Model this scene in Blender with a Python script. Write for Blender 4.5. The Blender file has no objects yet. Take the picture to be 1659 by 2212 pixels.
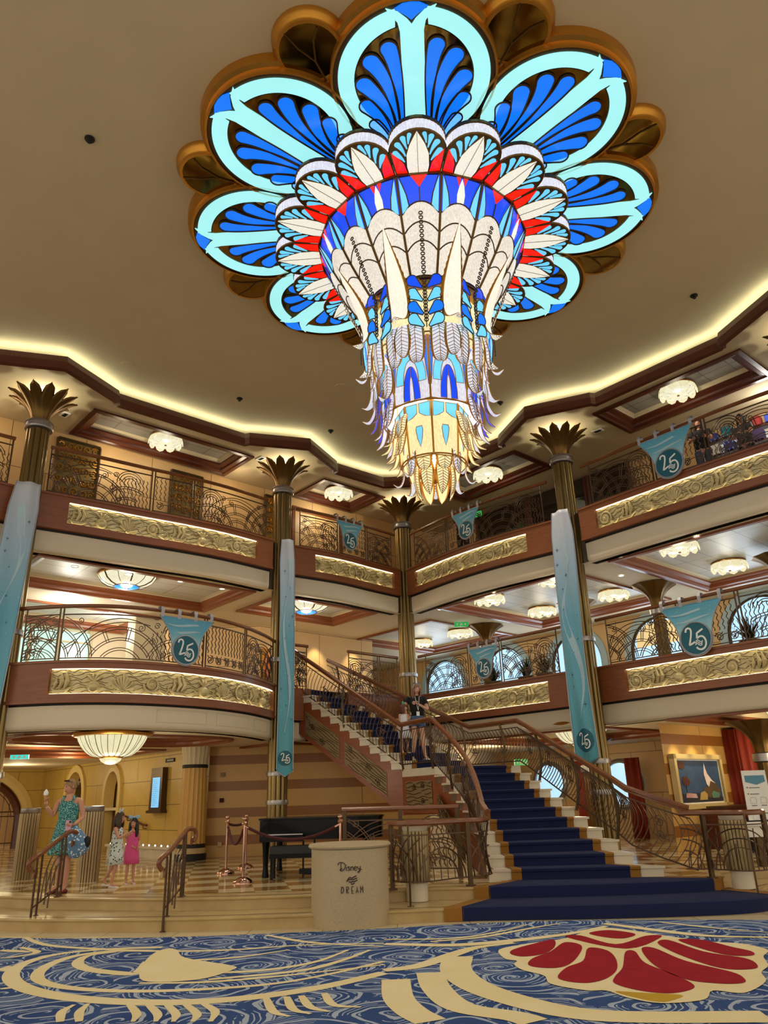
import bpy, bmesh, math, random
from math import sin, cos, pi, radians, sqrt, atan2
from mathutils import Vector, Matrix
random.seed(7)
SC = bpy.context.scene
COL = SC.collection

# ---------------------------------------------------------------- colours and materials
def lin(c):
    return tuple(((x/255)/12.92 if x/255 <= .04045 else (((x/255)+.055)/1.055)**2.4) for x in c)
def new_mat(name):
    m = bpy.data.materials.new(name); m.use_nodes = True
    nt = m.node_tree
    return m, nt, nt.nodes['Principled BSDF']
def node(nt, t, **kw):
    n = nt.nodes.new(t)
    for k, v in kw.items(): setattr(n, k, v)
    return n
def mixc(nt, fac, a, b):
    n = node(nt, 'ShaderNodeMix', data_type='RGBA')
    for s, v in ((n.inputs[0], fac), (n.inputs[6], a), (n.inputs[7], b)):
        if isinstance(v, bpy.types.NodeSocket): nt.links.new(v, s)
        elif isinstance(v, tuple): s.default_value = (*v[:3], 1)
        else: s.default_value = v
    return n.outputs[2]
def math_(nt, op, a, b=None, c=None):
    n = node(nt, 'ShaderNodeMath', operation=op)
    for s, v in zip(n.inputs, (a, b, c)):
        if v is None: continue
        if isinstance(v, bpy.types.NodeSocket): nt.links.new(v, s)
        else: s.default_value = v
    return n.outputs[0]
def coords(nt, scale=(1,1,1), rot=(0,0,0), loc=(0,0,0), kind='Object'):
    tc = node(nt, 'ShaderNodeTexCoord'); mp = node(nt, 'ShaderNodeMapping')
    mp.inputs['Scale'].default_value = scale; mp.inputs['Rotation'].default_value = rot; mp.inputs['Location'].default_value = loc
    nt.links.new(tc.outputs[kind], mp.inputs[0]); return mp.outputs[0]
def noise(nt, vec, scale, detail=3, rough=.55, dist=0):
    n = node(nt, 'ShaderNodeTexNoise'); n.inputs['Scale'].default_value = scale
    n.inputs['Detail'].default_value = detail; n.inputs['Roughness'].default_value = rough; n.inputs['Distortion'].default_value = dist
    nt.links.new(vec, n.inputs['Vector']); return n.outputs[0]
def bump(nt, p, h, strength=.3, dist=.02):
    b = node(nt, 'ShaderNodeBump'); b.inputs['Strength'].default_value = strength; b.inputs['Distance'].default_value = dist
    nt.links.new(h, b.inputs['Height']); nt.links.new(b.outputs[0], p.inputs['Normal'])
def mat(name, rgb, rough=.5, metal=0., var=.18, scale=6., stretch=(1,1,1), emit=None, spec=None, rgb2=None, bmp=0, trans=0, alpha=1, coat=0):
    m, nt, p = new_mat(name)
    c = lin(rgb); c2 = lin(rgb2) if rgb2 else tuple(x*(1-var) for x in c)
    v = coords(nt, stretch); n = noise(nt, v, scale)
    o = mixc(nt, n, c2, c) if (var or rgb2) else None
    if o is not None: nt.links.new(o, p.inputs['Base Color'])
    else: p.inputs['Base Color'].default_value = (*c, 1)
    p.inputs['Roughness'].default_value = rough; p.inputs['Metallic'].default_value = metal
    if spec is not None: p.inputs['Specular IOR Level'].default_value = spec
    if coat: p.inputs['Coat Weight'].default_value = coat
    if bmp: bump(nt, p, n, bmp)
    if trans: p.inputs['Transmission Weight'].default_value = trans
    if alpha < 1: p.inputs['Alpha'].default_value = alpha
    if emit:
        e, st = emit; el = lin(e)
        nt.links.new(mixc(nt, n, tuple(x*.82 for x in el), el), p.inputs['Emission Color'])
        p.inputs['Emission Strength'].default_value = st
    return m
M = {}
GE = .85
def wood(name, a, b, rough=.35, scale=2.2, stretch=(1, 1, 9)):
    m, nt, p = new_mat(name)
    v = coords(nt, stretch); n = noise(nt, v, scale, 6, .6, .6)
    nt.links.new(mixc(nt, n, lin(a), lin(b)), p.inputs['Base Color'])
    p.inputs['Roughness'].default_value = rough; p.inputs['Coat Weight'].default_value = .25; p.inputs['Coat Roughness'].default_value = .2
    return m
M['fascia'] = wood('fascia_wood', (104, 52, 22), (156, 90, 46), .45)
M['mahog'] = wood('dark_mahogany', (58, 22, 12), (96, 40, 22), .35)
M['rail'] = wood('rail_wood', (88, 46, 22), (144, 86, 48), .25)
M['stringer'] = wood('stringer_wood', (108, 50, 22), (152, 80, 38), .5)
M['bronze'] = mat('bronze', (112, 84, 42), .36, .85, .3, 3)
M['brass'] = mat('fluted_brass', (168, 146, 108), .28, .85, .25, 3, (3, 3, .3))
M['shaft'] = mat('column_brass', (134, 112, 70), .3, .85, .25, 2, (2, 2, .2))
M['iron'] = mat('bronze_iron', (96, 74, 56), .4, .6, .2, 10)
M['steel'] = mat('brushed_steel', (165, 160, 160), .35, .8, .1)
M['gold'] = mat('polished_gold', (206, 146, 58), .3, .85, .15)
M['cream'] = mat('cream_plaster', (222, 208, 182), .7, 0, .05)
M['cream2'] = mat('cream_panel', (212, 198, 165), .65, 0, .05)
M['ceil'] = mat('ceiling_plaster', (196, 176, 138), .85, 0, .12, 1.5)
M['ceil5'] = mat('edge_ceiling_plaster', (196, 178, 142), .8, 0, .08, 1.5)
M['black'] = mat('black_shadow_gap', (10, 9, 8), .6, 0, 0)
M['bronzed'] = mat('dark_bronze_frame', (92, 72, 48), .35, .7, .2)
M['marblew'] = mat('white_marble', (226, 216, 196), .3, 0, .12, 4, rgb2=(200, 188, 165))
M['stone'] = mat('honey_marble', (206, 184, 134), .3, 0, 0, 2.6, rgb2=(160, 128, 74))
M['pedestal'] = mat('speckled_stone', (198, 180, 146), .45, 0, 0, 60, rgb2=(160, 142, 108))
M['blackgloss'] = mat('black_lacquer', (3, 3, 4), .22, 0, 0, spec=.2)
M['velvet'] = mat('burgundy_velvet', (74, 14, 22), .8, 0, .2)
M['skin'] = mat('skin', (206, 150, 124), .5, 0, .08)
M['skin2'] = mat('fair_skin', (222, 172, 146), .5, 0, .08)
M['navy'] = mat('navy_carpet', (11, 24, 74), .95, 0, .25, 30)
M['goldcarpet'] = mat('gold_carpet_border', (150, 104, 36), .95, 0, .2, 30)
M['whitepaint'] = mat('white_board', (235, 235, 232), .5, 0, 0)
M['greytile'] = None
def tiles(name, base, line, sx, sy, rough=.5, rot=0, var=.06, mort=.012):
    m, nt, p = new_mat(name)
    v = coords(nt, (1, 1, 1), (0, 0, rot))
    b = node(nt, 'ShaderNodeTexBrick'); b.offset = 0.0
    b.inputs['Scale'].default_value = 1; b.inputs['Brick Width'].default_value = sx; b.inputs['Row Height'].default_value = sy
    b.inputs['Mortar Size'].default_value = mort; b.inputs['Mortar Smooth'].default_value = .1
    b.inputs['Color1'].default_value = (*lin(base), 1); b.inputs['Color2'].default_value = (*[x*(1-var) for x in lin(base)], 1)
    b.inputs['Mortar'].default_value = (*lin(line), 1)
    nt.links.new(v, b.inputs['Vector']); nt.links.new(b.outputs[0], p.inputs['Base Color']); p.inputs['Roughness'].default_value = rough
    return m
A42 = radians(42)
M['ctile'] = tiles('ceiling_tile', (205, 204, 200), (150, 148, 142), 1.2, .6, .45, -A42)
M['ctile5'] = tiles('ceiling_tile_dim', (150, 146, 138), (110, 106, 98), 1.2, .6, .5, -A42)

def wall_mat(name, a, b, line, bw, rh, vertical='x', rough=.45, nscale=2.0):
    """stone or timber blocks on a vertical wall (brick pattern laid on horizontal run x height)"""
    m, nt, p = new_mat(name)
    tc = node(nt, 'ShaderNodeTexCoord'); sp = node(nt, 'ShaderNodeSeparateXYZ'); nt.links.new(tc.outputs['Object'], sp.inputs[0])
    if vertical == 'x': run = sp.outputs[0]
    elif vertical == 'y': run = sp.outputs[1]
    elif vertical == 'e2':
        run = math_(nt, 'ADD', math_(nt, 'MULTIPLY', sp.outputs[0], .669), math_(nt, 'MULTIPLY', sp.outputs[1], -.743))
    else:
        run = math_(nt, 'ADD', math_(nt, 'MULTIPLY', sp.outputs[0], .743), math_(nt, 'MULTIPLY', sp.outputs[1], .669))
    cb = node(nt, 'ShaderNodeCombineXYZ'); nt.links.new(run, cb.inputs[0]); nt.links.new(sp.outputs[2], cb.inputs[1])
    br = node(nt, 'ShaderNodeTexBrick'); br.offset = .5
    br.inputs['Scale'].default_value = 1; br.inputs['Brick Width'].default_value = bw; br.inputs['Row Height'].default_value = rh
    br.inputs['Mortar Size'].default_value = .008; br.inputs['Mortar'].default_value = (*lin(line), 1)
    n = noise(nt, tc.outputs['Object'], nscale, 5, .6, 1.0)
    c = mixc(nt, n, lin(a), lin(b))
    nt.links.new(cb.outputs[0], br.inputs['Vector']); nt.links.new(c, br.inputs['Color1']); nt.links.new(c, br.inputs['Color2'])
    nt.links.new(br.outputs[0], p.inputs['Base Color']); p.inputs['Roughness'].default_value = rough
    return m, nt, p, sp
M['lime'] = wall_mat('honey_limestone_e2', (180, 146, 62), (208, 176, 92), (104, 78, 32), 1.9, .62, 'e2')[0]
M['lime1'] = wall_mat('honey_limestone_e1', (180, 146, 62), (208, 176, 92), (104, 78, 32), 1.9, .62, 'e1')[0]
M['maple1'] = wall_mat('maple_panels_e1', (206, 168, 112), (226, 190, 138), (110, 78, 40), 1.7, 1.15, 'e1', .4, 1.2)[0]
M['maple2'] = wall_mat('maple_panels_e2', (206, 168, 112), (226, 190, 138), (110, 78, 40), 1.7, 1.15, 'e2', .4, 1.2)[0]
def stripe_wall(name, vert):
    m, nt, p, sp = wall_mat(name, (200, 156, 86), (212, 170, 100), (110, 76, 34), 2.3, 9, vert, .4, 1)
    f = math_(nt, 'FRACT', math_(nt, 'MULTIPLY', math_(nt, 'ADD', sp.outputs[2], .12), 1/.62))
    s = math_(nt, 'GREATER_THAN', f, .64)
    src = p.inputs['Base Color'].links[0].from_socket
    nt.links.new(mixc(nt, s, src, lin((150, 96, 38))), p.inputs['Base Color'])
    return m
M['stripex'] = stripe_wall('striped_maple_x', 'x'); M['stripe1'] = stripe_wall('striped_maple_e1', 'e1')

def carpet_mat():
    m, nt, p = new_mat('swirl_carpet')
    v = coords(nt, (1, 1, 1))
    nz = node(nt, 'ShaderNodeTexNoise'); nz.inputs['Scale'].default_value = 1.6; nt.links.new(v, nz.inputs['Vector'])
    va = node(nt, 'ShaderNodeVectorMath', operation='MULTIPLY_ADD'); nt.links.new(nz.outputs['Color'], va.inputs[0])
    va.inputs[1].default_value = (.35, .35, 0); nt.links.new(v, va.inputs[2]); wv = va.outputs[0]
    vo = node(nt, 'ShaderNodeTexVoronoi'); vo.voronoi_dimensions = '2D'; vo.inputs['Scale'].default_value = 1.25; nt.links.new(wv, vo.inputs['Vector'])
    vs = node(nt, 'ShaderNodeVectorMath', operation='SUBTRACT'); nt.links.new(wv, vs.inputs[0]); nt.links.new(vo.outputs['Position'], vs.inputs[1])
    sp = node(nt, 'ShaderNodeSeparateXYZ'); nt.links.new(vs.outputs[0], sp.inputs[0])
    ang = math_(nt, 'DIVIDE', math_(nt, 'ARCTAN2', sp.outputs[1], sp.outputs[0]), 2*pi)
    d = vo.outputs['Distance']
    st = math_(nt, 'FRACT', math_(nt, 'SUBTRACT', math_(nt, 'MULTIPLY', d, 4.6), ang))
    fine = math_(nt, 'FRACT', math_(nt, 'SUBTRACT', math_(nt, 'MULTIPLY', d, 17.0), math_(nt, 'MULTIPLY', ang, 2.0)))
    broken = noise(nt, v, 2.6, 2)
    l1 = math_(nt, 'LESS_THAN', st, .2)
    l2 = math_(nt, 'MULTIPLY', math_(nt, 'LESS_THAN', fine, .26), math_(nt, 'GREATER_THAN', broken, .5))
    ln = math_(nt, 'MAXIMUM', l1, l2)
    n2 = noise(nt, v, 1.3, 3, .6)
    base = mixc(nt, n2, lin((24, 46, 104)), lin((74, 104, 160)))
    nt.links.new(mixc(nt, math_(nt, 'MULTIPLY', ln, .7), base, lin((196, 210, 226))), p.inputs['Base Color'])
    p.inputs['Roughness'].default_value = .95; p.inputs['Specular IOR Level'].default_value = .1
    return m
M['carpet'] = carpet_mat()
M['creamcarpet'] = mat('cream_carpet_band', (244, 234, 202), .95, 0, 0, 1.1, rgb2=(226, 208, 146), spec=.1)
M['redcarpet'] = mat('red_carpet_lobe', (172, 40, 54), .95, 0, 0, 5, rgb2=(138, 24, 38), spec=.1)
M['yellowcarpet'] = mat('ochre_carpet_patch', (202, 168, 62), .95, 0, 0, 3, rgb2=(186, 150, 50), spec=.1)
def check_floor():
    m, nt, p = new_mat('checker_marble')
    v = coords(nt, (1, 1, 1), (0, 0, radians(-12)))
    ck = node(nt, 'ShaderNodeTexChecker'); ck.inputs['Scale'].default_value = 1.9
    n = noise(nt, v, 3, 4)
    nt.links.new(v, ck.inputs['Vector'])
    nt.links.new(mixc(nt, n, lin((206, 188, 146)), lin((222, 208, 170))), ck.inputs['Color1'])
    nt.links.new(mixc(nt, n, lin((132, 98, 54)), lin((156, 120, 70))), ck.inputs['Color2'])
    nt.links.new(ck.outputs[0], p.inputs['Base Color']); p.inputs['Roughness'].default_value = .13
    return m
M['check'] = check_floor()
M['marblefloor'] = tiles('marble_border', (214, 198, 160), (150, 128, 90), .95, .5, .25, 0, .12, .006)

def glass(name, rgb, st, rib=0, mott=.25, scale=9., stretch=(1, 1, 1), body=None):
    st = st*GE if st < 2.1 else st
    """backlit art glass: it gives off light of its own colour"""
    m, nt, p = new_mat(name)
    el = lin(rgb); v = coords(nt, stretch); n = noise(nt, v, scale, 3, .6)
    c = mixc(nt, n, tuple(x*(1-mott) for x in el), tuple(min(1.2, x*(1+mott*.6)) for x in el))
    if rib:
        w = node(nt, 'ShaderNodeTexWave'); w.inputs['Scale'].default_value = rib; w.inputs['Distortion'].default_value = 1.5
        nt.links.new(coords(nt, (1, 1, .12)), w.inputs['Vector'])
        c = mixc(nt, math_(nt, 'MULTIPLY', w.outputs['Fac'], .45), c, tuple(x*.45 for x in el))
    nt.links.new(c, p.inputs['Emission Color']); p.inputs['Emission Strength'].default_value = st
    p.inputs['Base Color'].default_value = (*(lin(body) if body else tuple(x*.5 for x in el)), 1)
    p.inputs['Roughness'].default_value = .2
    return m
M['g_aqua'] = glass('backlit_aqua_glass', (158, 232, 234), 1.0, 0, .14, 1.6)
M['g_blue'] = glass('backlit_blue_glass', (14, 112, 235), 1.05, 0, .2, 1.4)
M['g_dblue'] = glass('backlit_cobalt_glass', (8, 66, 224), 1.1, 0, .25, 2)
M['g_red'] = glass('backlit_red_glass', (240, 26, 10), 1.1, 0, .1, 3)
M['g_sky'] = glass('backlit_sky_glass', (104, 198, 240), 1.05, 0, .25, 4)
M['g_white'] = glass('backlit_ribbed_glass', (228, 220, 208), .95, 0, .75, 60, (1, 1, .06))
M['g_feather'] = glass('backlit_feather_glass', (250, 240, 222), .92, 0, .6, 80, (1, 1, .15))
M['g_pale'] = glass('crystal_feather_glass', (226, 226, 240), .86, 0, .75, 80, (1, 1, .22))
M['g_paleblue'] = glass('blue_tinted_crystal', (140, 160, 240), .88, 0, .7, 60, (1, 1, .22))
M['g_warm'] = glass('warm_lit_crystal', (252, 226, 168), .98, 0, .7, 80, (1, 1, .22))
M['g_violet'] = glass('backlit_violet_glass', (66, 74, 216), .85, 0, .3, 5)
M['g_lamp'] = glass('lit_alabaster_shade', (246, 240, 206), .95, 0, .25, 9, body=(60, 56, 44))
M['g_lampbowl'] = glass('lit_bowl_shade', (246, 236, 190), .9, 0, .2, 9, body=(60, 56, 44))
M['g_core'] = glass('lit_lamp_core', (255, 240, 200), 2.0, 0, .1)
M['blackmatte'] = None
M['g_cove'] = glass('cove_light', (240, 248, 222), 19.0, 0, 0)
M['g_strip'] = glass('relief_light_strip', (255, 242, 196), 3.4, 0, 0)
M['g_down'] = glass('downlight_lens', (255, 248, 225), 5.0, 0, 0)
M['g_sky1'] = glass('daylit_window_glass', (176, 218, 244), 1.15, 0, .2, 1.2)
M['g_teal'] = glass('teal_lit_glass', (186, 232, 216), .95, 0, .35, 1.2)
M['g_green'] = glass('green_exit_sign', (40, 150, 70), .9, 0, 0)
M['g_cyan'] = glass('cyan_exit_sign', (60, 200, 190), 1.0, 0, .1, 30)
M['g_screen'] = glass('blue_lit_screen', (120, 190, 232), 1.0, 0, .05, 3)
M['mirror'] = mat('amber_mirror_glass', (150, 120, 56), .06, 1.0, .5, 6)

# ---------------------------------------------------------------- mesh builder
class MB:
    def __init__(s): s.v = []; s.f = []; s.m = []
    def add(s, vs, fs, mi=0):
        o = len(s.v); s.v += [tuple(x) for x in vs]
        for f in fs: s.f.append(tuple(i+o for i in f)); s.m.append(mi)
        return s
    def box(s, c, d, rz=0, mi=0):
        x, y, z = c; a, b, h = d[0]/2, d[1]/2, d[2]/2; cs, sn = cos(rz), sin(rz)
        vs = [(x+i*a*cs-j*b*sn, y+i*a*sn+j*b*cs, z+k*h) for k in (-1, 1) for i, j in ((-1, -1), (1, -1), (1, 1), (-1, 1))]
        return s.add(vs, [(3, 2, 1, 0), (4, 5, 6, 7), (0, 1, 5, 4), (1, 2, 6, 5), (2, 3, 7, 6), (3, 0, 4, 7)], mi)
    def tube(s, pts, r, n=6, mi=0, closed=False, flat=None):
        pts = [Vector(p) for p in pts]
        if len(pts) < 2: return s
        N = len(pts); vs = []; fs = []
        up = Vector((0, 0, 1)); prev = None
        for i, p in enumerate(pts):
            a = pts[(i-1) % N] if (closed or i > 0) else p; b = pts[(i+1) % N] if (closed or i < N-1) else p
            t = (b-a)
            if t.length < 1e-9: t = Vector((0, 0, 1))
            t.normalize()
            if prev is None:
                u = t.cross(up if abs(t.z) < .95 else Vector((1, 0, 0))).normalized()
            else:
                u = (prev - t*prev.dot(t)); u = u.normalized() if u.length > 1e-6 else t.orthogonal().normalized()
            prev = u; w = t.cross(u)
            rr = r[i] if isinstance(r, (list, tuple)) else r
            for k in range(n):
                th = 2*pi*k/n + pi/n
                vs.append(p + u*(rr*cos(th)) + w*(rr*sin(th)))
        M_ = N if closed else N-1
        for i in range(M_):
            for k in range(n):
                j = (i+1) % N
                fs.append((i*n+k, i*n+(k+1) % n, j*n+(k+1) % n, j*n+k))
        if not closed:
            fs.append(tuple(range(n-1, -1, -1))); fs.append(tuple((N-1)*n+k for k in range(n)))
        return s.add(vs, fs, mi)
    def lathe(s, prof, n=24, c=(0, 0, 0), mi=0, a0=0, a1=2*pi, close=True):
        vs = []; fs = []; full = abs(a1-a0-2*pi) < 1e-6; cnt = n if full else n+1
        for i in range(cnt):
            a = a0+(a1-a0)*i/n
            for r, z in prof: vs.append((c[0]+r*cos(a), c[1]+r*sin(a), c[2]+z))
        L = len(prof)
        for i in range(n):
            j = (i+1) % cnt
            for k in range(L-1): fs.append((i*L+k, j*L+k, j*L+k+1, i*L+k+1))
        if close and full:
            if prof[0][0] > 1e-4: fs.append(tuple(i*L for i in range(n-1, -1, -1)))
            if prof[-1][0] > 1e-4: fs.append(tuple(i*L+L-1 for i in range(n)))
        return s.add(vs, fs, mi)
    def sheet(s, rows, mi=0, closed=False, mfun=None):
        n = len(rows[0]); vs = [p for r in rows for p in r]
        for i in range(len(rows)-1):
            for k in range(n if closed else n-1):
                kk = (k+1) % n
                m_ = mfun(i, k) if mfun else mi
                if i == 0 and k == 0: base = len(s.v); s.v += [tuple(p) for p in vs]
                s.f.append((base+i*n+k, base+i*n+kk, base+(i+1)*n+kk, base+(i+1)*n+k)); s.m.append(m_)
        return s
    def prism(s, loop, off, mi=0, mi_side=None):
        n = len(loop); off = Vector(off); a = [Vector(p) for p in loop]; b = [p+off for p in a]
        s.add(a+b, [tuple(range(n))[::-1], tuple(range(n, 2*n))], mi)
        base = len(s.v)-2*n
        for i in range(n):
            j = (i+1) % n; s.f.append((base+i, base+j, base+n+j, base+n+i)); s.m.append(mi if mi_side is None else mi_side)
        return s
    def ball(s, c, r, n=12, m=8, mi=0):
        if not isinstance(r, (tuple, list)): r = (r, r, r)
        vs = []; fs = []
        for i in range(m+1):
            t = pi*i/m
            for k in range(n):
                a = 2*pi*k/n; vs.append((c[0]+r[0]*sin(t)*cos(a), c[1]+r[1]*sin(t)*sin(a), c[2]+r[2]*cos(t)))
        for i in range(m):
            for k in range(n): fs.append((i*n+k, (i+1)*n+k, (i+1)*n+(k+1) % n, i*n+(k+1) % n))
        return s.add(vs, fs, mi)

def wloc(o):
    v = Vector((0, 0, 0))
    while o is not None: v += o.location; o = o.parent
    return v
def obj(name, mb, mats, parent=None, smooth=False, recalc=True):
    if not isinstance(mats, (list, tuple)): mats = [mats]
    me = bpy.data.meshes.new(name)
    if parent is None:
        xs = [v[0] for v in mb.v]; ys = [v[1] for v in mb.v]; zs = [v[2] for v in mb.v]
        org = Vector(((min(xs)+max(xs))/2, (min(ys)+max(ys))/2, min(zs)))
    else: org = wloc(parent)
    me.from_pydata([(v[0]-org.x, v[1]-org.y, v[2]-org.z) for v in mb.v], [], mb.f)
    for mt in mats: me.materials.append(mt)
    me.polygons.foreach_set('material_index', mb.m)
    if recalc:
        bm = bmesh.new(); bm.from_mesh(me); bmesh.ops.recalc_face_normals(bm, faces=bm.faces); bm.to_mesh(me); bm.free()
    if smooth:
        me.shade_smooth()
        try: me.set_sharp_from_angle(angle=radians(42))
        except Exception: pass
    o = bpy.data.objects.new(name, me); COL.objects.link(o)
    if parent is None: o.location = org
    else: o.parent = parent
    return o
def tag(o, label, cat, group=None):
    o['label'] = label; o['category'] = cat
    if group: o['group'] = group
    return o
def struct(name, mb, m, smooth=False, label=None):
    o = obj(name, mb, m, None, smooth); o['kind'] = 'structure'
    if label: o['label'] = label
    return o
def thing(name, label, cat, loc=(0, 0, 0), group=None):
    o = bpy.data.objects.new(name, None); COL.objects.link(o); o.location = loc; o.empty_display_size = .2
    return tag(o, label, cat, group)
def dup(root, loc=None, rz=None, label=None, group=None, parent=None):
    r = root.copy(); COL.objects.link(r)
    if loc is not None: r.location = loc
    if rz is not None: r.rotation_euler = (0, 0, rz)
    if label: r['label'] = label
    if group: r['group'] = group
    if parent is not None: r.parent = parent
    for ch in list(root.children): dup(ch, parent=r)
    return r
def light(kind, loc, power, col=(1, .85, .62), size=.2, parent=None, spot=None, rot=None, name='lamp_light'):
    l = bpy.data.lights.new(name, kind); l.energy = power; l.color = col
    if kind in ('POINT', 'SPOT'): l.shadow_soft_size = size
    if kind == 'AREA': l.shape = 'DISK'; l.size = size
    if spot: l.spot_size = spot; l.spot_blend = .7
    o = bpy.data.objects.new(name, l); COL.objects.link(o)
    if parent is not None: o.parent = parent; o.location = Vector(loc)-wloc(parent)
    else: o.location = loc
    if rot: o.rotation_euler = rot
    return o

# ---------------------------------------------------------------- the room frame
E1 = Vector((.743, .669)); E2 = Vector((.669, -.743)); C3 = Vector((.51, 21.17))
def R(a, b, z=0.):
    p = C3 - a*E1 + b*E2; return (p.x, p.y, z)
C1p = (-7.24, 14.24); C2p = (-2.63, 18.27); C3p = (.51, 21.17); C4p = (4.37, 16.88); C5p = (8.25, 12.57)
C0p = (C1p[0]-6.2*.743, C1p[1]-6.2*.669)
VOID = Vector((.6, 11.5))
Z3, Z4, Z5 = .32, 4.11, 7.69
CE3, CE4, CE5, CM = 2.88, 6.44, 9.95, 10.42
class Path:
    def __init__(s, pts, sub=10):
        P = [Vector(p[:2]) for p in pts]; out = []
        Q = [2*P[0]-P[1]] + P + [2*P[-1]-P[-2]]
        for i in range(1, len(Q)-2):
            for k in range(sub):
                t = k/sub; a, b, c, d = Q[i-1], Q[i], Q[i+1], Q[i+2]
                out.append(.5*((2*b)+(c-a)*t+(2*a-5*b+4*c-d)*t*t+(3*b-a-3*c+d)*t**3))
        out.append(P[-1]); s.p = out; s.s = [0]
        for i in range(1, len(out)): s.s.append(s.s[-1]+(out[i]-out[i-1]).length)
        s.L = s.s[-1]
        mid = out[len(out)//2]; t = out[-1]-out[0]; n = Vector((-t.y, t.x))
        s.sg = 1 if n.dot(VOID-mid) > 0 else -1
    def at(s, d, off=0., z=0.):
        d = max(0, min(s.L, d)); i = 0
        lo, hi = 0, len(s.s)-1
        while hi-lo > 1:
            m = (lo+hi)//2
            if s.s[m] <= d: lo = m
            else: hi = m
        t = (d-s.s[lo])/max(1e-9, s.s[hi]-s.s[lo]); p = s.p[lo].lerp(s.p[hi], t)
        a = s.p[max(0, lo-1)]; b = s.p[min(len(s.p)-1, hi+1)]; tg = (b-a).normalized(); n = Vector((-tg.y, tg.x))*s.sg
        q = p+n*off; return (q.x, q.y, z)
    def run(s, d0, d1, step=.2):
        n = max(1, int(abs(d1-d0)/step+.5)); return [d0+(d1-d0)*i/n for i in range(n+1)]
def band(mb, path, d0, d1, prof, step=.2, mi=0, cap=True):
    """sweep a closed profile [(offset, z)...] along a path"""
    rows = [[path.at(d, o, z) for o, z in prof] for d in path.run(d0, d1, step)]
    mb.sheet(rows, mi, closed=True)
    if cap:
        n = len(prof); a = len(mb.v)-len(rows)*n
        mb.f.append(tuple(range(a, a+n))); mb.m.append(mi); mb.f.append(tuple(range(len(mb.v)-n, len(mb.v)))[::-1]); mb.m.append(mi)
    return mb
def poly_fill(mb, outer, holes, z, mi=0):
    bm = bmesh.new(); edges = []
    for lp in [outer]+holes:
        vs = [bm.verts.new((p[0], p[1], z)) for p in lp]
        edges += [bm.edges.new((vs[i], vs[(i+1) % len(vs)])) for i in range(len(vs))]
    bmesh.ops.triangle_fill(bm, use_beauty=True, use_dissolve=False, edges=edges)
    bm.verts.index_update()
    mb.add([v.co[:] for v in bm.verts], [tuple(v.index for v in f.verts) for f in bm.faces], mi); bm.free()
    return mb
# ================================================================ FLOORS AND STEPS
F0 = [(-14, 15.2), (-9, 13.4), (-7, 12.35), (-5.49, 11.7), (-4.58, 11.42), (-2.77, 11.14), (-1, 11.13), (.8, 11.25), (1.6, 11.2), (2.66, 11.08), (4.24, 11.08), (4.9, 11.3), (5.25, 11.75), (5.35, 12.3), (6.2, 12.9), (8, 13.2), (14, 13.2)]
F1 = [(-14, 16.2), (-9, 14.3), (-6.11, 12.93), (-4.99, 12.42), (-2.97, 11.84), (-1.14, 11.77), (-.2, 11.98), (.33, 12.1), (1.12, 12.04), (1.62, 12.), (2.92, 11.93), (4.13, 11.98), (4.6, 12.15), (4.86, 12.5), (5.1, 13.1), (6.2, 13.6), (8, 13.8), (14, 13.8)]
def smooth2(pts, sub=6):
    return [tuple(p) for p in Path(pts, sub).p]
mb = MB(); mb.add([(-16, -4, 0), (16, -4, 0), (16, 14, 0), (-16, 17, 0)], [(0, 1, 2, 3)])
struct('floor', mb, M['marblefloor'])
def step_slab(line, z0, z1, name):
    mb = MB(); L = smooth2(line); back = [(14, 42), (-22, 42), (-22, line[0][1])]
    prof = [(0, z0), (0, z1-.04), (.02, z1-.035), (.028, z1-.02), (.02, z1-.004), (0, z1)]
    P = Path(line, 6)
    rows = []
    for i, p in enumerate(P.p):
        a = P.p[max(0, i-1)]; b = P.p[min(len(P.p)-1, i+1)]; t = (b-a).normalized(); n = Vector((t.y, -t.x))
        rows.append([(p.x+n.x*o, p.y+n.y*o, z) for o, z in prof])
    mb.sheet(rows, 0)
    poly_fill(mb, L+back, [], z1)
    return struct(name, mb, M['stone'])
step_slab(F0, 0, .16, 'floor_step')
step_slab(F1, .16, .32, 'floor_landing')
# thin dark inlay lines on the treads and the chequered marble field
mb = MB(); P1 = Path(F1, 6); P0 = Path(F0, 6)
for P, z, o0 in ((P0, .162, .12), (P1, .322, .1)):
    L = P.L
    rows = []
    for i, p in enumerate(P.p):
        a = P.p[max(0, i-1)]; b = P.p[min(len(P.p)-1, i+1)]; t = (b-a).normalized(); n = Vector((-t.y, t.x))
        rows.append([(p.x+n.x*o, p.y+n.y*o, z) for o in (o0, o0+.025)])
    mb.sheet(rows)
struct('trim_1', mb, M['mahog'])
Fin = [(p[0], p[1]+.5) for p in F1]
mb = MB(); poly_fill(mb, smooth2(Fin)+[(14, 41), (-21, 41), (-21, Fin[0][1])], [], .323)
struct('floor_check', mb, M['check'])

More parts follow.
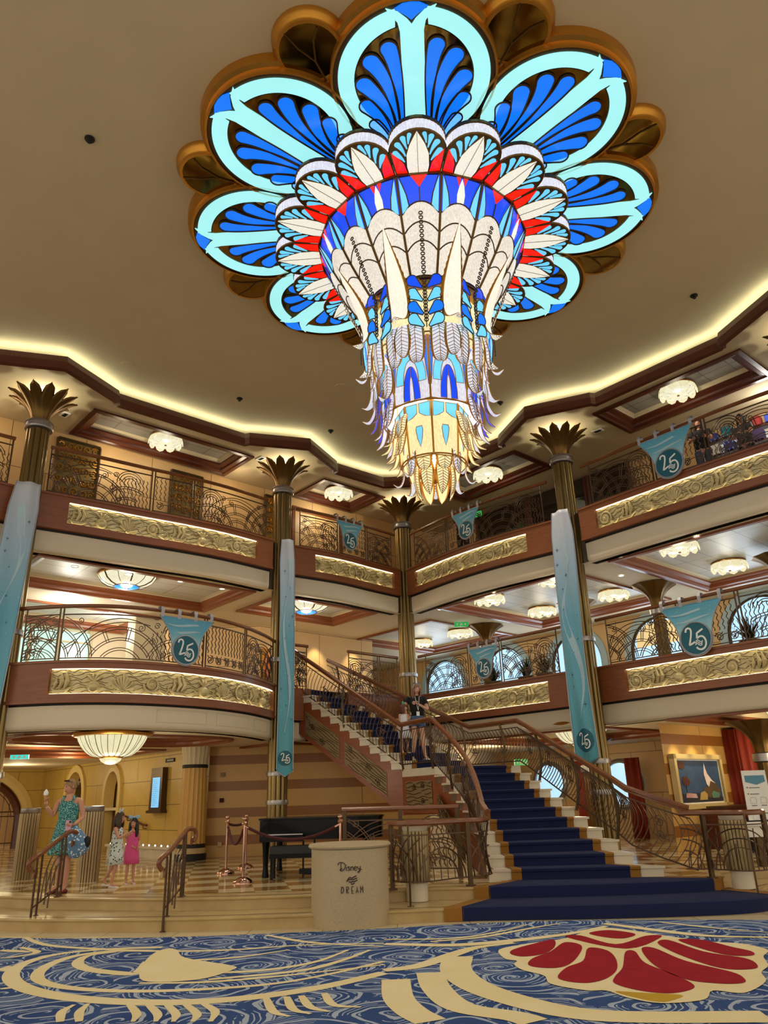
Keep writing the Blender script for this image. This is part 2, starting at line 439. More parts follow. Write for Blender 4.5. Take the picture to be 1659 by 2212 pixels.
# ---- carpet with its figured bands
carp = thing('carpet', 'blue swirl carpet with cream bands and a red flower in front of the steps', 'carpet', (0, 6, 0))
edge = [(-11, 12.6), (-8.5, 12.0), (-6.5, 11.4), (-5.14, 11.02), (-3.9, 10.75), (-2.65, 10.64), (-1.5, 10.68), (-.34, 10.76), (.84, 10.93), (2.32, 10.93), (3.14, 10.78), (4.53, 10.5), (7, 9.9), (11, 8.6)]
mb = MB(); sm = smooth2(edge, 5); poly_fill(mb, sm+[(11, -2), (-11, -2)], [], .012)
obj('carpet_field', mb, M['carpet'], carp)
CB_S = [(0.26, [(-0.14, 8.18), (-0.66, 7.7), (-1.22, 7.4), (-1.78, 7.3), (-2.39, 7.4), (-3.0, 7.67), (-3.51, 8.09), (-3.86, 8.62), (-4.0, 9.2), (-3.86, 9.68), (-3.42, 9.91), (-2.73, 9.93)]), (0.17, [(-2.69, 9.69), (-3.21, 9.78), (-3.58, 9.57), (-3.68, 9.09), (-3.58, 8.58), (-3.33, 8.2), (-2.89, 7.91), (-2.31, 7.75), (-1.69, 7.75), (-1.1, 7.89), (-0.6, 8.25), (-0.15, 8.71)]), (0.2, [(-2.64, 9.11), (-2.58, 8.54), (-2.85, 8.6), (-3.19, 8.83), (-3.41, 9.17), (-3.44, 9.55), (-3.2, 9.73)]), (0.13, [(-4.8, 10.98), (-4.25, 10.35), (-3.55, 9.98), (-2.66, 9.68), (-1.86, 9.62), (-1.1, 9.77), (-0.16, 9.74)]), (0.11, [(-1.62, 10.55), (-0.99, 9.92), (-0.16, 9.53)]), (0.16, [(-4.67, 10.07), (-4.25, 9.91)]), (0.3, [(-4.15, 8.99), (-3.98, 8.94)]), (0.12, [(-4.51, 10.24), (-4.15, 9.87), (-4.3, 9.62), (-4.43, 9.58)]), (0.1, [(-3.67, 8.02), (-3.51, 8.09)]), (0.12, [(-2.13, 8.45), (-1.4, 8.45), (-0.87, 8.77), (-0.55, 9.37)]), (0.12, [(-1.78, 8.13), (-0.95, 8.4), (-0.57, 8.84), (-0.3, 9.35)]), (0.1, [(-2.49, 9.08), (-1.77, 9.15), (-1.2, 9.51)]), (0.1, [(-2.41, 8.07), (-1.76, 8.03), (-1.03, 8.21), (-0.14, 8.55)]), (0.1, [(-2.25, 7.3), (-2.08, 6.96), (-2.04, 6.74)]), (0.1, [(-2.09, 7.28), (-1.91, 6.94), (-1.86, 6.72)]), (0.1, [(-1.93, 7.26), (-1.76, 6.92), (-1.72, 6.7)]), (0.1, [(-1.77, 7.24), (-1.59, 6.9), (-1.57, 6.68)]), (0.1, [(-1.61, 7.22), (-1.46, 6.96), (-1.43, 6.67)]), (0.1, [(-1.12, 7.35), (-0.99, 6.9), (-0.85, 6.75)]), (0.1, [(-0.95, 7.37), (-0.84, 6.95), (-0.69, 6.8)]), (0.1, [(-0.83, 7.39), (-0.71, 7.0), (-0.55, 6.85)]), (0.1, [(-0.64, 7.45), (-0.53, 7.05), (-0.31, 6.95)]), (0.1, [(-2.62, 6.8), (-2.73, 7.11), (-2.72, 7.33)]), (0.1, [(-2.47, 6.79), (-2.58, 7.09), (-2.61, 7.35)]), (0.34, [(-0.03, 7.88), (-0.01, 7.21), (0.09, 6.77), (0.22, 6.48)]), (0.34, [(0.29, 8.12), (0.32, 7.48), (0.47, 6.86), (0.84, 6.55), (0.96, 6.38)]), (0.4, [(0.61, 8.83), (0.54, 8.18), (0.66, 7.52), (0.97, 6.94), (1.33, 6.56), (1.8, 6.41), (2.61, 6.33)]), (0.24, [(-0.14, 8.28), (0.2, 8.44), (0.57, 8.95), (0.85, 9.29), (1.28, 9.49)]), (0.22, [(-0.15, 9.67), (0.61, 9.47), (1.3, 9.63), (1.99, 9.95), (2.53, 10.38)]), (0.09, [(-0.16, 9.96), (0.64, 9.89), (1.23, 10.26), (1.63, 10.7)]), (0.1, [(0.37, 9.72), (0.97, 9.91), (1.64, 10.43), (2.04, 10.71)]), (0.2, [(2.56, 10.59), (3.06, 9.94), (3.44, 9.53), (4.01, 9.33)]), (0.09, [(3.24, 10.56), (3.65, 10.07), (4.14, 9.62)])]
CB_BLOB = [(-2.55, 8.52), (-2.7, 9.3), (-2.68, 9.76), (-2.51, 9.73), (-2.28, 9.23), (-1.68, 8.73), (-1.64, 8.51), (-1.87, 8.14), (-2.34, 8.11)]
CB_FL = [(1.07, 9.12), (1.41, 9.39), (1.87, 9.64), (2.48, 10.27), (3.05, 9.52), (3.31, 9.19), (3.59, 9.01), (3.69, 8.65), (3.51, 8.35), (3.37, 7.95), (3.19, 7.69), (3.07, 7.35), (2.74, 7.0), (2.53, 7.1), (2.35, 6.83), (2.0, 6.77), (1.8, 6.97), (1.7, 7.21), (1.53, 7.25), (1.3, 7.51), (1.3, 7.83), (1.15, 8.09), (1.11, 8.35), (1.16, 8.51), (1.06, 8.64)]
CB_OCH = [(1.76, 7.17), (1.93, 7.11), (2.23, 6.99), (2.14, 6.86), (2.0, 6.8), (1.85, 6.97)]
CB_RED = [[(1.73, 9.58), (1.66, 9.15), (1.48, 8.8), (1.25, 8.7), (1.15, 8.86), (1.22, 9.09), (1.49, 9.38)], [(1.82, 9.39), (1.95, 9.16), (1.75, 8.53), (1.56, 8.18), (1.38, 8.13), (1.24, 8.28), (1.33, 8.59), (1.57, 8.91)], [(1.99, 9.03), (2.14, 8.88), (2.12, 8.47), (1.99, 7.96), (1.8, 7.62), (1.61, 7.49), (1.45, 7.58), (1.41, 7.76), (1.57, 8.13), (1.79, 8.41)], [(2.3, 8.76), (2.4, 8.77), (2.33, 8.22), (2.42, 7.71), (2.45, 7.31), (2.35, 7.13), (2.15, 7.05), (1.95, 7.18), (1.83, 7.44), (1.9, 7.69), (2.07, 8.05)], [(2.5, 8.88), (2.64, 8.92), (2.72, 8.26), (2.94, 7.73), (2.94, 7.46), (2.86, 7.31), (2.67, 7.32), (2.45, 7.52), (2.38, 8.1)], [(2.76, 9.16), (2.93, 9.33), (3.05, 8.66), (3.3, 8.28), (3.28, 7.97), (3.16, 7.81), (2.91, 7.9), (2.77, 8.53)], [(3.04, 9.34), (3.28, 9.27), (3.41, 8.85), (3.5, 8.59), (3.42, 8.39), (3.2, 8.46), (3.07, 8.9)], [(1.91, 9.69), (2.08, 9.78), (2.32, 9.19), (2.77, 9.62), (2.93, 9.55), (2.36, 8.93)], [(2.21, 9.91), (2.48, 10.07), (2.7, 9.77), (2.51, 9.52), (2.33, 9.61)]]
def flat_poly(name, pts, z, m, parent, sub=5, sm=True):
    mb = MB()
    if sm:
        P = [Vector(p) for p in pts]; n = len(P); out = []
        for i in range(n):
            a_, b_, c_, d_ = P[i-1], P[i], P[(i+1) % n], P[(i+2) % n]
            for k in range(sub):
                t = k/sub; out.append(.5*((2*b_)+(c_-a_)*t+(2*a_-5*b_+4*c_-d_)*t*t+(3*b_-a_-3*c_+d_)*t**3))
    else: out = pts
    poly_fill(mb, out, [], z); return obj(name, mb, m, parent)
for i, (w, pts) in enumerate(CB_S):
    w *= .76; mb = MB(); P = Path(pts, 6)
    rows = []
    for k, p in enumerate(P.p):
        a_ = P.p[max(0, k-1)]; b_ = P.p[min(len(P.p)-1, k+1)]; t = (b_-a_).normalized(); n = Vector((-t.y, t.x)); f = w/2*(1 if w > .2 else (.5+.5*sin(pi*min(1, .15+k/len(P.p)))))
        rows.append([(p.x+n.x*o, p.y+n.y*o, .0145+i*.00006) for o in (-f, f)])
    mb.sheet(rows); obj('cream_band', mb, M['creamcarpet'], carp)
flat_poly('cream_patch', CB_BLOB, .0175, M['creamcarpet'], carp)
flat_poly('flower_ground', CB_FL, .018, M['creamcarpet'], carp)
flat_poly('ochre_patch', CB_OCH, .0195, M['yellowcarpet'], carp)
for p in CB_RED: flat_poly('red_petal', p, .021, M['redcarpet'], carp)

# ================================================================ BALCONIES
BAYS = {
 'd5b0': dict(pts=[C0p, (-10.2, 11.5), (-8.6, 13.0), (-7.42, 14.08)], z=Z5, rel=(.1, .9)),
 'd5b1': dict(pts=[(-7.12, 14.3), (-6.15, 15.0), (-5.35, 15.62), (-4.5, 16.25), (-3.7, 16.95), (-2.8, 17.95)], z=Z5, rel=(.115, .915)),
 'd5b2': dict(pts=[(-2.42, 18.38), (-1.2, 19.3), (-.35, 20.2), (.42, 21.0)], z=Z5, rel=(.19, .93)),
 'd5b3': dict(pts=[(.6, 21.0), (1.8, 19.35), (2.85, 18.22), (4.12, 17.12)], z=Z5, rel=(.07, .84)),
 'd5b4': dict(pts=[(4.52, 16.5), (5.6, 15.17), (6.55, 14.05), (7.4, 13.15), (8.2, 12.45)], z=Z5, rel=(.08, .93)),
 'd4b1': dict(pts=[R(10.42, .1)[:2], R(9.7, .9)[:2], R(8.9, 1.4)[:2], R(8.0, 1.58)[:2], R(6.9, 1.5)[:2], R(5.9, 1.15)[:2], R(5.0, .6)[:2], R(4.35, .08)[:2]], z=Z4, rel=(.13, .965)),
 'd4b2': dict(pts=[(-2.5, 18.38), (-1.2, 19.55), (.36, 21.0)], z=Z4, rel=None),
 'd4b3': dict(pts=[(.66, 20.98), (2.45, 19.12), (4.15, 17.3)], z=Z4, rel=(.06, .86)),
 'd4b4': dict(pts=[(4.55, 17.0), (5.8, 15.48), (7.1, 14.02), (8.5, 12.55)], z=Z4, rel=(.13, .95)),
}
for b in BAYS.values(): b['P'] = Path(b['pts'])
FH = .76
def fbm(x, y): return sin(x*3.1+cos(y*4.3))*cos(y*5.7-x*1.3)
def relief_height(s, h, seed):
    # rolling wave lines, scrolls and rounded forms modelled in plaster
    w = 0
    ph = .055*sin(s*9+seed)+.03*sin(s*17+h*9)
    k = ((h+ph)/.105) % 1.0
    w += .016*max(0, 1-abs(k-.5)/.16)
    rnd = random.Random(seed*101)
    blob = 0
    n = int(60)
    for (cx, cy, rx, ry, kind) in REL[seed]:
        dx, dy = (s-cx)/rx, (h-cy)/ry; d = dx*dx+dy*dy
        if d < 1.0:
            b = .045*sqrt(max(0, 1-d))+.014
            if kind == 1:
                b += .018*(1 if ((atan2(dy, dx)/(2*pi)*1.0+sqrt(d)*2.2) % 1.0) < .35 else 0)
            if kind == 2: b += .010*(1 if (dx*4+seed) % 1 < .3 else 0)
            blob = max(blob, b)
    return blob if blob > 0 else w
REL = {}
for sd in range(1, 10):
    rr = random.Random(sd*7+3); L = []
    x = .2
    while x < 9:
        k = rr.choice([1, 1, 2, 1])
        cx = x; L.append((cx, .12+rr.random()*.07, .10+rr.random()*.07, .11+rr.random()*.06, k))
        L.append((cx+rr.uniform(-.08, .08), .31+rr.random()*.06, .075+rr.random()*.04, .08+rr.random()*.03, rr.choice([0, 1])))
        if rr.random() < .6: L.append((cx+.2, .12+rr.random()*.2, .12, .06, 2))
        x += rr.uniform(.42, .8)
    REL[sd] = []
def relief_mat():
    m, nt, p = new_mat('gilded_plaster_relief')
    g = node(nt, 'ShaderNodeNewGeometry')
    v = coords(nt); n = noise(nt, v, 8, 3)
    nt.links.new(mixc(nt, n, lin((192, 174, 122)), lin((220, 204, 156))), p.inputs['Base Color'])
    p.inputs['Roughness'].default_value = .38; p.inputs['Metallic'].default_value = .25
    return m
M['relief'] = relief_mat()
def waves_lines(path, d0, d1, zb, hh, off, seed, parent):
    mb = MB(); r = random.Random(seed)
    for row in range(7):
        z = zb+.03+row*(hh-.06)/6
        s = d0+.03
        while s < d1-.1:
            l = r.uniform(.9, 2.3); e = min(d1-.03, s+l)
            pts = [path.at(t, off, min(zb+hh-.015, max(zb+.01, z+.03*sin((t*17+row*1.3+seed))+.008*sin(t*41)))) for t in path.run(s, e, .05)]
            mb.tube(pts, .0055, 3); s = e+r.uniform(.02, .1)
    obj('wave_lines', mb, M['bronzed'], parent, True)
def motifs(P, r0, r1, z0, hh, seed, parent):
    """generic shells, scrolls, sails and fruit modelled in low relief"""
    rs = random.Random(seed*13); mb = MB(); s = r0+.22; k = seed
    def at(c, x, y, o_): return P.at(c+x, -.06+o_, min(z0+hh-.012, max(z0+.008, z0+y)))
    while s < r1-.2:
        kind = k % 4; w = rs.uniform(.13, .17); tl = rs.uniform(-.2, .2)
        if kind == 0:      # fan shell
            for j in range(9):
                a = radians(18+j*18)+tl*.5; L = .25+.03*sin(j*2)
                mb.tube([at(s, .05*cos(a), .06+.05*sin(a), .0), at(s, L*.55*cos(a), .06+L*.6*sin(a), .03), at(s, L*cos(a)*.8, .06+L*sin(a)*1.1, .012)], [.012, .024, .03], 6)
            mb.ball(at(s, 0, .05, .01), (.05, .05, .035), 10, 6)
        elif kind == 1:    # volute
            for r_, q in ((.17, .022), (.105, .014)):
                mb.tube([at(s, x*.95, .2+y*.95, .012) for x, y in spiral0(r_, 90+k*50, 1.7)], q, 6)
            mb.ball(at(s, .0, .19, .0), (.06, .06, .06), 10, 6); mb.tube([at(s, .14, .1, .0), at(s, .26, .03, .02), at(s, .34, .1, .01), at(s, .33, .2, .0)], [.03, .022, .016, .008], 6)
        elif kind == 2:    # little sailing boat
            mb.tube([at(s, -.2, .12, .0), at(s, -.1, .05, .03), at(s, .08, .05, .03), at(s, .2, .13, .0)], [.012, .034, .034, .012], 6)
            for x in (-.03, .06): mb.tube([at(s, x, .1, .0), at(s, x+.06, .22, .03), at(s, x+.01, .40, .0)], [.02, .05, .01], 6)
            mb.tube([at(s, -.14, .1, .0), at(s, -.09, .2, .02), at(s, -.1, .32, .0)], [.015, .035, .008], 6)
        else:              # round urn with leaves
            mb.ball(at(s, 0, .13, .0), (.12, .12, .11), 14, 8)
            mb.tube([at(s, .12*cos(a), .13+.03*sin(a), .07) for a in [2*pi*i/12 for i in range(13)]][:7], .008, 4)
            for a_ in (40, 70, 100, 130): mb.tube([at(s, 0, .22, .02), at(s, .12*cos(radians(a_)), .22+.1*sin(radians(a_)), .03), at(s, .2*cos(radians(a_)), .22+.16*sin(radians(a_)), .0)], [.01, .026, .006], 6)
        s += rs.uniform(.46, .6); k += 1; obj('relief_motif', mb, M['relief'], parent, True); mb = MB()
def spiral0(r, a0, turns, n=26): return [(r*(1-i/n*.85)*cos(radians(a0)+turns*2*pi*i/n), r*(1-i/n*.85)*sin(radians(a0)+turns*2*pi*i/n)) for i in range(n+1)]
BAL_LABEL = {
 'd5b0': 'curved upper balcony left of the leftmost column, mostly out of frame',
 'd5b1': 'curved wooden upper balcony with gilded relief between the leftmost and second column',
 'd5b2': 'short wooden upper balcony with gilded relief left of the corner column',
 'd5b3': 'wooden upper balcony with gilded relief between corner column and right column',
 'd5b4': 'wooden upper balcony with gilded relief at far right under the ceiling',
 'd4b1': 'bulging wooden middle balcony with gilded relief over the bowl lamp at left',
 'd4b2': 'plain wooden middle balcony edge where the staircase arrives',
 'd4b3': 'wooden middle balcony with gilded relief behind the stair landing',
 'd4b4': 'wooden middle balcony with gilded relief at right behind the teal banner'}
seed = 0
for key, B in BAYS.items():
    seed += 1
    P = B['P']; zt = B['z']; zb = zt-FH; L = P.L
    o = thing('balcony', BAL_LABEL[key], 'balcony', P.at(L/2, -.2, zb-.5), 'balconies around the atrium')
    mb = MB()
    if B['rel']:
        r0, r1 = B['rel'][0]*L, B['rel'][1]*L
        full = [(0, zb), (0, zt), (-.14, zt), (-.14, zb)]
        band(mb, P, 0, r0, full); band(mb, P, r1, L, full)
        band(mb, P, r0, r1, [(0, zt-.14), (0, zt), (-.14, zt), (-.14, zt-.14)])
        band(mb, P, r0, r1, [(0, zb), (0, zb+.16), (-.14, zb+.16), (-.14, zb)])
        # reeded top edge and lower lip
    else:
        full = [(0, zb), (0, zt), (-.14, zt), (-.14, zb)]
        if key == 'd4b2': band(mb, P, 0, L*.19, full); obj('fascia', mb, M['fascia'], o); mb = MB(); band(mb, P, L*.5, L, full)
        else: band(mb, P, 0, L, full)
    sp = [(0, L)] if key != 'd4b2' else [(0, L*.19), (L*.5, L)]
    for x0, x1 in sp[-1:]:
        band(mb, P, x0, x1, [(.03, zt-.035), (.03, zt+.01), (-.16, zt+.01), (-.16, zt-.035)])
        band(mb, P, x0, x1, [(.018, zb), (.018, zb+.06), (0, zb+.06), (0, zb)])
    obj('fascia', mb, M['fascia'], o)
    if B['rel']:
        hh = FH-.30; z0 = zb+.16
        ns = int((r1-r0)/.022); nh = 20; rows = []
        for i in range(ns+1):
            s = r0+(r1-r0)*i/ns
            rows.append([P.at(s, -.085+relief_height(s-r0, hh*j/nh, seed), z0+hh*j/nh) for j in range(nh+1)])
        mb = MB(); mb.sheet(rows); rel = obj('relief_panel', mb, M['relief'], o, True)
        waves_lines(P, r0, r1, z0, hh, -.078, seed, rel)
        motifs(P, r0, r1, z0, hh, seed, rel)
        mb = MB(); band(mb, P, r0+.02, r1-.02, [(-.03, zt-.142), (-.03, zt-.15), (-.06, zt-.15), (-.06, zt-.142)], .3)
        band(mb, P, r0+.02, r1-.02, [(-.03, zb+.162), (-.03, zb+.168), (-.05, zb+.168), (-.05, zb+.162)], .3)
        obj('light_strip', mb, M['g_strip'], o)
    # dark reveal and cream drum below, with rounded lower lip
    dz = .52 if key != 'd4b1' else .5
    mb = MB(); band(mb, P, 0, L, [(-.1, zb-.04), (-.1, zb), (-.2, zb), (-.2, zb-.04)]); obj('shadow_gap', mb, M['black'], o)
    zc = zb-.04; zl = zt-1.25 if key[1] == '5' else zt-1.23
    off = -.13 if key != 'd4b1' else -.08
    prof = [(off, zc), (off, zl+.1), (off-.01, zl+.05), (off-.05, zl+.015), (off-.12, zl), (off-.3, zl), (off-.3, zc)]
    mb = MB()
    if key != 'd4b2': band(mb, P, 0, L, prof)
    else: band(mb, P, 0, L*.19, prof); obj('soffit_drum', mb, M['cream'], o, True); mb = MB(); band(mb, P, L*.5, L, prof)
    obj('soffit_drum', mb, M['cream'], o, True)
    if key == 'd4b1':
        mb = MB()
        for f0, f1 in ((.42, .58), (.62, .78), (.82, .93)):
            for z in (zb-.1, zl+.14): band(mb, P, f0*L, f1*L, [(off+.006, z), (off+.006, z+.012), (off-.01, z+.012), (off-.01, z)])
            for f in (f0, f1): band(mb, P, f*L, f*L+.012, [(off+.006, zl+.14), (off+.006, zb-.09), (off-.01, zb-.09), (off-.01, zl+.14)])
        obj('panel_bead', mb, M['cream2'], o)

# deck slabs: one ceiling and one floor outline per level
def outline(keys, off):
    pts = []
    for k in keys:
        P = BAYS[k]['P']; pts += [P.at(d, off)[:2] for d in P.run(0, P.L, .4)]
    return pts
BACK = [R(-13, 14.5)[:2], R(-13, -15)[:2], R(16.5, -15)[:2]]
o5 = outline(['d5b0', 'd5b1', 'd5b2', 'd5b3', 'd5b4'], -.1)
o4 = [C0p]+outline(['d4b1', 'd4b2', 'd4b3', 'd4b4'], -.1)
def add_back(o): return o+[R(0, 14.5)[:2]]+BACK+[R(16.5, 0)[:2]]
# ================================================================ COFFERS
COF = []   # level, a0, a1, b0, b1
def rect(a0, a1, b0, b1): return [R(a0, b0)[:2], R(a1, b0)[:2], R(a1, b1)[:2], R(a0, b1)[:2]]
H5 = [(9.2, 5.2, -.15, -1.5), (2.7, .62, -.2, -1.62), (-.1, -1.6, 1.15, 4.3), (0.0, -1.45, 6.95, 10.3), (-.1, -1.5, 12.4, 14.2), (14.8, 11.6, -.15, -1.5)]
H4 = [(9.9, 4.9, -.35, -2.75), (4.05, .9, -.35, -2.2), (-.35, -4.8, 1.15, 5.4), (-.35, -4.8, 6.6, 11.4), (-1.2, -5.2, -4.0, -.2), (9.9, 5.5, -4.2, -6.6), (-.4, -4.8, 12.0, 14.0)]
H3 = [(9.9, 5.4, .55, -2.2), (-.4, -4.4, 1.0, 5.6), (-.35, -4.8, 7.4, 11.6), (9.9, 5.5, -3.4, -6.6), (3.9, .8, -.5, -2.0)]
def oval(a0, a1, b0, b1, n=32):
    ca, cb, ra, rb = (a0+a1)/2, (b0+b1)/2, abs(a0-a1)/2, abs(b0-b1)/2
    return [R(ca+ra*(abs(cos(t))**.6)*(1 if cos(t) >= 0 else -1), cb+rb*(abs(sin(t))**.6)*(1 if sin(t) >= 0 else -1))[:2] for t in [2*pi*i/n for i in range(n)]]
CL = {('3', 0): 'oval wood-rimmed ceiling coffer over the bowl lamp at lower left'}
CN = {'5': 'top deck', '4': 'middle deck', '3': 'ground deck'}
def coffer(lv, i, h, z, tile):
    loop = oval(*h) if (lv, i) in CL else rect(*h)
    lab = CL.get((lv, i)) or ['first', 'second', 'third', 'fourth', 'fifth', 'sixth', 'seventh'][i]+' dark wood ceiling coffer from the left bay round the '+CN[lv]
    c = thing('ceiling_coffer', lab, 'coffer', ((loop[0][0]+loop[len(loop)//2][0])/2, (loop[0][1]+loop[len(loop)//2][1])/2, z), 'ceiling coffers')
    ct = Vector((sum(p[0] for p in loop)/len(loop), sum(p[1] for p in loop)/len(loop)))
    n = len(loop)
    def ring(off, zz):
        o_ = []
        for k, p in enumerate(loop):
            p = Vector(p); a_, b_ = Vector(loop[k-1]), Vector(loop[(k+1) % n])
            t1 = (p-a_).normalized(); t2 = (b_-p).normalized()
            n1 = Vector((-t1.y, t1.x)); n2 = Vector((-t2.y, t2.x))
            if n1.dot(ct-p) < 0: n1 = -n1
            if n2.dot(ct-p) < 0: n2 = -n2
            m_ = (n1+n2).normalized(); q = p+m_*(off/max(.4, m_.dot(n1)))
            o_.append((q.x, q.y, zz))
        return o_
    w = .2 if lv != '5' else .24
    prof = [(-.1, z-.005), (-.1, z-.045), (.0, z-.05), (.03, z-.02), (w*.5, z+.0), (w*.55, z+.05), (w, z+.09), (w, z+.14), (w-.03, z+.14)]
    rows = [ring(a_, b_) for a_, b_ in prof]
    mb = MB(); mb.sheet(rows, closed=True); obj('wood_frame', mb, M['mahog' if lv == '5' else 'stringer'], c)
    up = .08 if lv == '4' else (.22 if lv == '3' else .1)
    rows = [ring(w-.02, z+.13), ring(w-.02, z+.13+up*.5), ring(w+.1, z+.13+up), ring(w+.12, z+.13+up)]
    mb = MB(); mb.sheet(rows, closed=True); obj('cove', mb, M['cream2'], c)
    mb = MB(); lp = ring(w+.05, z+.13+up-.01); poly_fill(mb, lp, [], z+.12+up); obj('tile_field', mb, tile, c)
    return c, z+.12+up
mb = MB(); poly_fill(mb, add_back(o5), [rect(*h) for h in H4], CE4); struct('ceiling', mb, M['cream'])
mb = MB(); poly_fill(mb, add_back(o4), [oval(*h) if i == 0 else rect(*h) for i, h in enumerate(H3)], CE3); struct('ceiling', mb, M['cream'])
mb = MB(); poly_fill(mb, add_back(o5), [], Z5-.01); struct('floor_deck', mb, M['stone'])
mb = MB(); poly_fill(mb, add_back(o4), [], Z4-.01); struct('floor_deck', mb, M['stone'])
for i, h in enumerate(H4): coffer('4', i, h, CE4, M['ctile'])
for i, h in enumerate(H3): coffer('3', i, h, CE3, M['cream2'])
# top edge ceiling round the light cove
BL = .38; AP = 1.15; HW = 1.38
def bump_pts(along, left):
    pts = []
    for c in along:
        pts += [(c+HW, BL, left), (c+HW-.08, BL+.14, left), (c, AP, left), (c-HW+.08, BL+.14, left), (c-HW, BL, left)]
    return pts
left = bump_pts([16.6, 10.4, 4.28], True); right = bump_pts([-5.77, -11.6, -17.0], False)
OPEN = [R(a, b)[:2] for a, b, _ in left]
OPEN += [R(1.1, .42)[:2], R(.62, .92)[:2], R(.95, .62)[:2]][0:1] + [R(.95, .55)[:2], R(.55, .95)[:2], R(.38, 1.15)[:2]]
OPEN += [R(b, -a)[:2] for a, b, _ in right]
FARO = [R(.38, 21)[:2], R(21, 21)[:2], R(21, .38)[:2]]
OP = OPEN+FARO
mb = MB(); poly_fill(mb, [R(-13, -12)[:2], R(24, -12)[:2], R(24, 24)[:2], R(-13, 24)[:2]], [OP]+[rect(*h) for h in H5], CE5); struct('ceiling', mb, M['ceil5'])
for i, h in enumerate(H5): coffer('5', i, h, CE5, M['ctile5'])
# moulded beam round the opening, lit cove above it
def sweep_open(mb, prof, loop, mi=0):
    n = len(loop); rows = []
    ct = Vector(R(9, 9)[:2])
    for k, p in enumerate(loop):
        p = Vector(p); a_, b_ = Vector(loop[k-1]), Vector(loop[(k+1) % n])
        t1 = (p-a_).normalized(); t2 = (b_-p).normalized()
        n1 = Vector((t1.y, -t1.x)); n2 = Vector((t2.y, -t2.x))
        m_ = (n1+n2).normalized(); k_ = 1/max(.5, m_.dot(n1))
        rows.append([(p.x+m_.x*o_*k_, p.y+m_.y*o_*k_, z) for o_, z in prof])
    rows.append(rows[0]); mb.sheet(rows, mi, closed=True); return mb
a_ = Vector(OP[1])-Vector(OP[0]); nn = Vector((a_.y, -a_.x)); SG = 1 if nn.dot(VOID-Vector(OP[0])) > 0 else -1
PF = [(-.14, CE5-.01), (-.14, CE5-.06), (-.05, CE5-.08), (-.04, CE5-.02), (.02, CE5-.02), (.03, CE5+.07), (.09, CE5+.09), (.1, CE5+.17), (.16, CE5+.19), (.17, CE5+.25), (-.1, CE5+.25), (-.14, CE5+.1)]
mb = MB(); sweep_open(mb, [(o_*SG, z) for o_, z in PF], OP); struct('trim_2', mb, M['mahog'])
mb = MB(); sweep_open(mb, [(o_*SG, z) for o_, z in [(.02, CE5+.262), (.02, CE5+.275), (.07, CE5+.275), (.07, CE5+.262)]], OP); struct('trim_3', mb, M['g_cove'], label='cove light strip hidden on top of the ceiling beam')
mb = MB(); poly_fill(mb, [R(-1.5, -1.5)[:2], R(24, -1.5)[:2], R(24, 24)[:2], R(-1.5, 24)[:2]], [], CM); struct('ceiling', mb, M['ceil'])

# ================================================================ WALLS
def wall(name, p, q, z0, z1, m, holes=(), t=.12, label=None):
    """vertical wall from p to q (xy) with rectangular or arched holes given as lists of (s, z) loops"""
    P, Q = Vector(p), Vector(q); d = (Q-P); L = d.length; d.normalize()
    bm = bmesh.new(); ed = []
    for lp in [[(0, z0), (L, z0), (L, z1), (0, z1)]]+list(holes):
        vs = [bm.verts.new((P.x+d.x*s, P.y+d.y*s, z)) for s, z in lp]
        ed += [bm.edges.new((vs[i], vs[(i+1) % len(vs)])) for i in range(len(vs))]
    bmesh.ops.triangle_fill(bm, use_beauty=True, use_dissolve=False, edges=ed)
    bm.verts.index_update(); mb = MB()
    mb.add([v.co[:] for v in bm.verts], [tuple(v.index for v in f.verts) for f in bm.faces]); bm.free()
    return struct(name, mb, m, label=label)
def arch_loop(c, w, z0, zs, n=12, pointed=0):
    r = w/2
    return [(c-r, z0)]+[(c-r*cos(pi*i/n), zs+r*(1+pointed)*sin(pi*i/n)) for i in range(n+1)]+[(c+r, z0)]
# top deck
wall('wall_left', R(16, -1.75)[:2], R(-1.8, -1.75)[:2], Z5, CE5, M['maple1'])
wall('wall_right', R(-3.2, -1.75)[:2], R(-3.2, 14)[:2], Z5, CE5, M['maple2'])
wall('wall_back', R(-.0, -1.75)[:2], R(-3.2, -1.75)[:2], Z5, CE5, M['maple1'])
# middle deck
wall('wall_left', R(2.6, -3.5)[:2], R(-1.75, -3.5)[:2], Z4, CE4, M['maple1'])
wall('wall_left', R(5.0, -5.8)[:2], R(2.6, -3.5)[:2], Z4, CE4, M['maple1'])
wall('wall_left', R(16, -7.0)[:2], R(5.0, -7.0)[:2], Z4, CE4, M['cream'])
wall('wall_left', R(5.0, -7.0)[:2], R(5.0, -5.8)[:2], Z4, CE4, M['cream'])
AW = [arch_loop(b+8, 1.9, Z4+.35, 5.35, 14) for b in (-4.4, -1.45, 1.45, 4.35, 7.3, 10.2)]
wall('wall_right', R(-6, -8)[:2], R(-6, 14)[:2], Z4, CE4, M['maple2'], AW)
wall('wall_back', R(2.6, -8)[:2], R(-6, -8)[:2], Z4, CE4, M['maple1'])
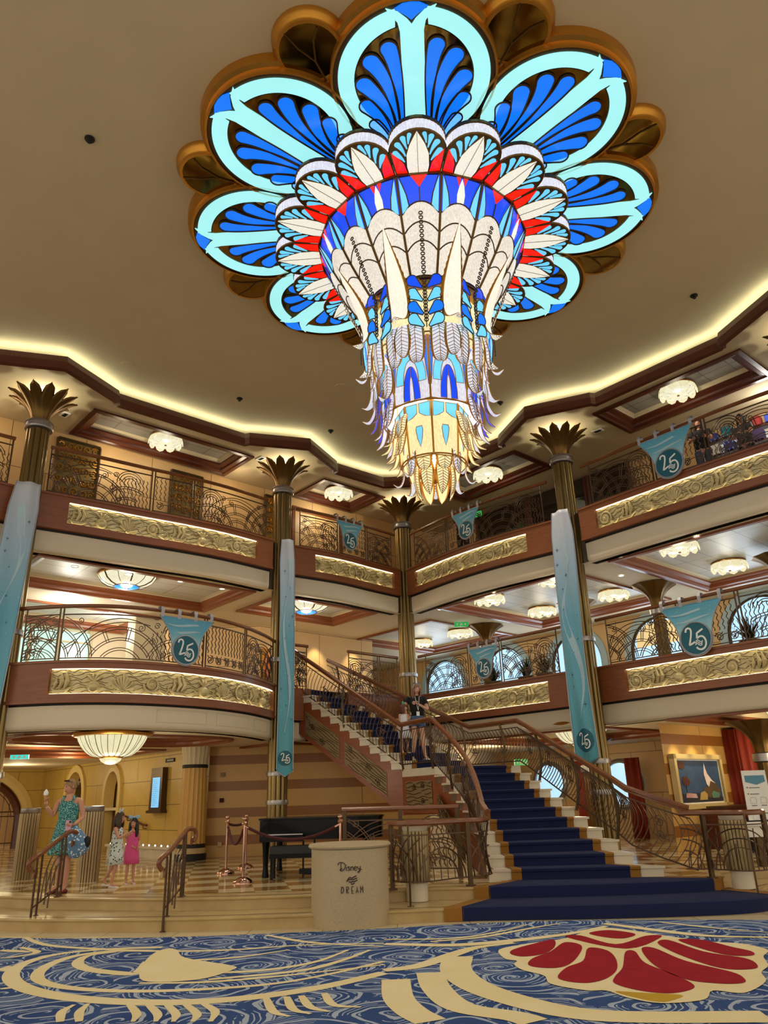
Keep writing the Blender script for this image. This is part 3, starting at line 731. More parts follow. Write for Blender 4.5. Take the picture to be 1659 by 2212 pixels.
# ground deck
wall('wall_left', R(4.75, -14.2)[:2], R(4.75, -2.25)[:2], Z3, CE3, M['lime'], [arch_loop(3.25, 1.4, Z3, 1.85, 12, .15), arch_loop(6.25, .95, Z3, 1.95, 12, .25)])
wall('wall_left', R(14, -14.2)[:2], R(4.75, -14.2)[:2], Z3, CE3, M['lime1'], [arch_loop(6.8, 3.8, Z3, 1.25, 16, -.22)])
wall('wall_back', (-4.75, 20.0), (.9, 20.35), Z3, CE3+.6, M['stripex'])
wall('wall_right', R(-1.15, 6.63)[:2], R(-7, 6.63)[:2], Z3, CE3, M['stripe1'])
wall('wall_right', R(-7, -6)[:2], R(-7, 14)[:2], Z3, CE3, M['maple2'], [arch_loop(0, 0, 0, 0)][:0])
wall('wall_back', (.9, 20.35), R(-7, -3.0)[:2], Z3, CE3, M['cream'])
# ================================================================ COLUMNS
def make_column(label, at, z0=Z3, cap=True, rings=(1.53, 2.14, 4.72)):
    x, y = at
    t = thing('column', label, 'column', (0, 0, z0), 'palm columns round the atrium')
    h = 9.0
    mb = MB()
    for k in range(10):
        a = 2*pi*k/10
        mb.tube([(.165*cos(a), .165*sin(a), z0), (.165*cos(a), .165*sin(a), h)], .068, 10)
    mb.tube([(0, 0, z0), (0, 0, h)], .14, 10)
    obj('shaft', mb, M['shaft'], t, True)
    mb = MB()
    prof = [(.23, 9.02), (.275, 9.03), (.29, 9.06), (.262, 9.08), (.262, 9.15), (.29, 9.17), (.275, 9.2), (.23, 9.21)]
    mb.lathe(prof, 28); obj('collar', mb, M['steel'], t, True)
    for z in rings:
        mb = MB(); mb.lathe([(.23, z-.05), (.255, z-.05), (.262, z), (.255, z+.05), (.23, z+.05)], 24); obj('ring', mb, M['steel'], t, True)
    # capital leaves
    mb = MB(); ns, nw = 12, 6
    rows = []
    for i in range(ns+1):
        u = i/ns
        r = .13+.07*u+.49*u**2.5; z = 9.18+.70*u-.02*u**5
        w = .065+.065*sin(pi*min(1, u*.95))**.8 if u < .8 else (.065+.065*sin(pi*.76)**.8)*max(0, (1-((u-.8)/.2)**2))**.5
        row = []
        for j in range(nw+1):
            q = j/nw*2-1
            row.append((r+(.045*(1-q*q)*(1 if u < .9 else .6)), w*q*1.02, z-.02*(1-q*q)))
        rows.append(row)
    mb.sheet(rows); lf = obj('leaf', mb, M['bronze'], t, True)
    so = lf.modifiers.new('s', 'SOLIDIFY'); so.thickness = .018
    n = 12
    lf.rotation_euler = (0, 0, 0)
    for k in range(1, n):
        c = lf.copy(); COL.objects.link(c); c.rotation_euler = (0, 0, 2*pi*k/n)
    t.location = (x, y, z0)
    light('POINT', (0, 0, 9.6-z0), 30, (1, .95, .7), .05, None, name='capital_uplight').parent = t
    return t
base_col = make_column('palm-topped bronze column left of the long banner, second from left', C2p)
for lab, at in (('palm-topped bronze column at the left edge of the picture', C1p), ('slim palm-topped bronze column in the corner where the balconies meet', (C3p[0]+.02, C3p[1]+.12)), ('palm-topped bronze column at right behind the long teal banner', C4p), ('palm column at the right edge, only leaf tips showing', C5p)):
    dup(base_col, (at[0], at[1], Z3), radians(7), lab)

# ================================================================ RAILINGS
def clip(pts, w, h):
    out = []; cur = []
    for p in pts:
        if 0 <= p[0] <= w and 0 <= p[1] <= h: cur.append(p)
        else:
            if len(cur) > 1: out.append(cur)
            cur = []
    if len(cur) > 1: out.append(cur)
    return out
def arc(cx, cy, r, a0, a1, n=22): return [(cx+r*cos(radians(a0+(a1-a0)*i/n)), cy+r*sin(radians(a0+(a1-a0)*i/n))) for i in range(n+1)]
def spiral(cx, cy, r, a0, turns=1.6, sgn=1, n=26):
    return [(cx+r*(1-i/n*.82)*cos(radians(a0)+sgn*turns*2*pi*i/n), cy+r*(1-i/n*.82)*sin(radians(a0)+sgn*turns*2*pi*i/n)) for i in range(n+1)]
def pattern(w, h, kind, mirror):
    L = []
    if kind == 0:
        cx = .34*w
        for r in (.42, .47, .62, .67, .84, .89, 1.06): L += clip(arc(cx+.15, -.3*h, r*h*1.15, 10, 172, 34), w, h)
        for r in (.5, .55, .78, .83, 1.02, 1.07): L += clip(arc(-.1*w, -.05*h, r*h, 0, 90, 24), w, h)
        for r in (.35, .4, .6, .65): L += clip(arc(.78*w, -.25*h, r*h*1.2, 60, 178, 24), w, h)
        for a in (48, 52, 78, 82, 112, 116, 140): L += clip([(cx+.15+r_*h*cos(radians(a)), -.3*h+r_*h*sin(radians(a))) for r_ in (.72, .8, .88, .96, 1.02)], w, h)
        for a in (30, 35, 60, 65): L += clip([(-.1*w+r_*h*cos(radians(a)), -.05*h+r_*h*sin(radians(a))) for r_ in (.5, .6, .7, .83)], w, h)
        # cresting wave with scroll ends
        L += clip([(.08*w+.5*w*t, .52*h+.4*h*sin(t*pi*.62)-.1*h*t) for t in [i/16 for i in range(17)]], w, h)
        L.append(spiral(.52*w, .72*h, .09*h, 60, 1.5, -1)); L.append(spiral(.60*w, .42*h, .085*h, 90, 1.5, -1)); L.append(spiral(.68*w, .14*h, .08*h, 90, 1.5, -1)); L.append(spiral(.12*w, .86*h, .08*h, 200, 1.4, 1)); L.append(spiral(.63*w, .8*h, .08*h, 20, 1.4, 1))
        for r in (.16, .22, .30, .36): L += clip(arc(.78*w, .62*h, r*h, 10, 175, 18), w, h)
        k = .60*w
        while k < w-.03:
            top = .62*h+.2*h*sin((k/w-.6)*6)
            L += clip([(k+.035*t+.018*sin(t*26), top*(1-t)) for t in [i/26 for i in range(27)]], w, h); k += .085
    elif kind == 1:
        k = .05
        while k < w-.03:
            L += clip([(k+.018*sin(t*26), h*(.32+.66*t)) for t in [i/22 for i in range(23)]], w, h); k += .1
        n = max(2, int(w/.24))
        for i in range(n):
            cx = (i+.5)*w/n; L.append(spiral(cx, .16*h, .11*h, 90+i*40, 1.7, 1 if i % 2 else -1))
            L += clip(arc(cx+w/n/2, .0, .22*h, 20, 160, 10), w, h); L += clip(arc(cx, .30*h, .09*h, 200, 340, 8), w, h)
    if mirror: L = [[(w-x, z) for x, z in p] for p in L]
    return L
RH = 1.05
def balcony_rail(path, d0, d1, zt, panels, label, off=-.06):
    """panels: list of (start fraction, end fraction, kind, mirror)"""
    o = thing('balcony_railing', label, 'railing', path.at((d0+d1)/2, off, zt+.01), 'scrolled balcony railings')
    L = d1-d0
    mb = MB(); pts = [path.at(s, off, zt+RH) for s in path.run(d0, d1, .18)]
    mb.tube(pts, .04, 8); obj('handrail', mb, M['rail'], o, True)
    for a, b, k, mi in panels:
        s0, s1 = d0+a*L+.035, d0+b*L-.035; w = s1-s0; h = RH-.22
        mb = MB()
        zb = zt+.06
        fr = [path.at(s, off, zb) for s in path.run(s0, s1, .18)]; mb.tube(fr, .013, 4)
        mb.tube([path.at(s, off, zb+h) for s in path.run(s0, s1, .18)], .016, 4)
        for s in (s0, s1): mb.tube([path.at(s, off, zt+.01), path.at(s, off, zt+RH-.03)], .018, 4)
        for pl in pattern(w, h, k, mi):
            mb.tube([path.at(s0+x, off, zb+z) for x, z in pl], .0095, 4)
        obj('scroll_panel', mb, M['iron'], o)
    return o
def panels_for(fr, kinds, mir):
    return [(fr[i], fr[i+1], kinds[i], mir[i]) for i in range(len(fr)-1)]
def bayrail(key, fr, kinds, mir, label, m0=.16, m1=.16):
    P = BAYS[key]['P']; balcony_rail(P, m0, P.L-m1, BAYS[key]['z'], panels_for(fr, kinds, mir), label)
bayrail('d5b0', [0, .3, .66, 1], [0, 1, 0], [1, 0, 0], 'upper scrolled railing left of the leftmost column, cut by the picture edge')
bayrail('d5b1', [0, .42, .6, 1], [0, 1, 0], [0, 0, 1], 'upper scrolled railing in front of the gold wall plaques at left')
bayrail('d5b2', [.03, .38, .68, .97], [0, 1, 0], [0, 0, 1], 'short upper scrolled railing left of the corner column')
bayrail('d5b3', [.03, .33, .52, .97], [0, 1, 0], [0, 0, 0], 'upper scrolled railing right of the corner column, with a dark glass wall behind')
bayrail('d5b4', [.04, .36, .60, .97], [0, 1, 0], [0, 0, 1], 'upper scrolled railing at far right with people behind it')
bayrail('d4b1', [.02, .13, .56, .75, .985], [0, 0, 1, 0], [1, 0, 0, 1], 'bulging middle-level scrolled railing at left over the gilded relief', .1, .1)
bayrail('d4b3', [.05, .38, .60, .96], [0, 1, 0], [0, 0, 0], 'middle-level scrolled railing behind the stairs with big windows behind')
bayrail('d4b4', [.04, .36, .58, .97], [0, 1, 0], [0, 0, 1], 'middle-level scrolled railing at far right above the painting')
P = BAYS['d4b2']['P']
balcony_rail(P, .05, P.L*.18, Z4, [(0, 1, 0, 0)], 'short scrolled railing left of the stair top')
balcony_rail(P, P.L*.51, P.L-.1, Z4, [(0, .6, 0, 1), (.6, 1, 1, 0)], 'scrolled railing between the stair top and the corner column')

# ================================================================ BANNERS
def fabric(name, stops, scale=2.4):
    m, nt, p = new_mat(name)
    v = coords(nt); sp = node(nt, 'ShaderNodeSeparateXYZ'); nt.links.new(v, sp.inputs[0])
    n = noise(nt, coords(nt, (1, 1, .5)), scale, 4, .6, 1.5)
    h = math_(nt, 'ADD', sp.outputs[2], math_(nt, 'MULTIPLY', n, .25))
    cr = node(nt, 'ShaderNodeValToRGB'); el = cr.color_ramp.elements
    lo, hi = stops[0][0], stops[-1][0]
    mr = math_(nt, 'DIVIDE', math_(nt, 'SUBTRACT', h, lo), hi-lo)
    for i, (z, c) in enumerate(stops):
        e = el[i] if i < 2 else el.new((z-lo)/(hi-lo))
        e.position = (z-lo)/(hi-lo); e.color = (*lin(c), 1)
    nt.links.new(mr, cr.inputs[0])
    # pale streaks printed along the cloth
    w = node(nt, 'ShaderNodeTexNoise'); w.inputs['Scale'].default_value = 1.1; w.inputs['Distortion'].default_value = 2.2; nt.links.new(coords(nt, (1.2, 1.2, .8)), w.inputs['Vector'])
    st = math_(nt, 'MULTIPLY', math_(nt, 'LESS_THAN', math_(nt, 'ABSOLUTE', math_(nt, 'SUBTRACT', w.outputs[0], .5)), .014), .32)
    vo = node(nt, 'ShaderNodeTexVoronoi'); vo.inputs['Scale'].default_value = 14; nt.links.new(v, vo.inputs['Vector'])
    dots = math_(nt, 'LESS_THAN', vo.outputs['Distance'], .10)
    f = math_(nt, 'MULTIPLY', dots, .75)
    nt.links.new(mixc(nt, f, cr.outputs[0], lin((214, 236, 240))), p.inputs['Base Color'])
    p.inputs['Roughness'].default_value = .45; p.inputs['Sheen Weight'].default_value = .2
    return m
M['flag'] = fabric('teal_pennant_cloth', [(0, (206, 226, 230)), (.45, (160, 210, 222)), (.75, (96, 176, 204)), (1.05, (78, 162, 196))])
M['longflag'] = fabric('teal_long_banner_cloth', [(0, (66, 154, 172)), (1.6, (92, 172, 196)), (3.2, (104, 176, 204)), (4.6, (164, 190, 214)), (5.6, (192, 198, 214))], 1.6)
M['ribbonprint'] = mat('pale_print', (176, 210, 226), .5, 0, .12, 12)
M['disc'] = mat('dark_teal_disc', (10, 96, 116), .5, 0, .05)
M['silver'] = mat('silver_ribbon', (176, 176, 186), .35, .4, .35, 40)
M['white'] = mat('white_print', (240, 244, 244), .5, 0, 0)
def stroke2d(mb, pts, w, fr, off):
    """flat ribbon lettering; fr maps (u, v, out) to 3D"""
    n = len(pts); rows = []
    for i in range(n):
        a = pts[max(0, i-1)]; b = pts[min(n-1, i+1)]; t = Vector((b[0]-a[0], b[1]-a[1])); t.normalize() if t.length else None
        nx, ny = -t.y, t.x
        rows.append([fr(pts[i][0]-nx*w/2, pts[i][1]-ny*w/2, off), fr(pts[i][0]+nx*w/2, pts[i][1]+ny*w/2, off), fr(pts[i][0]+nx*w/2, pts[i][1]+ny*w/2, off+.004), fr(pts[i][0]-nx*w/2, pts[i][1]-ny*w/2, off+.004)])
    mb.sheet(rows, closed=True); mb.f.append(tuple(range(len(mb.v)-4*n, len(mb.v)-4*n+4))); mb.m.append(0); mb.f.append(tuple(range(len(mb.v)-4, len(mb.v)))); mb.m.append(0)
def num25(mb, cx, cy, s, fr, off):
    two = [(-.40, .30), (-.36, .42), (-.26, .46), (-.17, .40), (-.16, .28), (-.2, .1), (-.27, -.12), (-.30, -.2), (-.28, -.23), (-.05, -.14)]
    five_top = [(.36, .34), (.12, .22), (.08, .20), (.06, .05), (.05, -.02)]
    five = [(.05, -.02), (.18, .05), (.32, .02), (.40, -.12), (.40, -.28), (.32, -.42), (.18, -.48), (.04, -.44), (-.02, -.36)]
    def sm(p, sub=5):
        Q = [Vector(q) for q in p]; Q = [2*Q[0]-Q[1]]+Q+[2*Q[-1]-Q[-2]]; o = []
        for i in range(1, len(Q)-2):
            for k in range(sub):
                t = k/sub; a, b, c, d = Q[i-1], Q[i], Q[i+1], Q[i+2]; o.append(.5*((2*b)+(c-a)*t+(2*a-5*b+4*c-d)*t*t+(3*b-a-3*c+d)*t**3))
        o.append(Q[-2]); return [(v.x, v.y) for v in o]
    for pl in (sm(two), five_top, sm(five)): stroke2d(mb, [(cx+x*s, cy+y*s) for x, y in pl], .075*s, fr, off)
    for k in range(3):
        stroke2d(mb, [(cx+(-.06+.3*t+.02*k)*s, cy+(-.22+.07*k-.05+.05*sin(t*pi*2))*s) for t in [i/8 for i in range(9)]], .035*s, fr, off)
def pennant(path, d, zt, w, label, off=.1):
    """cloth pennant hung from the handrail by four loops"""
    p0 = Vector(path.at(d-w/2, off)); p1 = Vector(path.at(d+w/2, off)); t = (p1-p0).normalized(); c = (p0+p1)/2
    n = Vector((-t.y, t.x, 0))
    if n.xy.dot(VOID-c.xy) < 0: n = -n
    sx = 1 if t.cross(Vector((0, 0, 1))).dot(n) > 0 else -1     # reading direction seen from the hall
    t = t*sx; zr = zt+RH
    fr = lambda u, v, o_: (c.x+t.x*u+n.x*o_, c.y+t.y*u+n.y*o_, zr+v)
    o = thing('pennant', label, 'banner', (c.x, c.y, zr-1.0), 'pennants with the number 25')
    R_ = w*.245; cy = -.12-w*.53
    def side(k):     # outline half: x as a function of depth
        z0 = -.13
        if k < .55: u = k/.55; return w/2*(1-u)+ (R_*1.02)*u - .05*w*sin(pi*u), z0-(abs(cy)-.13-.0)*u*.92
        a = radians(12-(k-.55)/.45*102); return R_*1.05*cos(a), cy+R_*1.05*sin(a)
    N = 26
    def loop(sc=1., o_=0.):
        R1 = [side(i/N) for i in range(N+1)]; pts = [(x*sc, y) for x, y in R1]+[(-x*sc, y) for x, y in R1[::-1][1:]]
        return [fr(x, y, o_+.012*sin(x*14)*(1 if y > cy+R_ else 0)) for x, y in pts]
    mb = MB(); lp = loop(); mb.prism(lp, (n.x*.006, n.y*.006, 0)); cl = obj('cloth', mb, M['flag'], o)
    mb = MB()
    for y0, k_ in ((-.22*w/1.2-.04, .78), (-.36*w/1.2-.04, .55)):
        mb.sheet([[fr(u, y0+.03*sin(u*7/w)+.012*(1-abs(u)*2/w), .010), fr(u, y0-.035*(1-(2*u/(w*k_))**2)+.03*sin(u*7/w), .010)] for u in [w*k_*(i/20-.5) for i in range(21)]])
    obj('printed_waves', mb, M['ribbonprint'], o)
    mb = MB(); mb.tube([Vector(q)+n*.008 for q in loop(1.0)], .011, 4, closed=True); obj('ribbon_edge', mb, M['silver'], o, True)
    for k in range(4):
        u = -w/2+.05+k*(w-.1)/3; mb = MB()
        pr = [fr(u, -.16, .012), fr(u, -.02, .03), fr(u, .045, 0), fr(u, .045, -.1), fr(u, -.02, -.13)]
        mb.sheet([[tuple(Vector(q)-t*.035), tuple(Vector(q)+t*.035)] for q in pr]); obj('hanging_loop', mb, M['silver'], o)
    mb = MB(); cen = [fr(R_*.93*cos(a), cy+R_*.93*sin(a), .014) for a in [2*pi*i/36 for i in range(36)]]
    mb.prism(cen, (n.x*.006, n.y*.006, 0)); dc = obj('disc', mb, M['disc'], o)
    mb = MB(); mb.tube([fr(R_*.97*cos(a), cy+R_*.97*sin(a), .016) for a in [2*pi*i/36 for i in range(36)]], .016, 5, closed=True); obj('ribbon_ring', mb, M['silver'], o, True)
    mb = MB(); num25(mb, 0, cy, R_*1.45, fr, .021); obj('number_25', mb, M['white'], dc)
    return o
def nearest(path, px):   # distance along path of a world xy
    v = Vector(px); return min(((path.p[i]-v).length, path.s[i]) for i in range(len(path.p)))[1]
PEN = [('d5b2', (-1.0, 19.4), 1.0, 'teal pennant reading 25 on the short upper railing left of the corner column'),
 ('d5b3', (2.23, 18.85), 1.0, 'teal pennant reading 25 on the upper railing right of the corner column'),
 ('d5b4', (6.02, 14.6), 1.3, 'teal pennant reading 25 on the upper railing at far right'),
 ('d4b1', (-4.05, 14.95), 1.2, 'teal pennant reading 25 on the bulging middle railing at left'),
 ('d4b3', (2.42, 19.15), 1.0, 'teal pennant reading 25 on the middle railing behind the stairs'),
 ('d4b4', (6.15, 15.05), 1.35, 'teal pennant reading 25 on the middle railing at far right')]
for k, xy, w, lab in PEN:
    P = BAYS[k]['P']; pennant(P, nearest(P, xy), BAYS[k]['z'], w, lab)
def long_banner(c, nrm, w, zt, zb, label, drift=0., num=True):
    n = Vector((nrm[0], nrm[1], 0)).normalized(); t = Vector((-n.y, n.x, 0))
    if t.cross(Vector((0, 0, 1))).dot(n) < 0: t = -t
    H = zt-zb; base = Vector((c[0], c[1], zb))
    o = thing('long_banner', label, 'banner', tuple(base), 'long cloth banners on the columns')
    def P3(u, v, out=0.):   # u across, v height 0..H
        k = v/H; ww = 1.0 if k < .9 else 1-.2*((k-.9)/.1)
        q = base+t*(u*ww+drift*(1-k))+n*(out+.03*sin(u*16+v*1.3)+.02*sin(u*9-v*.9)+.035*sin(v*.9))+Vector((0, 0, v))
        return tuple(q)
    rows = []; nv, nu = 60, 14
    for i in range(nv+1):
        v = H*i/nv; row = []
        for j in range(nu+1):
            u = (j/nu-.5)*w; zz = v
            if i == 0: zz = abs(u)*.62
            row.append(P3(u, max(zz, v) if i > 4 else (abs(u)*.62)*(1-i/5)+v*(i/5)))
        rows.append(row)
    mb = MB(); mb.sheet(rows); cl = obj('cloth', mb, M['longflag'], o, True)
    so = cl.modifiers.new('s', 'SOLIDIFY'); so.thickness = .006
    for sgn in (-1, 1):
        mb = MB(); mb.tube([P3(sgn*w/2, .16+ (H-.16)*i/60, .006) for i in range(61)], .011, 4); obj('ribbon_edge', mb, M['silver'], o, True)
    mb = MB(); mb.tube([P3(-w/2, w*.31, .006), P3(0, 0, .006), P3(w/2, w*.31, .006)], .011, 4); obj('ribbon_edge', mb, M['silver'], o, True)
    if num:
        fr = lambda u, v, o_: P3(u, v, o_+.01)
        r_ = w*.40; cy = .16+w*.62
        mb = MB(); rows = [[fr(r_*q*cos(a), cy+r_*1.08*q*sin(a), .004) for a in [2*pi*i/30 for i in range(30)]] for q in (.01, .33, .66, 1)]
        mb.sheet(rows, closed=True); d = obj('disc', mb, M['disc'], o)
        mb = MB(); num25(mb, 0, cy, r_*1.5, fr, .012); obj('number_25', mb, M['white'], d)
    mb = MB(); pts = [(.24*w*sin(v*2.1+c[0])*(1 if v < H*.8 else .6), v, .012+.11*w*2*abs(sin(v*1.05+c[0]*.5))**1.5) for v in [H*(.17+.74*i/70) for i in range(71)]]
    mb.sheet([[P3(max(-w*.47, u-q/2), v, .010), P3(min(w*.47, u+q/2), v, .010)] for u, v, q in pts]); obj('printed_ribbon', mb, M['ribbonprint'], o, True)
    # compass stars printed down the cloth
    mb = MB(); rs = random.Random(int(abs(c[0]*100)))
    for k in range(11):
        u, v, s = rs.uniform(-.36, .36)*w, H*(.22+.7*k/11+rs.uniform(-.02, .02)), rs.uniform(.03, .07)
        lp = []
        for q in range(8):
            rr = s if q % 2 == 0 else s*.18
            lp.append(P3(u+rr*.7*cos(pi*q/4), v+rr*sin(pi*q/4), .012))
        mb.prism(lp, (n.x*.002, n.y*.002, 0))
    obj('printed_stars', mb, mat('star_print', (34, 84, 110), .6, 0, 0), o)
    return o
e2 = (E2.x, E2.y); e1 = (-E1.x, -E1.y)
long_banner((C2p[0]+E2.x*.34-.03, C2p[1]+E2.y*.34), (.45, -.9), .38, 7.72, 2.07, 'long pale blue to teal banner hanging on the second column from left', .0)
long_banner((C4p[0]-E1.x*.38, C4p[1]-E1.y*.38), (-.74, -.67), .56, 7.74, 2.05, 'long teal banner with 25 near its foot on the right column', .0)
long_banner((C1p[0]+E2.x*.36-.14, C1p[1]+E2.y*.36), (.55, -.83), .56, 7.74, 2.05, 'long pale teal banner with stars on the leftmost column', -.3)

# ================================================================ LAMPS
def flower_lamp(label, loc, r=.36, power=12, grp='scalloped glass ceiling lamps'):
    t = thing('ceiling_lamp', label, 'ceiling lamp', (0, 0, 0), grp)
    mb = MB(); mb.lathe([(.0, 0), (r*.9, 0), (r*1.0, -.02), (r*.98, -.045), (r*.9, -.05)], 28); obj('rim', mb, M['gold'], t, True)
    mb = MB(); mb.lathe([(r*.92, -.05), (r*.98, -.1), (r*.86, -.16), (r*.55, -.2), (0, -.215)], 28); obj('glass_dome', mb, M['g_lamp'], t, True)
    mb = MB()
    for k in range(10):
        a = 2*pi*(k+.5)/10; rows = []
        for i in range(6):
            u = i/5; rr = r*(1.0+.06*sin(u*2)); z = -.05-.17*u; w = .95*sqrt(max(0, 1-u**2.2))
            rows.append([(rr*cos(a+w*q*2*pi/20), rr*sin(a+w*q*2*pi/20), z) for q in (-1, -.5, 0, .5, 1)])
        mb.sheet(rows)
    obj('scallop_petals', mb, M['g_lampbowl'], t, True)
    mb = MB()
    for k in range(10):
        a = 2*pi*k/10; mb.tube([(r*1.0*cos(a), r*1.0*sin(a), -.05), (r*.9*cos(a+.16), r*.9*sin(a+.16), -.15), (r*.5*cos(a+.31), r*.5*sin(a+.31), -.205)], .005, 3)
    obj('lead_line', mb, M['bronzed'], t)
    mb = MB(); mb.ball((0, 0, -.22), (.03, .03, .02)); obj('finial', mb, M['bronzed'], t, True)
    light('POINT', (0, 0, -.55), power, (1, .88, .66), .15, t)
    t.location = loc
    return t
lz4 = CE4+.2; lz5 = CE5+.2
L0 = flower_lamp('scalloped glass ceiling lamp on the top ceiling at left over the curved balcony', R(7.2, -.82, lz5), .40)
def lamp_at(a, b, z, lab, **k):
    return dup(L0, R(a, b, z), None, lab)
lamp_at(1.66, -.9, lz5, 'scalloped glass ceiling lamp on the top ceiling left of the corner column')
lamp_at(-.85, 2.75, lz5, 'scalloped glass ceiling lamp on the top ceiling just right of the chandelier tip')
lamp_at(-.72, 8.6, lz5, 'scalloped glass ceiling lamp on the top ceiling at far right')
ML = [(-.98, 7.86, 'first scalloped lamp under the far right upper balcony, nearest the front'), (-3.41, 7.84, 'scalloped lamp behind the front one under the far right upper balcony'), (-3.5, 4.58, 'scalloped lamp right of the long banner on the middle-level ceiling'), (-1.05, 2.27, 'scalloped lamp on the middle-level ceiling over the balcony behind the stairs'), (-3.46, 2.2, 'smaller scalloped lamp farther back between corner column and right banner'), (-3.71, -1.34, 'scalloped lamp just right of the corner column on the middle-level ceiling'), (-.86, 4.6, 'scalloped lamp half hidden by the long teal banner'), (-3.77, -3.26, 'farthest small scalloped lamp right behind the corner column')]
for a, b, lab in ML: lamp_at(a, b, lz4, lab)
lamp_at(-.75, 10.6, lz4, 'scalloped lamp on the middle-level ceiling past the right picture edge')
def dome_lamp(label, loc, r):
    t = thing('dome_lamp', label, 'ceiling lamp', (0, 0, 0), 'stained glass dome lamps')
    mb = MB(); mb.lathe([(0, 0), (r, 0), (r*1.04, -.025), (r*1.02, -.05), (r*.96, -.055)], 36); obj('rim', mb, M['gold'], t, True)
    mb = MB(); mb.lathe([(r*.98, -.05), (r*.86, -.17), (r*.66, -.25), (r*.44, -.29)], 36, close=False); obj('glass_dome', mb, M['g_lamp'], t, True)
    mb = MB(); mb.lathe([(r*.44, -.29), (r*.3, -.32), (0, -.335)], 30, close=False); obj('blue_centre', mb, M['g_blue'], t, True)
    mb = MB()
    for k in range(12):
        a = 2*pi*k/12; mb.tube([(r*q*cos(a), r*q*sin(a), z-.004) for q, z in ((.98, -.05), (.86, -.17), (.66, -.25), (.44, -.29))], .008 if k % 2 else .02, 4)
    mb.tube([(r*.44*cos(a), r*.44*sin(a), -.295) for a in [2*pi*i/24 for i in range(24)]], .012, 4, closed=True)
    for k in range(6):
        a = 2*pi*k/6; mb.tube([(r*.44*cos(a), r*.44*sin(a), -.297), (0, 0, -.34)], .008, 4)
    obj('leading', mb, M['bronzed'], t)
    light('POINT', (0, 0, -.5), 40, (1, .88, .66), .2, t)
    t.location = loc; return t
D0 = dome_lamp('large glass dome lamp with a blue centre over the middle-level lounge at left', R(7.65, -1.33, CE4+.19), .66)
dup(D0, R(2.7, -1.05, CE4+.19), None, 'glass dome lamp with a blue centre partly behind the long pale banner')
def bowl_lamp(label, loc, r):
    t = thing('bowl_lamp', label, 'hanging bowl lamp', (0, 0, 0), 'big petal bowl lamps')
    mb = MB(); mb.lathe([(r*.2, .1), (r*1.24, .05), (r*1.3, .01), (r*1.22, -.03), (r*1.0, -.04), (r*.9, .0)], 40); obj('bronze_crown', mb, M['gold'], t, True)
    mb = MB(); mb.tube([(0, 0, .05), (0, 0, .38)], .05, 10); obj('stem', mb, M['gold'], t, True)
    mb = MB()
    for k in range(16):
        a = 2*pi*k/16; rows = []
        for i in range(9):
            u = i/8; rr = r*(1.02-.66*u**1.25)+.02; z = -.03-.36*sin(u*pi/2)**1.0
            w = (1-.0*u)*.96; rows.append([((rr+.03*(1-q*q))*cos(a+w*q*pi/16), (rr+.03*(1-q*q))*sin(a+w*q*pi/16), z-.012*(1-q*q)) for q in (-1, -.6, 0, .6, 1)])
        mb.sheet(rows)
    obj('petal_glass', mb, M['g_lampbowl'], t, True)
    mb = MB()
    for k in range(32):
        a = 2*pi*(k+.5)/32; rr = lambda u: r*(1.02-.66*u**1.25)+.02
        e = .0 if k % 2 == 0 else .03
        mb.tube([((rr(u)+e)*cos(a+pi/32), (rr(u)+e)*sin(a+pi/32), -.035-.36*sin(u*pi/2)-e*.4) for u in [i/8 for i in range(9)]], .007 if k % 2 == 0 else .004, 4)
    obj('leading', mb, M['bronzed'], t)
    mb = MB(); mb.lathe([(r*.38, -.38), (r*.38, -.42), (r*.36, -.43)], 24, close=False); obj('ring', mb, M['gold'], t, True)
    mb = MB(); mb.lathe([(r*.36, -.42), (r*.3, -.48), (r*.16, -.53), (0, -.545)], 24, close=False); obj('bottom_cup', mb, M['g_lampbowl'], t, True)
    light('POINT', (0, 0, -.75), 32, (1, .86, .6), .3, t)
    t.location = loc; return t
B0 = bowl_lamp('big lit petal bowl lamp hanging under the bulging balcony at lower left', R(8.45, .62, CE3-.04), .58)
dup(B0, R(-.95, 4.75, CE3+.12), None, 'big lit petal bowl lamp behind the stair rail left of the long teal banner')
dup(B0, R(-1.9, 9.3, CE3+.15), None, 'petal bowl lamp cut by the right picture edge below the middle balcony')

# recessed downlights
def downlight(label, loc, r=.07, power=0, aim=None):
    t = thing('downlight', label, 'downlight', (0, 0, 0), 'recessed downlights')
    mb = MB(); mb.lathe([(r*.75, 0), (r*1.2, 0), (r*1.25, -.012), (r*.8, -.006)], 20, close=False); obj('trim_ring', mb, M['whitepaint'], t, True)
    mb = MB(); mb.lathe([(0, -.004), (r*.8, -.004)], 20, close=False); obj('lens', mb, M['g_down'], t)
    t.location = loc; return t
DL = downlight('recessed downlight under the upper balcony at left, first of the row from left', BAYS['d5b1']['P'].at(1.1, -.8, CE4-.012))
dls = []
P = BAYS['d5b1']['P']
words = ['second', 'third', 'fourth']
for i, f in enumerate((.40, .62, .84)): dls.append((P.at(P.L*f, -.8, CE4-.012), words[i]+' recessed downlight from left in the row under the upper left balcony'))
P = BAYS['d5b3']['P']
for i, f in enumerate((.14, .34, .56)): dls.append((P.at(P.L*f, -.55, CE4-.012), ['first', 'second', 'third'][i]+' downlight right of the corner column under the upper balcony'))
P = BAYS['d5b4']['P']
for i, f in enumerate((.12, .45, .8)): dls.append((P.at(P.L*f, -.5, CE4-.012), ['first', 'second', 'third'][i]+' downlight from the long banner under the far right upper balcony'))
for i, b in enumerate((5.9, 6.0)): dls.append((R(-1.6-1.3*i, 6.0, CE4-.012), ['nearer', 'farther'][i]+' downlight on the cream beam between the two right coffers'))
for loc, lab in dls: dup(DL, loc, None, lab)
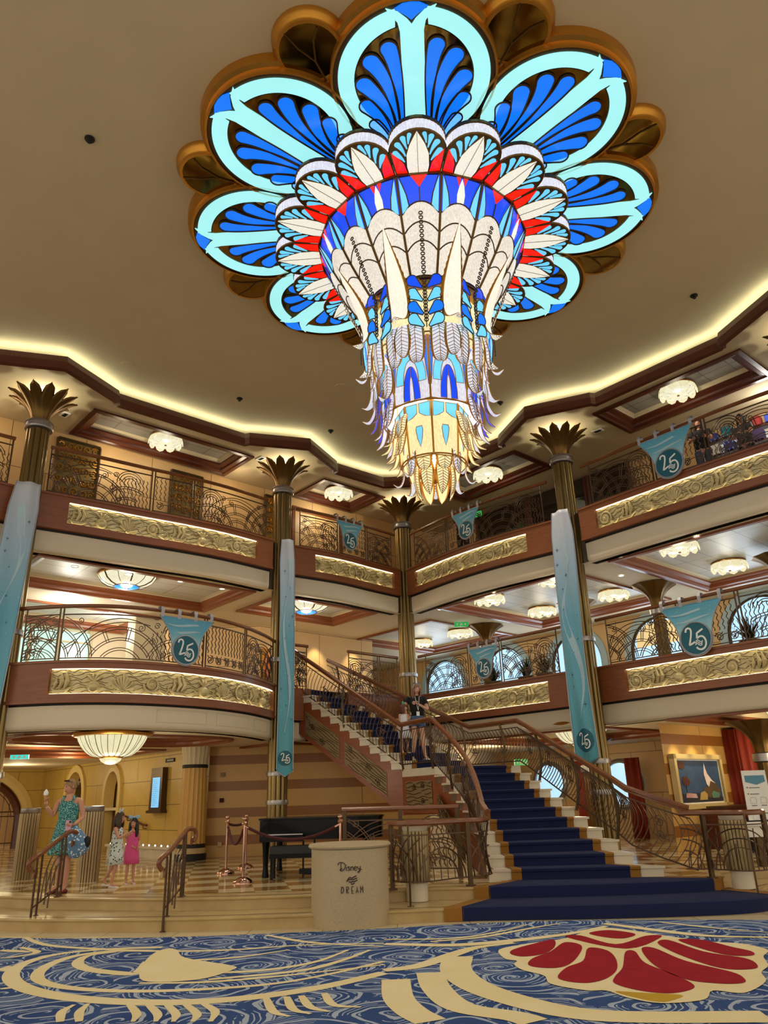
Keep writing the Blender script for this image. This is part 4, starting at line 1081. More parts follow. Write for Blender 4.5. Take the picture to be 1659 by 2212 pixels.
# ================================================================ CHANDELIER
from math import degrees
CX, CY = .73, 9.75
PH = radians(-93.6)
ch = thing('chandelier', 'huge flower-shaped stained glass chandelier hanging from the ceiling', 'chandelier', (CX, CY, 5.35))
def L3(r, w, z): return (CX+r, CY+w, z)
def spin(o, n, a0=0., gap=0):
    """copy a chandelier part (with its sub-parts) n times round the axis"""
    ang = [a0+2*pi*k/n for k in range(n)]
    ang = [a for a in ang if abs((degrees(a)+180) % 360-180) >= gap]
    out = [o]; o.rotation_euler = (0, 0, PH+ang[0])
    for a in ang[1:]:
        c = o.copy(); COL.objects.link(c); c.rotation_euler = (0, 0, PH+a); out.append(c)
        for s in o.children:
            d = s.copy(); COL.objects.link(d); d.parent = c
            for q in s.children: q2 = q.copy(); COL.objects.link(q2); q2.parent = d
    return out
ch.location = (CX, CY, 5.35)
def plate(mb, pts, z, th=.014, mi=0): mb.prism([L3(r, w, z) for r, w in pts], (0, 0, th), mi)
def tear(b, c, e, w0, w1, n=14):
    b, c, e = Vector(b), Vector(c), Vector(e); L = []; Rr = []
    for i in range(n+1):
        t = i/n; p = b*(1-t)**2+c*2*t*(1-t)+e*t*t; d = (c-b)*2*(1-t)+(e-c)*2*t
        if d.length < 1e-6: d = e-b
        d.normalize(); nn_ = Vector((-d.y, d.x)); w = w0+(w1-w0)*(t**1.15)
        L.append(p+nn_*w); Rr.append(p-nn_*w)
    cap = []; dn = (e-c).normalized(); nn_ = Vector((-dn.y, dn.x))
    for i in range(1, 9):
        a = pi*i/9; cap.append(e+nn_*w1*cos(a)+dn*w1*sin(a))
    return [(p.x, p.y) for p in L+cap+Rr[::-1]]
RC, RP = 2.62, 1.04
def pout(off, a0=-128, a1=128, n=48, inner=True):
    pts = [(RC+(RP-off)*cos(radians(a0+(a1-a0)*i/n)), (RP-off)*sin(radians(a0+(a1-a0)*i/n))) for i in range(n+1)]
    if inner: pts += [(1.5, .36-off*.6), (1.5, -.36+off*.6)]
    return pts
ZP = 10.17
mb = MB(); plate(mb, pout(0), ZP+.02, .03)
pet = obj('petal', mb, M['bronzed'], ch)
mb = MB()
o_ = pout(-.005, inner=False)
rows = [[L3(r+(r-RC)*k, w*(1+k), z) for r, w in o_] for k, z in ((0, ZP), (.03, ZP), (.035, ZP+.08), (.09, ZP+.1), (.1, CM-.003))]
mb.sheet(rows); obj('gilded_rim', mb, M['gold'], pet, True)
mb = MB()
for sg in (1, -1):
    outer = [(RC+(RP-.06)*cos(radians(a)), sg*(RP-.06)*sin(radians(a))) for a in [11+i*(128-11)/30 for i in range(31)]]
    inner = [(RC+(RP-.27)*cos(radians(a)), sg*(RP-.27)*sin(radians(a))) for a in [15+i*(134-15)/30 for i in range(31)]]
    outer += [(1.62, sg*.40)]; inner += [(1.62, sg*.28)]
    plate(mb, outer+inner[::-1], ZP)
bar = [(1.5, -.145), (3.3, -.145), (3.42, -.17), (3.52, -.25), (3.60, -.30), (3.55, -.16), (3.45, -.05), (3.38, 0), (3.45, .05), (3.55, .16), (3.60, .30), (3.52, .25), (3.42, .17), (3.3, .145), (1.5, .145)]
bar = [p for p in bar]
plate(mb, bar, ZP-.002)
obj('aqua_glass', mb, M['g_aqua'], pet)
mb = MB(); plate(mb, [(3.44, 0), (3.5, -.07), (3.59, -.2), (3.645, -.1), (3.655, 0), (3.645, .1), (3.59, .2), (3.5, .07)], ZP-.004); obj('tip_glass', mb, M['g_blue'], pet)
mb = MB(); ml = MB()
for sg in (1, -1):
    for (b, c, e, w1) in (((1.62, .185), (2.75, .17), (3.09, .295), .112), ((1.62, .235), (2.55, .22), (2.93, .525), .118), ((1.6, .285), (2.2, .25), (2.62, .640), .118), ((1.56, .31), (1.95, .29), (2.30, .635), .108), ((1.5, .34), (1.75, .33), (2.0, .55), .085)):
        tp = tear((b[0], sg*b[1]), (c[0], sg*c[1]), (e[0], sg*e[1]), .022, w1)
        plate(mb, tp, ZP); ml.tube([L3(r, w, ZP-.004) for r, w in tp], .0135, 4, closed=True)
obj('blue_lobe_glass', mb, M['g_blue'], pet); obj('lobe_leading', ml, M['bronzed'], pet)
mb = MB(); plate(mb, pout(.29, -120, 120)[:-2]+[(1.6, .2), (1.6, -.2)], ZP+.012, .004); obj('mirror_backing', mb, M['mirror'], pet)
spin(pet, 8)
# gilded discs tucked between the petals
mb = MB()
cen = (3.34, 0); rd = .42
rows = [[L3(cen[0]+q*cos(a), q*sin(a), z) for a in [2*pi*i/32 for i in range(32)]] for q, z in ((rd*.9, ZP+.07), (rd, ZP+.07), (rd*1.02, ZP+.12), (rd*1.12, ZP+.16), (rd*1.15, CM-.003))]
mb.sheet(rows, closed=True); gd = obj('gold_disc', mb, M['gold'], ch, True)
mb = MB(); plate(mb, [(cen[0]+rd*.91*cos(a), rd*.91*sin(a)) for a in [2*pi*i/32 for i in range(32)]], ZP+.075, .004); obj('mirror', mb, M['mirror'], gd)
mb = MB()
mb.tube([L3(2.9, -.02, ZP+.07), L3(3.2, .0, ZP+.07), L3(3.45, .12, ZP+.07), L3(3.58, .25, ZP+.07)], .014, 4); mb.tube([L3(3.2, 0, ZP+.07), L3(3.45, -.1, ZP+.07), L3(3.7, -.14, ZP+.07)], .012, 4)
obj('stem_lines', mb, M['bronze'], gd)
spin(gd, 8, pi/8)
# hub disc above the cups
mb = MB(); mb.lathe([(1.2, 10.16), (1.75, 10.16), (1.75, CM-.004)], 48, (CX, CY, 0), close=False); obj('hub_plate', mb, M['bronzed'], ch)
# sixteen scalloped cups
ZC = 9.66
mb = MB(); rc, cr = 1.945, .385
circ = [2*pi*i/28 for i in range(28)]
rows = [[L3(rc+q*cos(a), q*sin(a), z) for a in circ] for q, z in ((cr, ZC), (cr+.012, ZC+.015), (cr, ZC+.035))]
mb.sheet(rows, closed=True)
plate(mb, [(rc+cr*cos(a), cr*sin(a)) for a in circ], ZC+.006, .01)
plate(mb, [(1.5, -.29), (1.95, -.38), (1.95, .38), (1.5, .29)], ZC+.004, .01)
rows = [[L3(rc+q*cos(a), q*sin(a), z) for a in circ] for q, z in ((cr, ZC+.19), (cr+.014, ZC+.20), (cr+.008, ZC+.25), (cr-.02, ZC+.26), (.05, ZC+.262))]
mb.sheet(rows, closed=True)
cup = obj('scallop_cup', mb, M['bronze'], ch)
mb = MB()
rib = [2*pi*i/88 for i in range(88)]
rows = [[L3(rc+(cr-.012+(.012 if i % 2 else 0))*cos(a), (cr-.012+(.012 if i % 2 else 0))*sin(a), z) for i, a in enumerate(rib)] for z in (ZC+.03, ZC+.2)]
mb.sheet(rows, closed=True); obj('ribbed_crystal', mb, M['g_pale'], cup)
mb = MB()
fe = [(1.53, -.115), (1.72, -.15), (1.92, -.15), (2.08, -.105), (2.2, -.05), (2.3, 0), (2.2, .05), (2.08, .105), (1.92, .15), (1.72, .15), (1.53, .115)]
plate(mb, fe, ZC-.006, .008); ff = obj('feather_glass', mb, M['g_feather'], cup)
mb = MB(); mb.tube([L3(1.55, 0, ZC-.008), L3(2.28, 0, ZC-.008)], .004, 4); obj('vein', mb, M['bronzed'], cup)
mb = MB()
for sg in (1, -1):
    for (b, c, e, w1) in (((2.1, .12), (2.17, .12), (2.25, .10), .03), ((2.02, .14), (2.12, .17), (2.2, .19), .038), ((1.9, .165), (2.02, .2), (2.1, .265), .042), ((1.8, .18), (1.88, .22), (1.96, .30), .042), ):
        plate(mb, tear((b[0], sg*b[1]), (c[0], sg*c[1]), (e[0], sg*e[1]), .008, w1, 8), ZC-.001, .006)
obj('teardrop_glass', mb, M['g_sky'], cup)
for sg in (1, -1): mb = MB(); plate(mb, [(1.57, sg*.292), (1.56, sg*.13), (1.66, sg*.165), (1.76, sg*.19), (1.86, sg*.25), (1.98, sg*.36), (1.8, sg*.332)], ZC-.004, .008); obj('red_glass', mb, M['g_red'], cup)
spin(cup, 16)
# drum of sixteen tapering panels
HA = pi/16
ZT_, ZB_, RT, RB = 9.63, 8.42, 1.6, .92
def DP(u, t, out=0.):
    r = RT+(RB-RT)*t+.06*sin(pi*t); z = ZT_+(ZB_-ZT_)*t
    return L3(r*cos(HA)+out, u*r*sin(HA), z+out*.4)
def dpoly(mb, pts, out, mi=0, th=.006):
    a = [DP(u, t, out) for u, t in pts]; mb.prism(a, (th, 0, th*.4), mi)
def dsheet(mb, f0, f1, out, n=10, m=8, mi=0):
    rows = []
    for i in range(n+1):
        u = -.95+1.9*i/n; rows.append([DP(u, f0(u)+(f1(u)-f0(u))*j/m, out+.03*(1-u*u)) for j in range(m+1)])
    mb.sheet(rows, mi)
def drum_panel(kind):
    mb = MB()
    for u in (-1, 1):
        mb.tube([DP(u, t, .012) for t in [i/8 for i in range(9)]], .02, 4)
    mb.tube([DP(-1, 0, .02), DP(1, 0, .02)], .03, 4); mb.tube([DP(-1, 1, .01), DP(1, 1, .01)], .018, 4)
    fr = obj('drum_panel', mb, M['bronze'], ch)
    mb = MB(); dsheet(mb, lambda u: .01, lambda u: .42+.02*u*u, .002, 8, 4); obj('blue_glass', mb, M['g_dblue'], fr)
    mb = MB(); dsheet(mb, lambda u: .30+.12*u*u, lambda u: .99, .008, 12, 10); w = obj('ribbed_glass', mb, M['g_white'], fr, True)
    mb = MB()
    for t0, k in ((.30, .12), (.50, .10), (.68, .09)):
        mb.tube([DP(u, t0+k*u*u, .016+.03*(1-u*u)) for u in [-.95+1.9*i/12 for i in range(13)]], .010, 4)
    obj('leading', mb, M['bronzed'], fr)
    for sg in (1, -1):
        mb = MB(); lf = [(sg*.92, .05), (sg*.78, .13), (sg*.66, .22), (sg*.58, .33), (sg*.62, .355), (sg*.92, .41)]
        dpoly(mb, lf, .036); obj('aqua_leaf_glass', mb, M['g_sky'], fr)
    mb = MB()
    for sg in (1, -1):
        mb.tube([DP(u, t, .042) for u, t in ((sg*.93, .02), (sg*.78, .12), (sg*.64, .22), (sg*.55, .34))], .008, 4)
    obj('leaf_leading', mb, M['bronzed'], fr)
    if kind == 0:
        mb = MB(); dpoly(mb, [(-.42, .012), (.42, .012), (.18, .09), (0, .15), (-.18, .09)], .04); obj('red_glass', mb, M['g_red'], fr)
        mb = MB(); mb.tube([DP(0, .15, .045), DP(0, .31, .045)], .01, 4); obj('stem_leading', mb, M['bronzed'], fr)
    else:
        mb = MB(); dpoly(mb, [(-.3, .012), (-.06, .012), (-.14, .12)], .04); dpoly(mb, [(.3, .012), (.06, .012), (.14, .12)], .04); obj('red_glass', mb, M['g_red'], fr)
        mb = MB(); dpoly(mb, [(0, .04), (.12, .12), (.2, .21), (.18, .30), (-.18, .30), (-.2, .21), (-.12, .12)], .044); obj('feather_glass', mb, M['g_feather'], fr)
    return fr
spin(drum_panel(0), 8); spin(drum_panel(1), 8, pi/8)
mb = MB(); mb.lathe([(1.1, ZT_+.02), (1.6, ZT_+.02)], 32, (CX, CY, 0), close=False); obj('drum_lid', mb, M['bronzed'], ch)
mb = MB(); mb.lathe([(.5, 8.5), (.9, 8.42), (.93, 8.38), (.86, 8.34), (.8, 8.3)], 48, (CX, CY, 0), close=False)
for k in range(16):
    a = 2*pi*k/16+pi/16; mb.ball((CX+.84*cos(a), CY+.84*sin(a), 8.38), (.11, .11, .08), 10, 6)
obj('gilded_collar', mb, M['gold'], ch, True)
# leaf of cast crystal: centre glass with a bronze edge
def cleaf(name, path, glass_m, parent=ch, bow=.03, n=8, sub=7, edge=M['gold'], vein=True):
    Q = [Vector(p) for p in path]; Q = [2*Q[0]-Q[1]]+Q+[2*Q[-1]-Q[-2]]; o = []
    for i in range(1, len(Q)-2):
        for k in range(sub):
            t = k/sub; a, b, c, d = Q[i-1], Q[i], Q[i+1], Q[i+2]; o.append(.5*((2*b)+(c-a)*t+(2*a-5*b+4*c-d)*t*t+(3*b-a-3*c+d)*t**3))
    o.append(Q[-2]); rows = []
    for i, p in enumerate(o):
        w = max(.004, p.z); row = []
        for j in range(n+1):
            q = j/n*2-1; serr = 1+.04*((i % 2)*2-1)*(abs(q) > .9)
            row.append(L3(p.x-bow*q*q*(w/.12), w*q*serr, p.y))
        rows.append(row)
    mb = MB(); mb.sheet(rows, mfun=lambda i, k: 1 if (k in (0, n-1)) else (1 if vein and False else 0))
    if vein: mb.tube([(r[n//2][0]+.004, r[n//2][1], r[n//2][2]) for r in rows], .004, 3, 1)
    for i in range(1, len(rows)-3, 2):
        for e, q in ((1, n//2), (n-1, n//2)):
            mb.tube([(rows[i][q][0]+.005, rows[i][q][1], rows[i][q][2]), (rows[i+2][e][0]+.005, rows[i+2][e][1], rows[i+2][e][2])], .0014, 3, 2)
    ob = obj(name, mb, [glass_m, edge, M['steel']], parent, True)
    so = ob.modifiers.new('s', 'SOLIDIFY'); so.thickness = .008
    return ob
# upper crystal tier: eight pointed feathers with curled feet, bead strings and teardrop columns
spin(cleaf('crystal_feather', [(1.4, 9.02, .005), (1.31, 8.82, .05), (1.18, 8.55, .11), (1.06, 8.25, .16), (.99, 7.98, .165), (1.0, 7.8, .15), (1.06, 7.7, .11), (1.16, 7.68, .01)], M['g_feather'], bow=.04), 8, pi/8)
mb = MB()
for i in range(27):
    z = 9.12-1.46*i/26; r = 1.0+.42*max(0, (z-8.2)/.92)
    mb.tube([L3(r, .027*cos(a), z+.027*sin(a)) for a in [2*pi*k/8 for k in range(8)]], .009, 4, closed=True)
bs = obj('bead_string', mb, M['bronzed'], ch, True); spin(bs, 8)
mb = MB()
for sg in (1, -1):
    for i, z in enumerate((8.34, 8.12, 7.9, 7.7)):
        pts = tear((0, 0), (.05, .04), (.1, .075), .012, .062, 8)
        lp = [(.93, sg*(.04+x*1.3), z-.11+y*1.6) for x, y in pts]
        mb.prism([L3(*q) for q in lp], (.02, 0, 0), i % 4); mb.tube([(L3(*q)[0]+.02, L3(*q)[1], L3(*q)[2]) for q in lp], .009, 4, 4, closed=True)
td = obj('teardrop_column', mb, [M['g_dblue'], M['g_sky'], M['g_blue'], M['g_sky'], M['bronze']], ch); spin(td, 8)
mb = MB(); mb.lathe([(.78, 8.34), (.84, 8.2), (.86, 7.9), (.84, 7.62), (.7, 7.58)], 40, (CX, CY, 0), close=False); obj('gilded_core', mb, M['g_warm'], ch, True)
mb = MB()
for k in range(8):
    a = PH+2*pi*k/8
    for s in (-.075, .0, .075): mb.tube([(CX+.9*cos(a+s*2.4), CY+.9*sin(a+s*2.4), 8.32), (CX+.89*cos(a+s*2.4), CY+.89*sin(a+s*2.4), 7.62)], .01, 4)
obj('gilded_bars', mb, M['gold'], ch)
# second tier: round-ended hanging feathers, curls
spin(cleaf('hanging_feather', [(.86, 7.74, .1), (.88, 7.6, .13), (.87, 7.4, .135), (.85, 7.22, .115), (.86, 7.12, .07), (.88, 7.08, .01)], M['g_pale'], bow=.02), 16, pi/16)
spin(cleaf('curled_leaf', [(.9, 7.7, .09), (.94, 7.5, .13), (.94, 7.3, .12), (.98, 7.16, .09), (1.05, 7.1, .05), (1.13, 7.14, .004)], M['g_pale'], bow=.02), 8, pi/8)
spin(cleaf('curled_leaf', [(.82, 7.2, .07), (.84, 7.0, .12), (.84, 6.82, .11), (.88, 6.7, .08), (.93, 6.65, .05), (1.0, 6.68, .004)], M['g_pale'], bow=.02), 8, 0, 40)
def ring_panel(name, zt, zb, rt, rb, n, parts, frame_m, back):
    """flat mosaic panel; parts: list of (material, [polygons in u,t])"""
    ha = pi/n
    def PQ(u, t, out=0.):
        r = rt+(rb-rt)*t; return L3(r*cos(ha)+out, u*r*sin(ha), zt+(zb-zt)*t)
    mb = MB()
    for u in (-1, 1): mb.tube([PQ(u, 0, .006), PQ(u, 1, .006)], .012, 4)
    mb.tube([PQ(-1, 1, .006), PQ(0, 1.0, .006), PQ(1, 1, .006)], .008, 4)
    f = obj(name, mb, frame_m, ch)
    mb = MB(); mb.sheet([[PQ(-.97, 0), PQ(.97, 0)], [PQ(-.97, 1), PQ(.97, 1)]]); obj('back_glass', mb, back, f)
    for nm, m_, polys in parts:
        mb = MB()
        for pl in polys: mb.prism([PQ(u, t, .006) for u, t in pl], (.006, 0, 0))
        g = obj(nm, mb, m_, f)
        mb = MB()
        for pl in polys: mb.tube([PQ(u, t, .016) for u, t in pl], .006, 4, closed=True)
        obj('leading', mb, M['gold'], f)
    return f
def ah(cx, w0, w1, t0, t1, s, n=10):   # half arch band
    o_ = [(cx+s*w1*sin(radians(90*i/n)), t0+(t1-t0)*(1-cos(radians(90*i/n)))) for i in range(n+1)]
    i_ = [(cx+s*w0*sin(radians(90*i/n)), t0+.16+(t1-t0-.16)*(1-cos(radians(90*i/n)))) for i in range(n+1)]
    return o_+i_[::-1]
spin(ring_panel('mosaic_panel', 7.62, 6.62, .74, .70, 8, [
    ('sky_glass', M['g_sky'], [ah(0, .42, .84, .2, .72, 1), ah(0, .42, .84, .2, .72, -1)]),
    ('cobalt_glass', M['g_dblue'], [ah(0, .12, .46, .46, .98, 1), ah(0, .12, .46, .46, .98, -1)]),
    ('blue_glass', M['g_blue'], [[(-.95, .02), (-.03, .02), (-.4, .13), (-.78, .3), (-.88, .6), (-.95, .8)], [(.95, .02), (.03, .02), (.4, .13), (.78, .3), (.88, .6), (.95, .8)]]),
    ], M['gold'], M['g_pale']), 8, pi/8)
spin(cleaf('pointed_leaf', [(.74, 7.02, .08), (.79, 6.88, .12), (.8, 6.7, .10), (.83, 6.54, .05), (.9, 6.46, .004)], M['g_violet'], bow=.015), 16, 0, 50)
spin(cleaf('pointed_leaf', [(.66, 6.82, .08), (.7, 6.68, .12), (.72, 6.5, .10), (.76, 6.36, .06), (.84, 6.28, .004)], M['g_pale'], bow=.015), 16, pi/16, 50)
spin(ring_panel('lower_mosaic_panel', 6.68, 5.88, .52, .46, 8, [
    ('aqua_glass', M['g_sky'], [[(-.92, .02), (-.06, .02), (-.1, .2), (-.5, .27), (-.92, .3)], [(.92, .02), (.06, .02), (.1, .2), (.5, .27), (.92, .3)]]),
    ('drop_glass', M['g_sky'], [[(0, .82), (-.2, .66), (-.28, .5), (-.22, .44), (.22, .44), (.28, .5), (.2, .66)]]),
    ], M['gold'], M['g_warm']), 8, pi/8)
spin(cleaf('gilded_leaf', [(.54, 6.55, .06), (.59, 6.42, .10), (.61, 6.28, .085), (.66, 6.17, .05), (.75, 6.12, .004)], M['g_warm'], bow=.015), 16, 0, 42)
spin(cleaf('gilded_leaf', [(.48, 6.36, .06), (.52, 6.24, .10), (.54, 6.1, .08), (.58, 5.98, .05), (.66, 5.93, .004)], M['g_warm'], bow=.015), 16, pi/16, 42)
spin(cleaf('hanging_feather', [(.37, 6.3, .10), (.395, 6.12, .13), (.39, 5.92, .13), (.365, 5.78, .10), (.36, 5.71, .01)], M['g_warm'], bow=.02), 8, pi/8)
spin(cleaf('curled_leaf', [(.42, 6.12, .06), (.45, 5.95, .09), (.44, 5.78, .07), (.47, 5.66, .045), (.52, 5.62, .03), (.58, 5.66, .004)], M['g_pale'], bow=.015), 8, 0, 30)
spin(cleaf('tail_feather', [(.27, 5.86, .08), (.29, 5.72, .11), (.28, 5.58, .09), (.25, 5.47, .05), (.21, 5.4, .004)], M['g_warm'], bow=.015), 8, pi/8)
mb = MB(); mb.lathe([(.1, 6.5), (.24, 6.3), (.2, 6.0), (.06, 5.85)], 24, (CX, CY, 0)); obj('lamp_core', mb, M['g_core'], ch, True)
mb = MB(); mb.lathe([(.03, 5.9), (.05, 5.85), (.09, 5.78), (.085, 5.71), (.045, 5.65), (0, 5.63)], 16, (CX, CY, 0)); obj('finial', mb, M['gold'], ch, True)
mb = MB(); mb.tube([(CX, CY, CM-.01), (CX, CY, 5.7)], .05, 10); obj('hanging_rod', mb, M['gold'], ch, True)
mb = MB()
for z, r in ((7.58, .84), (6.6, .7), (5.9, .46)):
    mb.tube([(CX+r*cos(a), CY+r*sin(a), z) for a in [2*pi*i/48 for i in range(48)]], .012, 6, closed=True)
obj('support_rings', mb, M['gold'], ch, True)
light('POINT', (CX, CY, 7.9), 60, (.9, .95, 1), .3, ch); light('POINT', (CX, CY, 6.2), 60, (1, .88, .65), .25, ch)
# ================================================================ STAIRCASE
r1 = (2.113-.32)/11; r2 = (Z4-2.113)/11
IN = [(1.42+(.86-1.42)*(k/10)+.2*sin(pi*k/10), 12.75+(16.1-12.75)*k/10) for k in range(11)]      # step 1..11 inner end
OU = [(3.86+(2.76-3.86)*(k/10)-.02*sin(pi*k/10), 12.52+(17.17-12.52)*k/10) for k in range(11)]
OU[0] = (4.0, 12.5); OU[1] = (3.68, 12.88)
UN = [(.21+(-2.35-.21)*k/11, 17.26+(18.9-17.26)*k/11) for k in range(12)]                       # near end, landing 0..deck 11
UF = [(1.84+(-1.65-1.84)*k/11, 18.47+(20.3-18.47)*k/11) for k in range(12)]
stc = thing('staircase', 'grand curved staircase with white marble steps and navy carpet runner', 'staircase', (1.6, 14.5, Z3))
def lerp2(a, b, t): return (a[0]+(b[0]-a[0])*t, a[1]+(b[1]-a[1])*t)
def step_block(front, back, z, h=.165):
    """front/back: (end A, end B) plan points of this nosing and of the next one"""
    (a, b), (c, d) = front, back; mb = MB()
    f = Vector(a)-Vector(c); f.normalize(); nose = .03
    a2 = (a[0]+f.x*nose, a[1]+f.y*nose); b2 = (b[0]+f.x*nose, b[1]+f.y*nose)
    back_ = (c, d)
    mb.prism([(a[0], a[1], z-h), (b[0], b[1], z-h), (d[0], d[1], z-h), (c[0], c[1], z-h)], (0, 0, h-.035))
    e = Vector(b)-Vector(a); e.normalize(); ex = .025
    A = (a2[0]-e.x*ex, a2[1]-e.y*ex); B = (b2[0]+e.x*ex, b2[1]+e.y*ex); C_ = (c[0]-e.x*ex, c[1]-e.y*ex); D_ = (d[0]+e.x*ex, d[1]+e.y*ex)
    mb.prism([(A[0], A[1], z-.036), (B[0], B[1], z-.036), (D_[0], D_[1], z-.036), (C_[0], C_[1], z-.036)], (0, 0, .036))
    return obj('step', mb, M['marblew'], stc)
nos = []
for k in range(10): nos.append(((IN[k], OU[k]), (IN[k+1], OU[k+1]), .32+(k+1)*r1, r1))
for f, b, z, h in nos: step_block(f, b, z, h)
mb = MB(); Lz = 2.113
land = [IN[10], OU[10], UF[0], UN[0]]
mb.prism([(x, y, Lz-.16) for x, y in land], (0, 0, .16)); obj('landing', mb, M['marblew'], stc)
for k in range(1, 12):
    f = (UN[k-1], UF[k-1]) if False else (UN[k-1], UF[k-1])
unos = []
for k in range(1, 12):
    a, b = UN[k-1], UF[k-1]; c, d = UN[k], UF[k]; unos.append(((a, b), (c, d), 2.113+k*r2, r2))
for f, b, z, h in unos: step_block(f, b, z, h)
# carpet runner, navy with ochre borders, folded over every step
def runner(fracs, m, name, lift, seq):
    mb = MB(); rows = []
    for (f, b, z, h) in seq:
        d = (Vector(f[0])-Vector(b[0])).normalized()
        def pt(e, t, dz, o_):
            q = lerp2(e[0], e[1], t); return (q[0]+d.x*o_, q[1]+d.y*o_, dz)
        for e, dz, o_ in ((f, z-h+lift, .012+lift), (f, z-.05, .012+lift), (f, z-.04, .038+lift), (f, z-.005, .045+lift), (f, z+lift, .03), (b, z+lift, .012+lift)):
            rows.append([pt(e, t, dz, o_) for t in fracs])
    mb.sheet(rows); obj(name, mb, m, stc)
lm = [lerp2(IN[10], UN[0], .25), lerp2(OU[10], UF[0], .25)]
for seq in (nos+[((IN[10], OU[10]), (lm[0], lm[1]), 2.113, r1)], unos):
    runner((.19, .81), M['navy'], 'carpet_runner', .010, seq)
    runner((.13, .19), M['goldcarpet'], 'runner_border', .0095, seq); runner((.81, .87), M['goldcarpet'], 'runner_border', .0095, seq)
mb = MB(); q = [lerp2(IN[10], OU[10], .19), lerp2(IN[10], OU[10], .81), lerp2(UN[0], UF[0], .81), lerp2(UN[0], UF[0], .19)]
mb.prism([(x, y, Lz+.001) for x, y in q], (0, 0, .01)); obj('landing_carpet', mb, M['navy'], stc)
# carpet sweeping out over the two lowest treads
def low_carpet(line, z0, z1, xa, xb, back, m, name, lift):
    P = Path(line, 8); pts = [p for p in P.p if xa <= p.x <= xb]
    def ix(x):
        for i in range(len(P.p)-1):
            a, b = P.p[i], P.p[i+1]
            if (a.x-x)*(b.x-x) <= 0 and abs(b.x-a.x) > 1e-6: return a.lerp(b, (x-a.x)/(b.x-a.x))
    pts = [ix(xa)]+pts+[ix(xb)]
    mb = MB(); rows = []
    for i, p in enumerate(pts):
        a = pts[max(0, i-1)]; b = pts[min(len(pts)-1, i+1)]; t = (b-a).normalized(); n = Vector((t.y, -t.x)); bk = back(i/(len(pts)-1))
        rows.append([(p.x+n.x*.035, p.y+n.y*.035, z0+.004), (p.x+n.x*.04, p.y+n.y*.04, z1-.03), (p.x+n.x*.035, p.y+n.y*.035, z1-.002), (p.x+n.x*.01, p.y+n.y*.01, z1+lift), (bk[0], bk[1], z1+lift)])
    mb.sheet(rows); obj(name, mb, m, stc, True)
low_carpet(F0, .0, .16, 0.86, 5.1, lambda t: (1.32+(4.68-1.32)*t, 11.97+.12*t), M['navy'], 'lower_carpet', .012)
low_carpet(F0, .0, .16, .62, .88, lambda t: (1.1+.24*t, 12.0), M['goldcarpet'], 'runner_border', .0115)
low_carpet(F0, .0, .16, 5.09, 5.22, lambda t: (4.68+.2*t, 12.2+.2*t), M['goldcarpet'], 'runner_border', .0115)
low_carpet(F1, .16, .32, 1.32, 4.55, lambda t: (lerp2(IN[0], OU[0], .19)[0]+t*(lerp2(IN[0], OU[0], .83)[0]-lerp2(IN[0], OU[0], .19)[0]), 12.7-.1*t), M['navy'], 'lower_carpet', .012)
low_carpet(F1, .16, .32, 1.11, 1.34, lambda t: (1.74+.16*t, 12.72), M['goldcarpet'], 'runner_border', .0115)
low_carpet(F1, .16, .32, 4.54, 4.75, lambda t: (3.55+.16*t, 12.62), M['goldcarpet'], 'runner_border', .0115)
# timber strings under the visible (inner) side, with modelled wave panels
def string_side(ends, zs, hs, drop, name='stringer', out=.0):
    """saw-tooth timber side from plan points ends[i] at tread heights zs[i]"""
    mb = MB()
    for i in range(len(ends)-1):
        a, b = ends[i], ends[i+1]; zt = zs[i]-hs[i]
        za, zb_ = drop[i], drop[i+1]
        d = Vector((b[0]-a[0], b[1]-a[1])).normalized(); n = Vector((d.y, -d.x, 0))
        if n.xy.dot(Vector((-2, 10))-Vector(a)) < 0: n = -n
        th = n*-.08
        mb.prism([(a[0], a[1], za), (b[0], b[1], zb_), (b[0], b[1], zt), (a[0], a[1], zt)], th)
    return obj(name, mb, M['stringer'], stc)
dU = [2.113-.92+(Z4-.95-(2.113-.92))*k/11 for k in range(12)]
string_side(UN, [2.113+k*r2 for k in range(1, 13)], [.17]*12, dU)
string_side(IN, [.32+(k+2)*r1 for k in range(12)], [.16]*12, [max(.33, .32+(k)*r1-.75) for k in range(11)])
string_side([IN[10], UN[0]], [Lz], [.15], [1.22, 1.2])
# moulded wave panels fixed on the string
def wave_panel(p, q, zb0, zb1, zt0, zt1, seed, out=.012):
    a, b = Vector(p), Vector(q); d = (b-a); L = d.length; d.normalize(); n = Vector((d.y, -d.x))
    if n.dot(Vector((-2, 10))-a) < 0: n = -n
    def S(s, h, o_=0.):
        f = s/L; zb = zb0+(zb1-zb0)*f; zt = zt0+(zt1-zt0)*f; x = a+d*s+n*(out+o_); return (x.x, x.y, zb+(zt-zb)*h)
    mb = MB(); ns = max(4, int(L/.3)); rows = [[S(L*i/ns, j/4) for j in range(5)] for i in range(ns+1)]
    mb.sheet(rows); pn = obj('wave_panel', mb, M['panelplaster'], stc)
    mb = MB(); H = zt0-zb0; rs = random.Random(seed)
    for r in range(8):
        s = .02
        while s < L-.05:
            e = min(L-.02, s+rs.uniform(.25, .9)); m = max(3, int((e-s)/.04))
            mb.tube([S(s+(e-s)*i/m, min(.98, max(.02, (r+.5)/8+.03*sin((s+(e-s)*i/m)*13+r*1.7))), .006) for i in range(m+1)], .008, 3); s = e+rs.uniform(.02, .2)
    for r in range(int(L/.35)+1):
        cx, cy = rs.uniform(.1, L-.1), rs.uniform(.15, .85)
        mb.tube([S(min(L-.01, max(.01, cx+x)), min(.98, max(.02, cy+y/H)), .008) for x, y in spiral(0, 0, .07, rs.uniform(0, 360), 1.5)], .008, 3)
    obj('wave_lines', mb, M['bronzed'], pn, True)
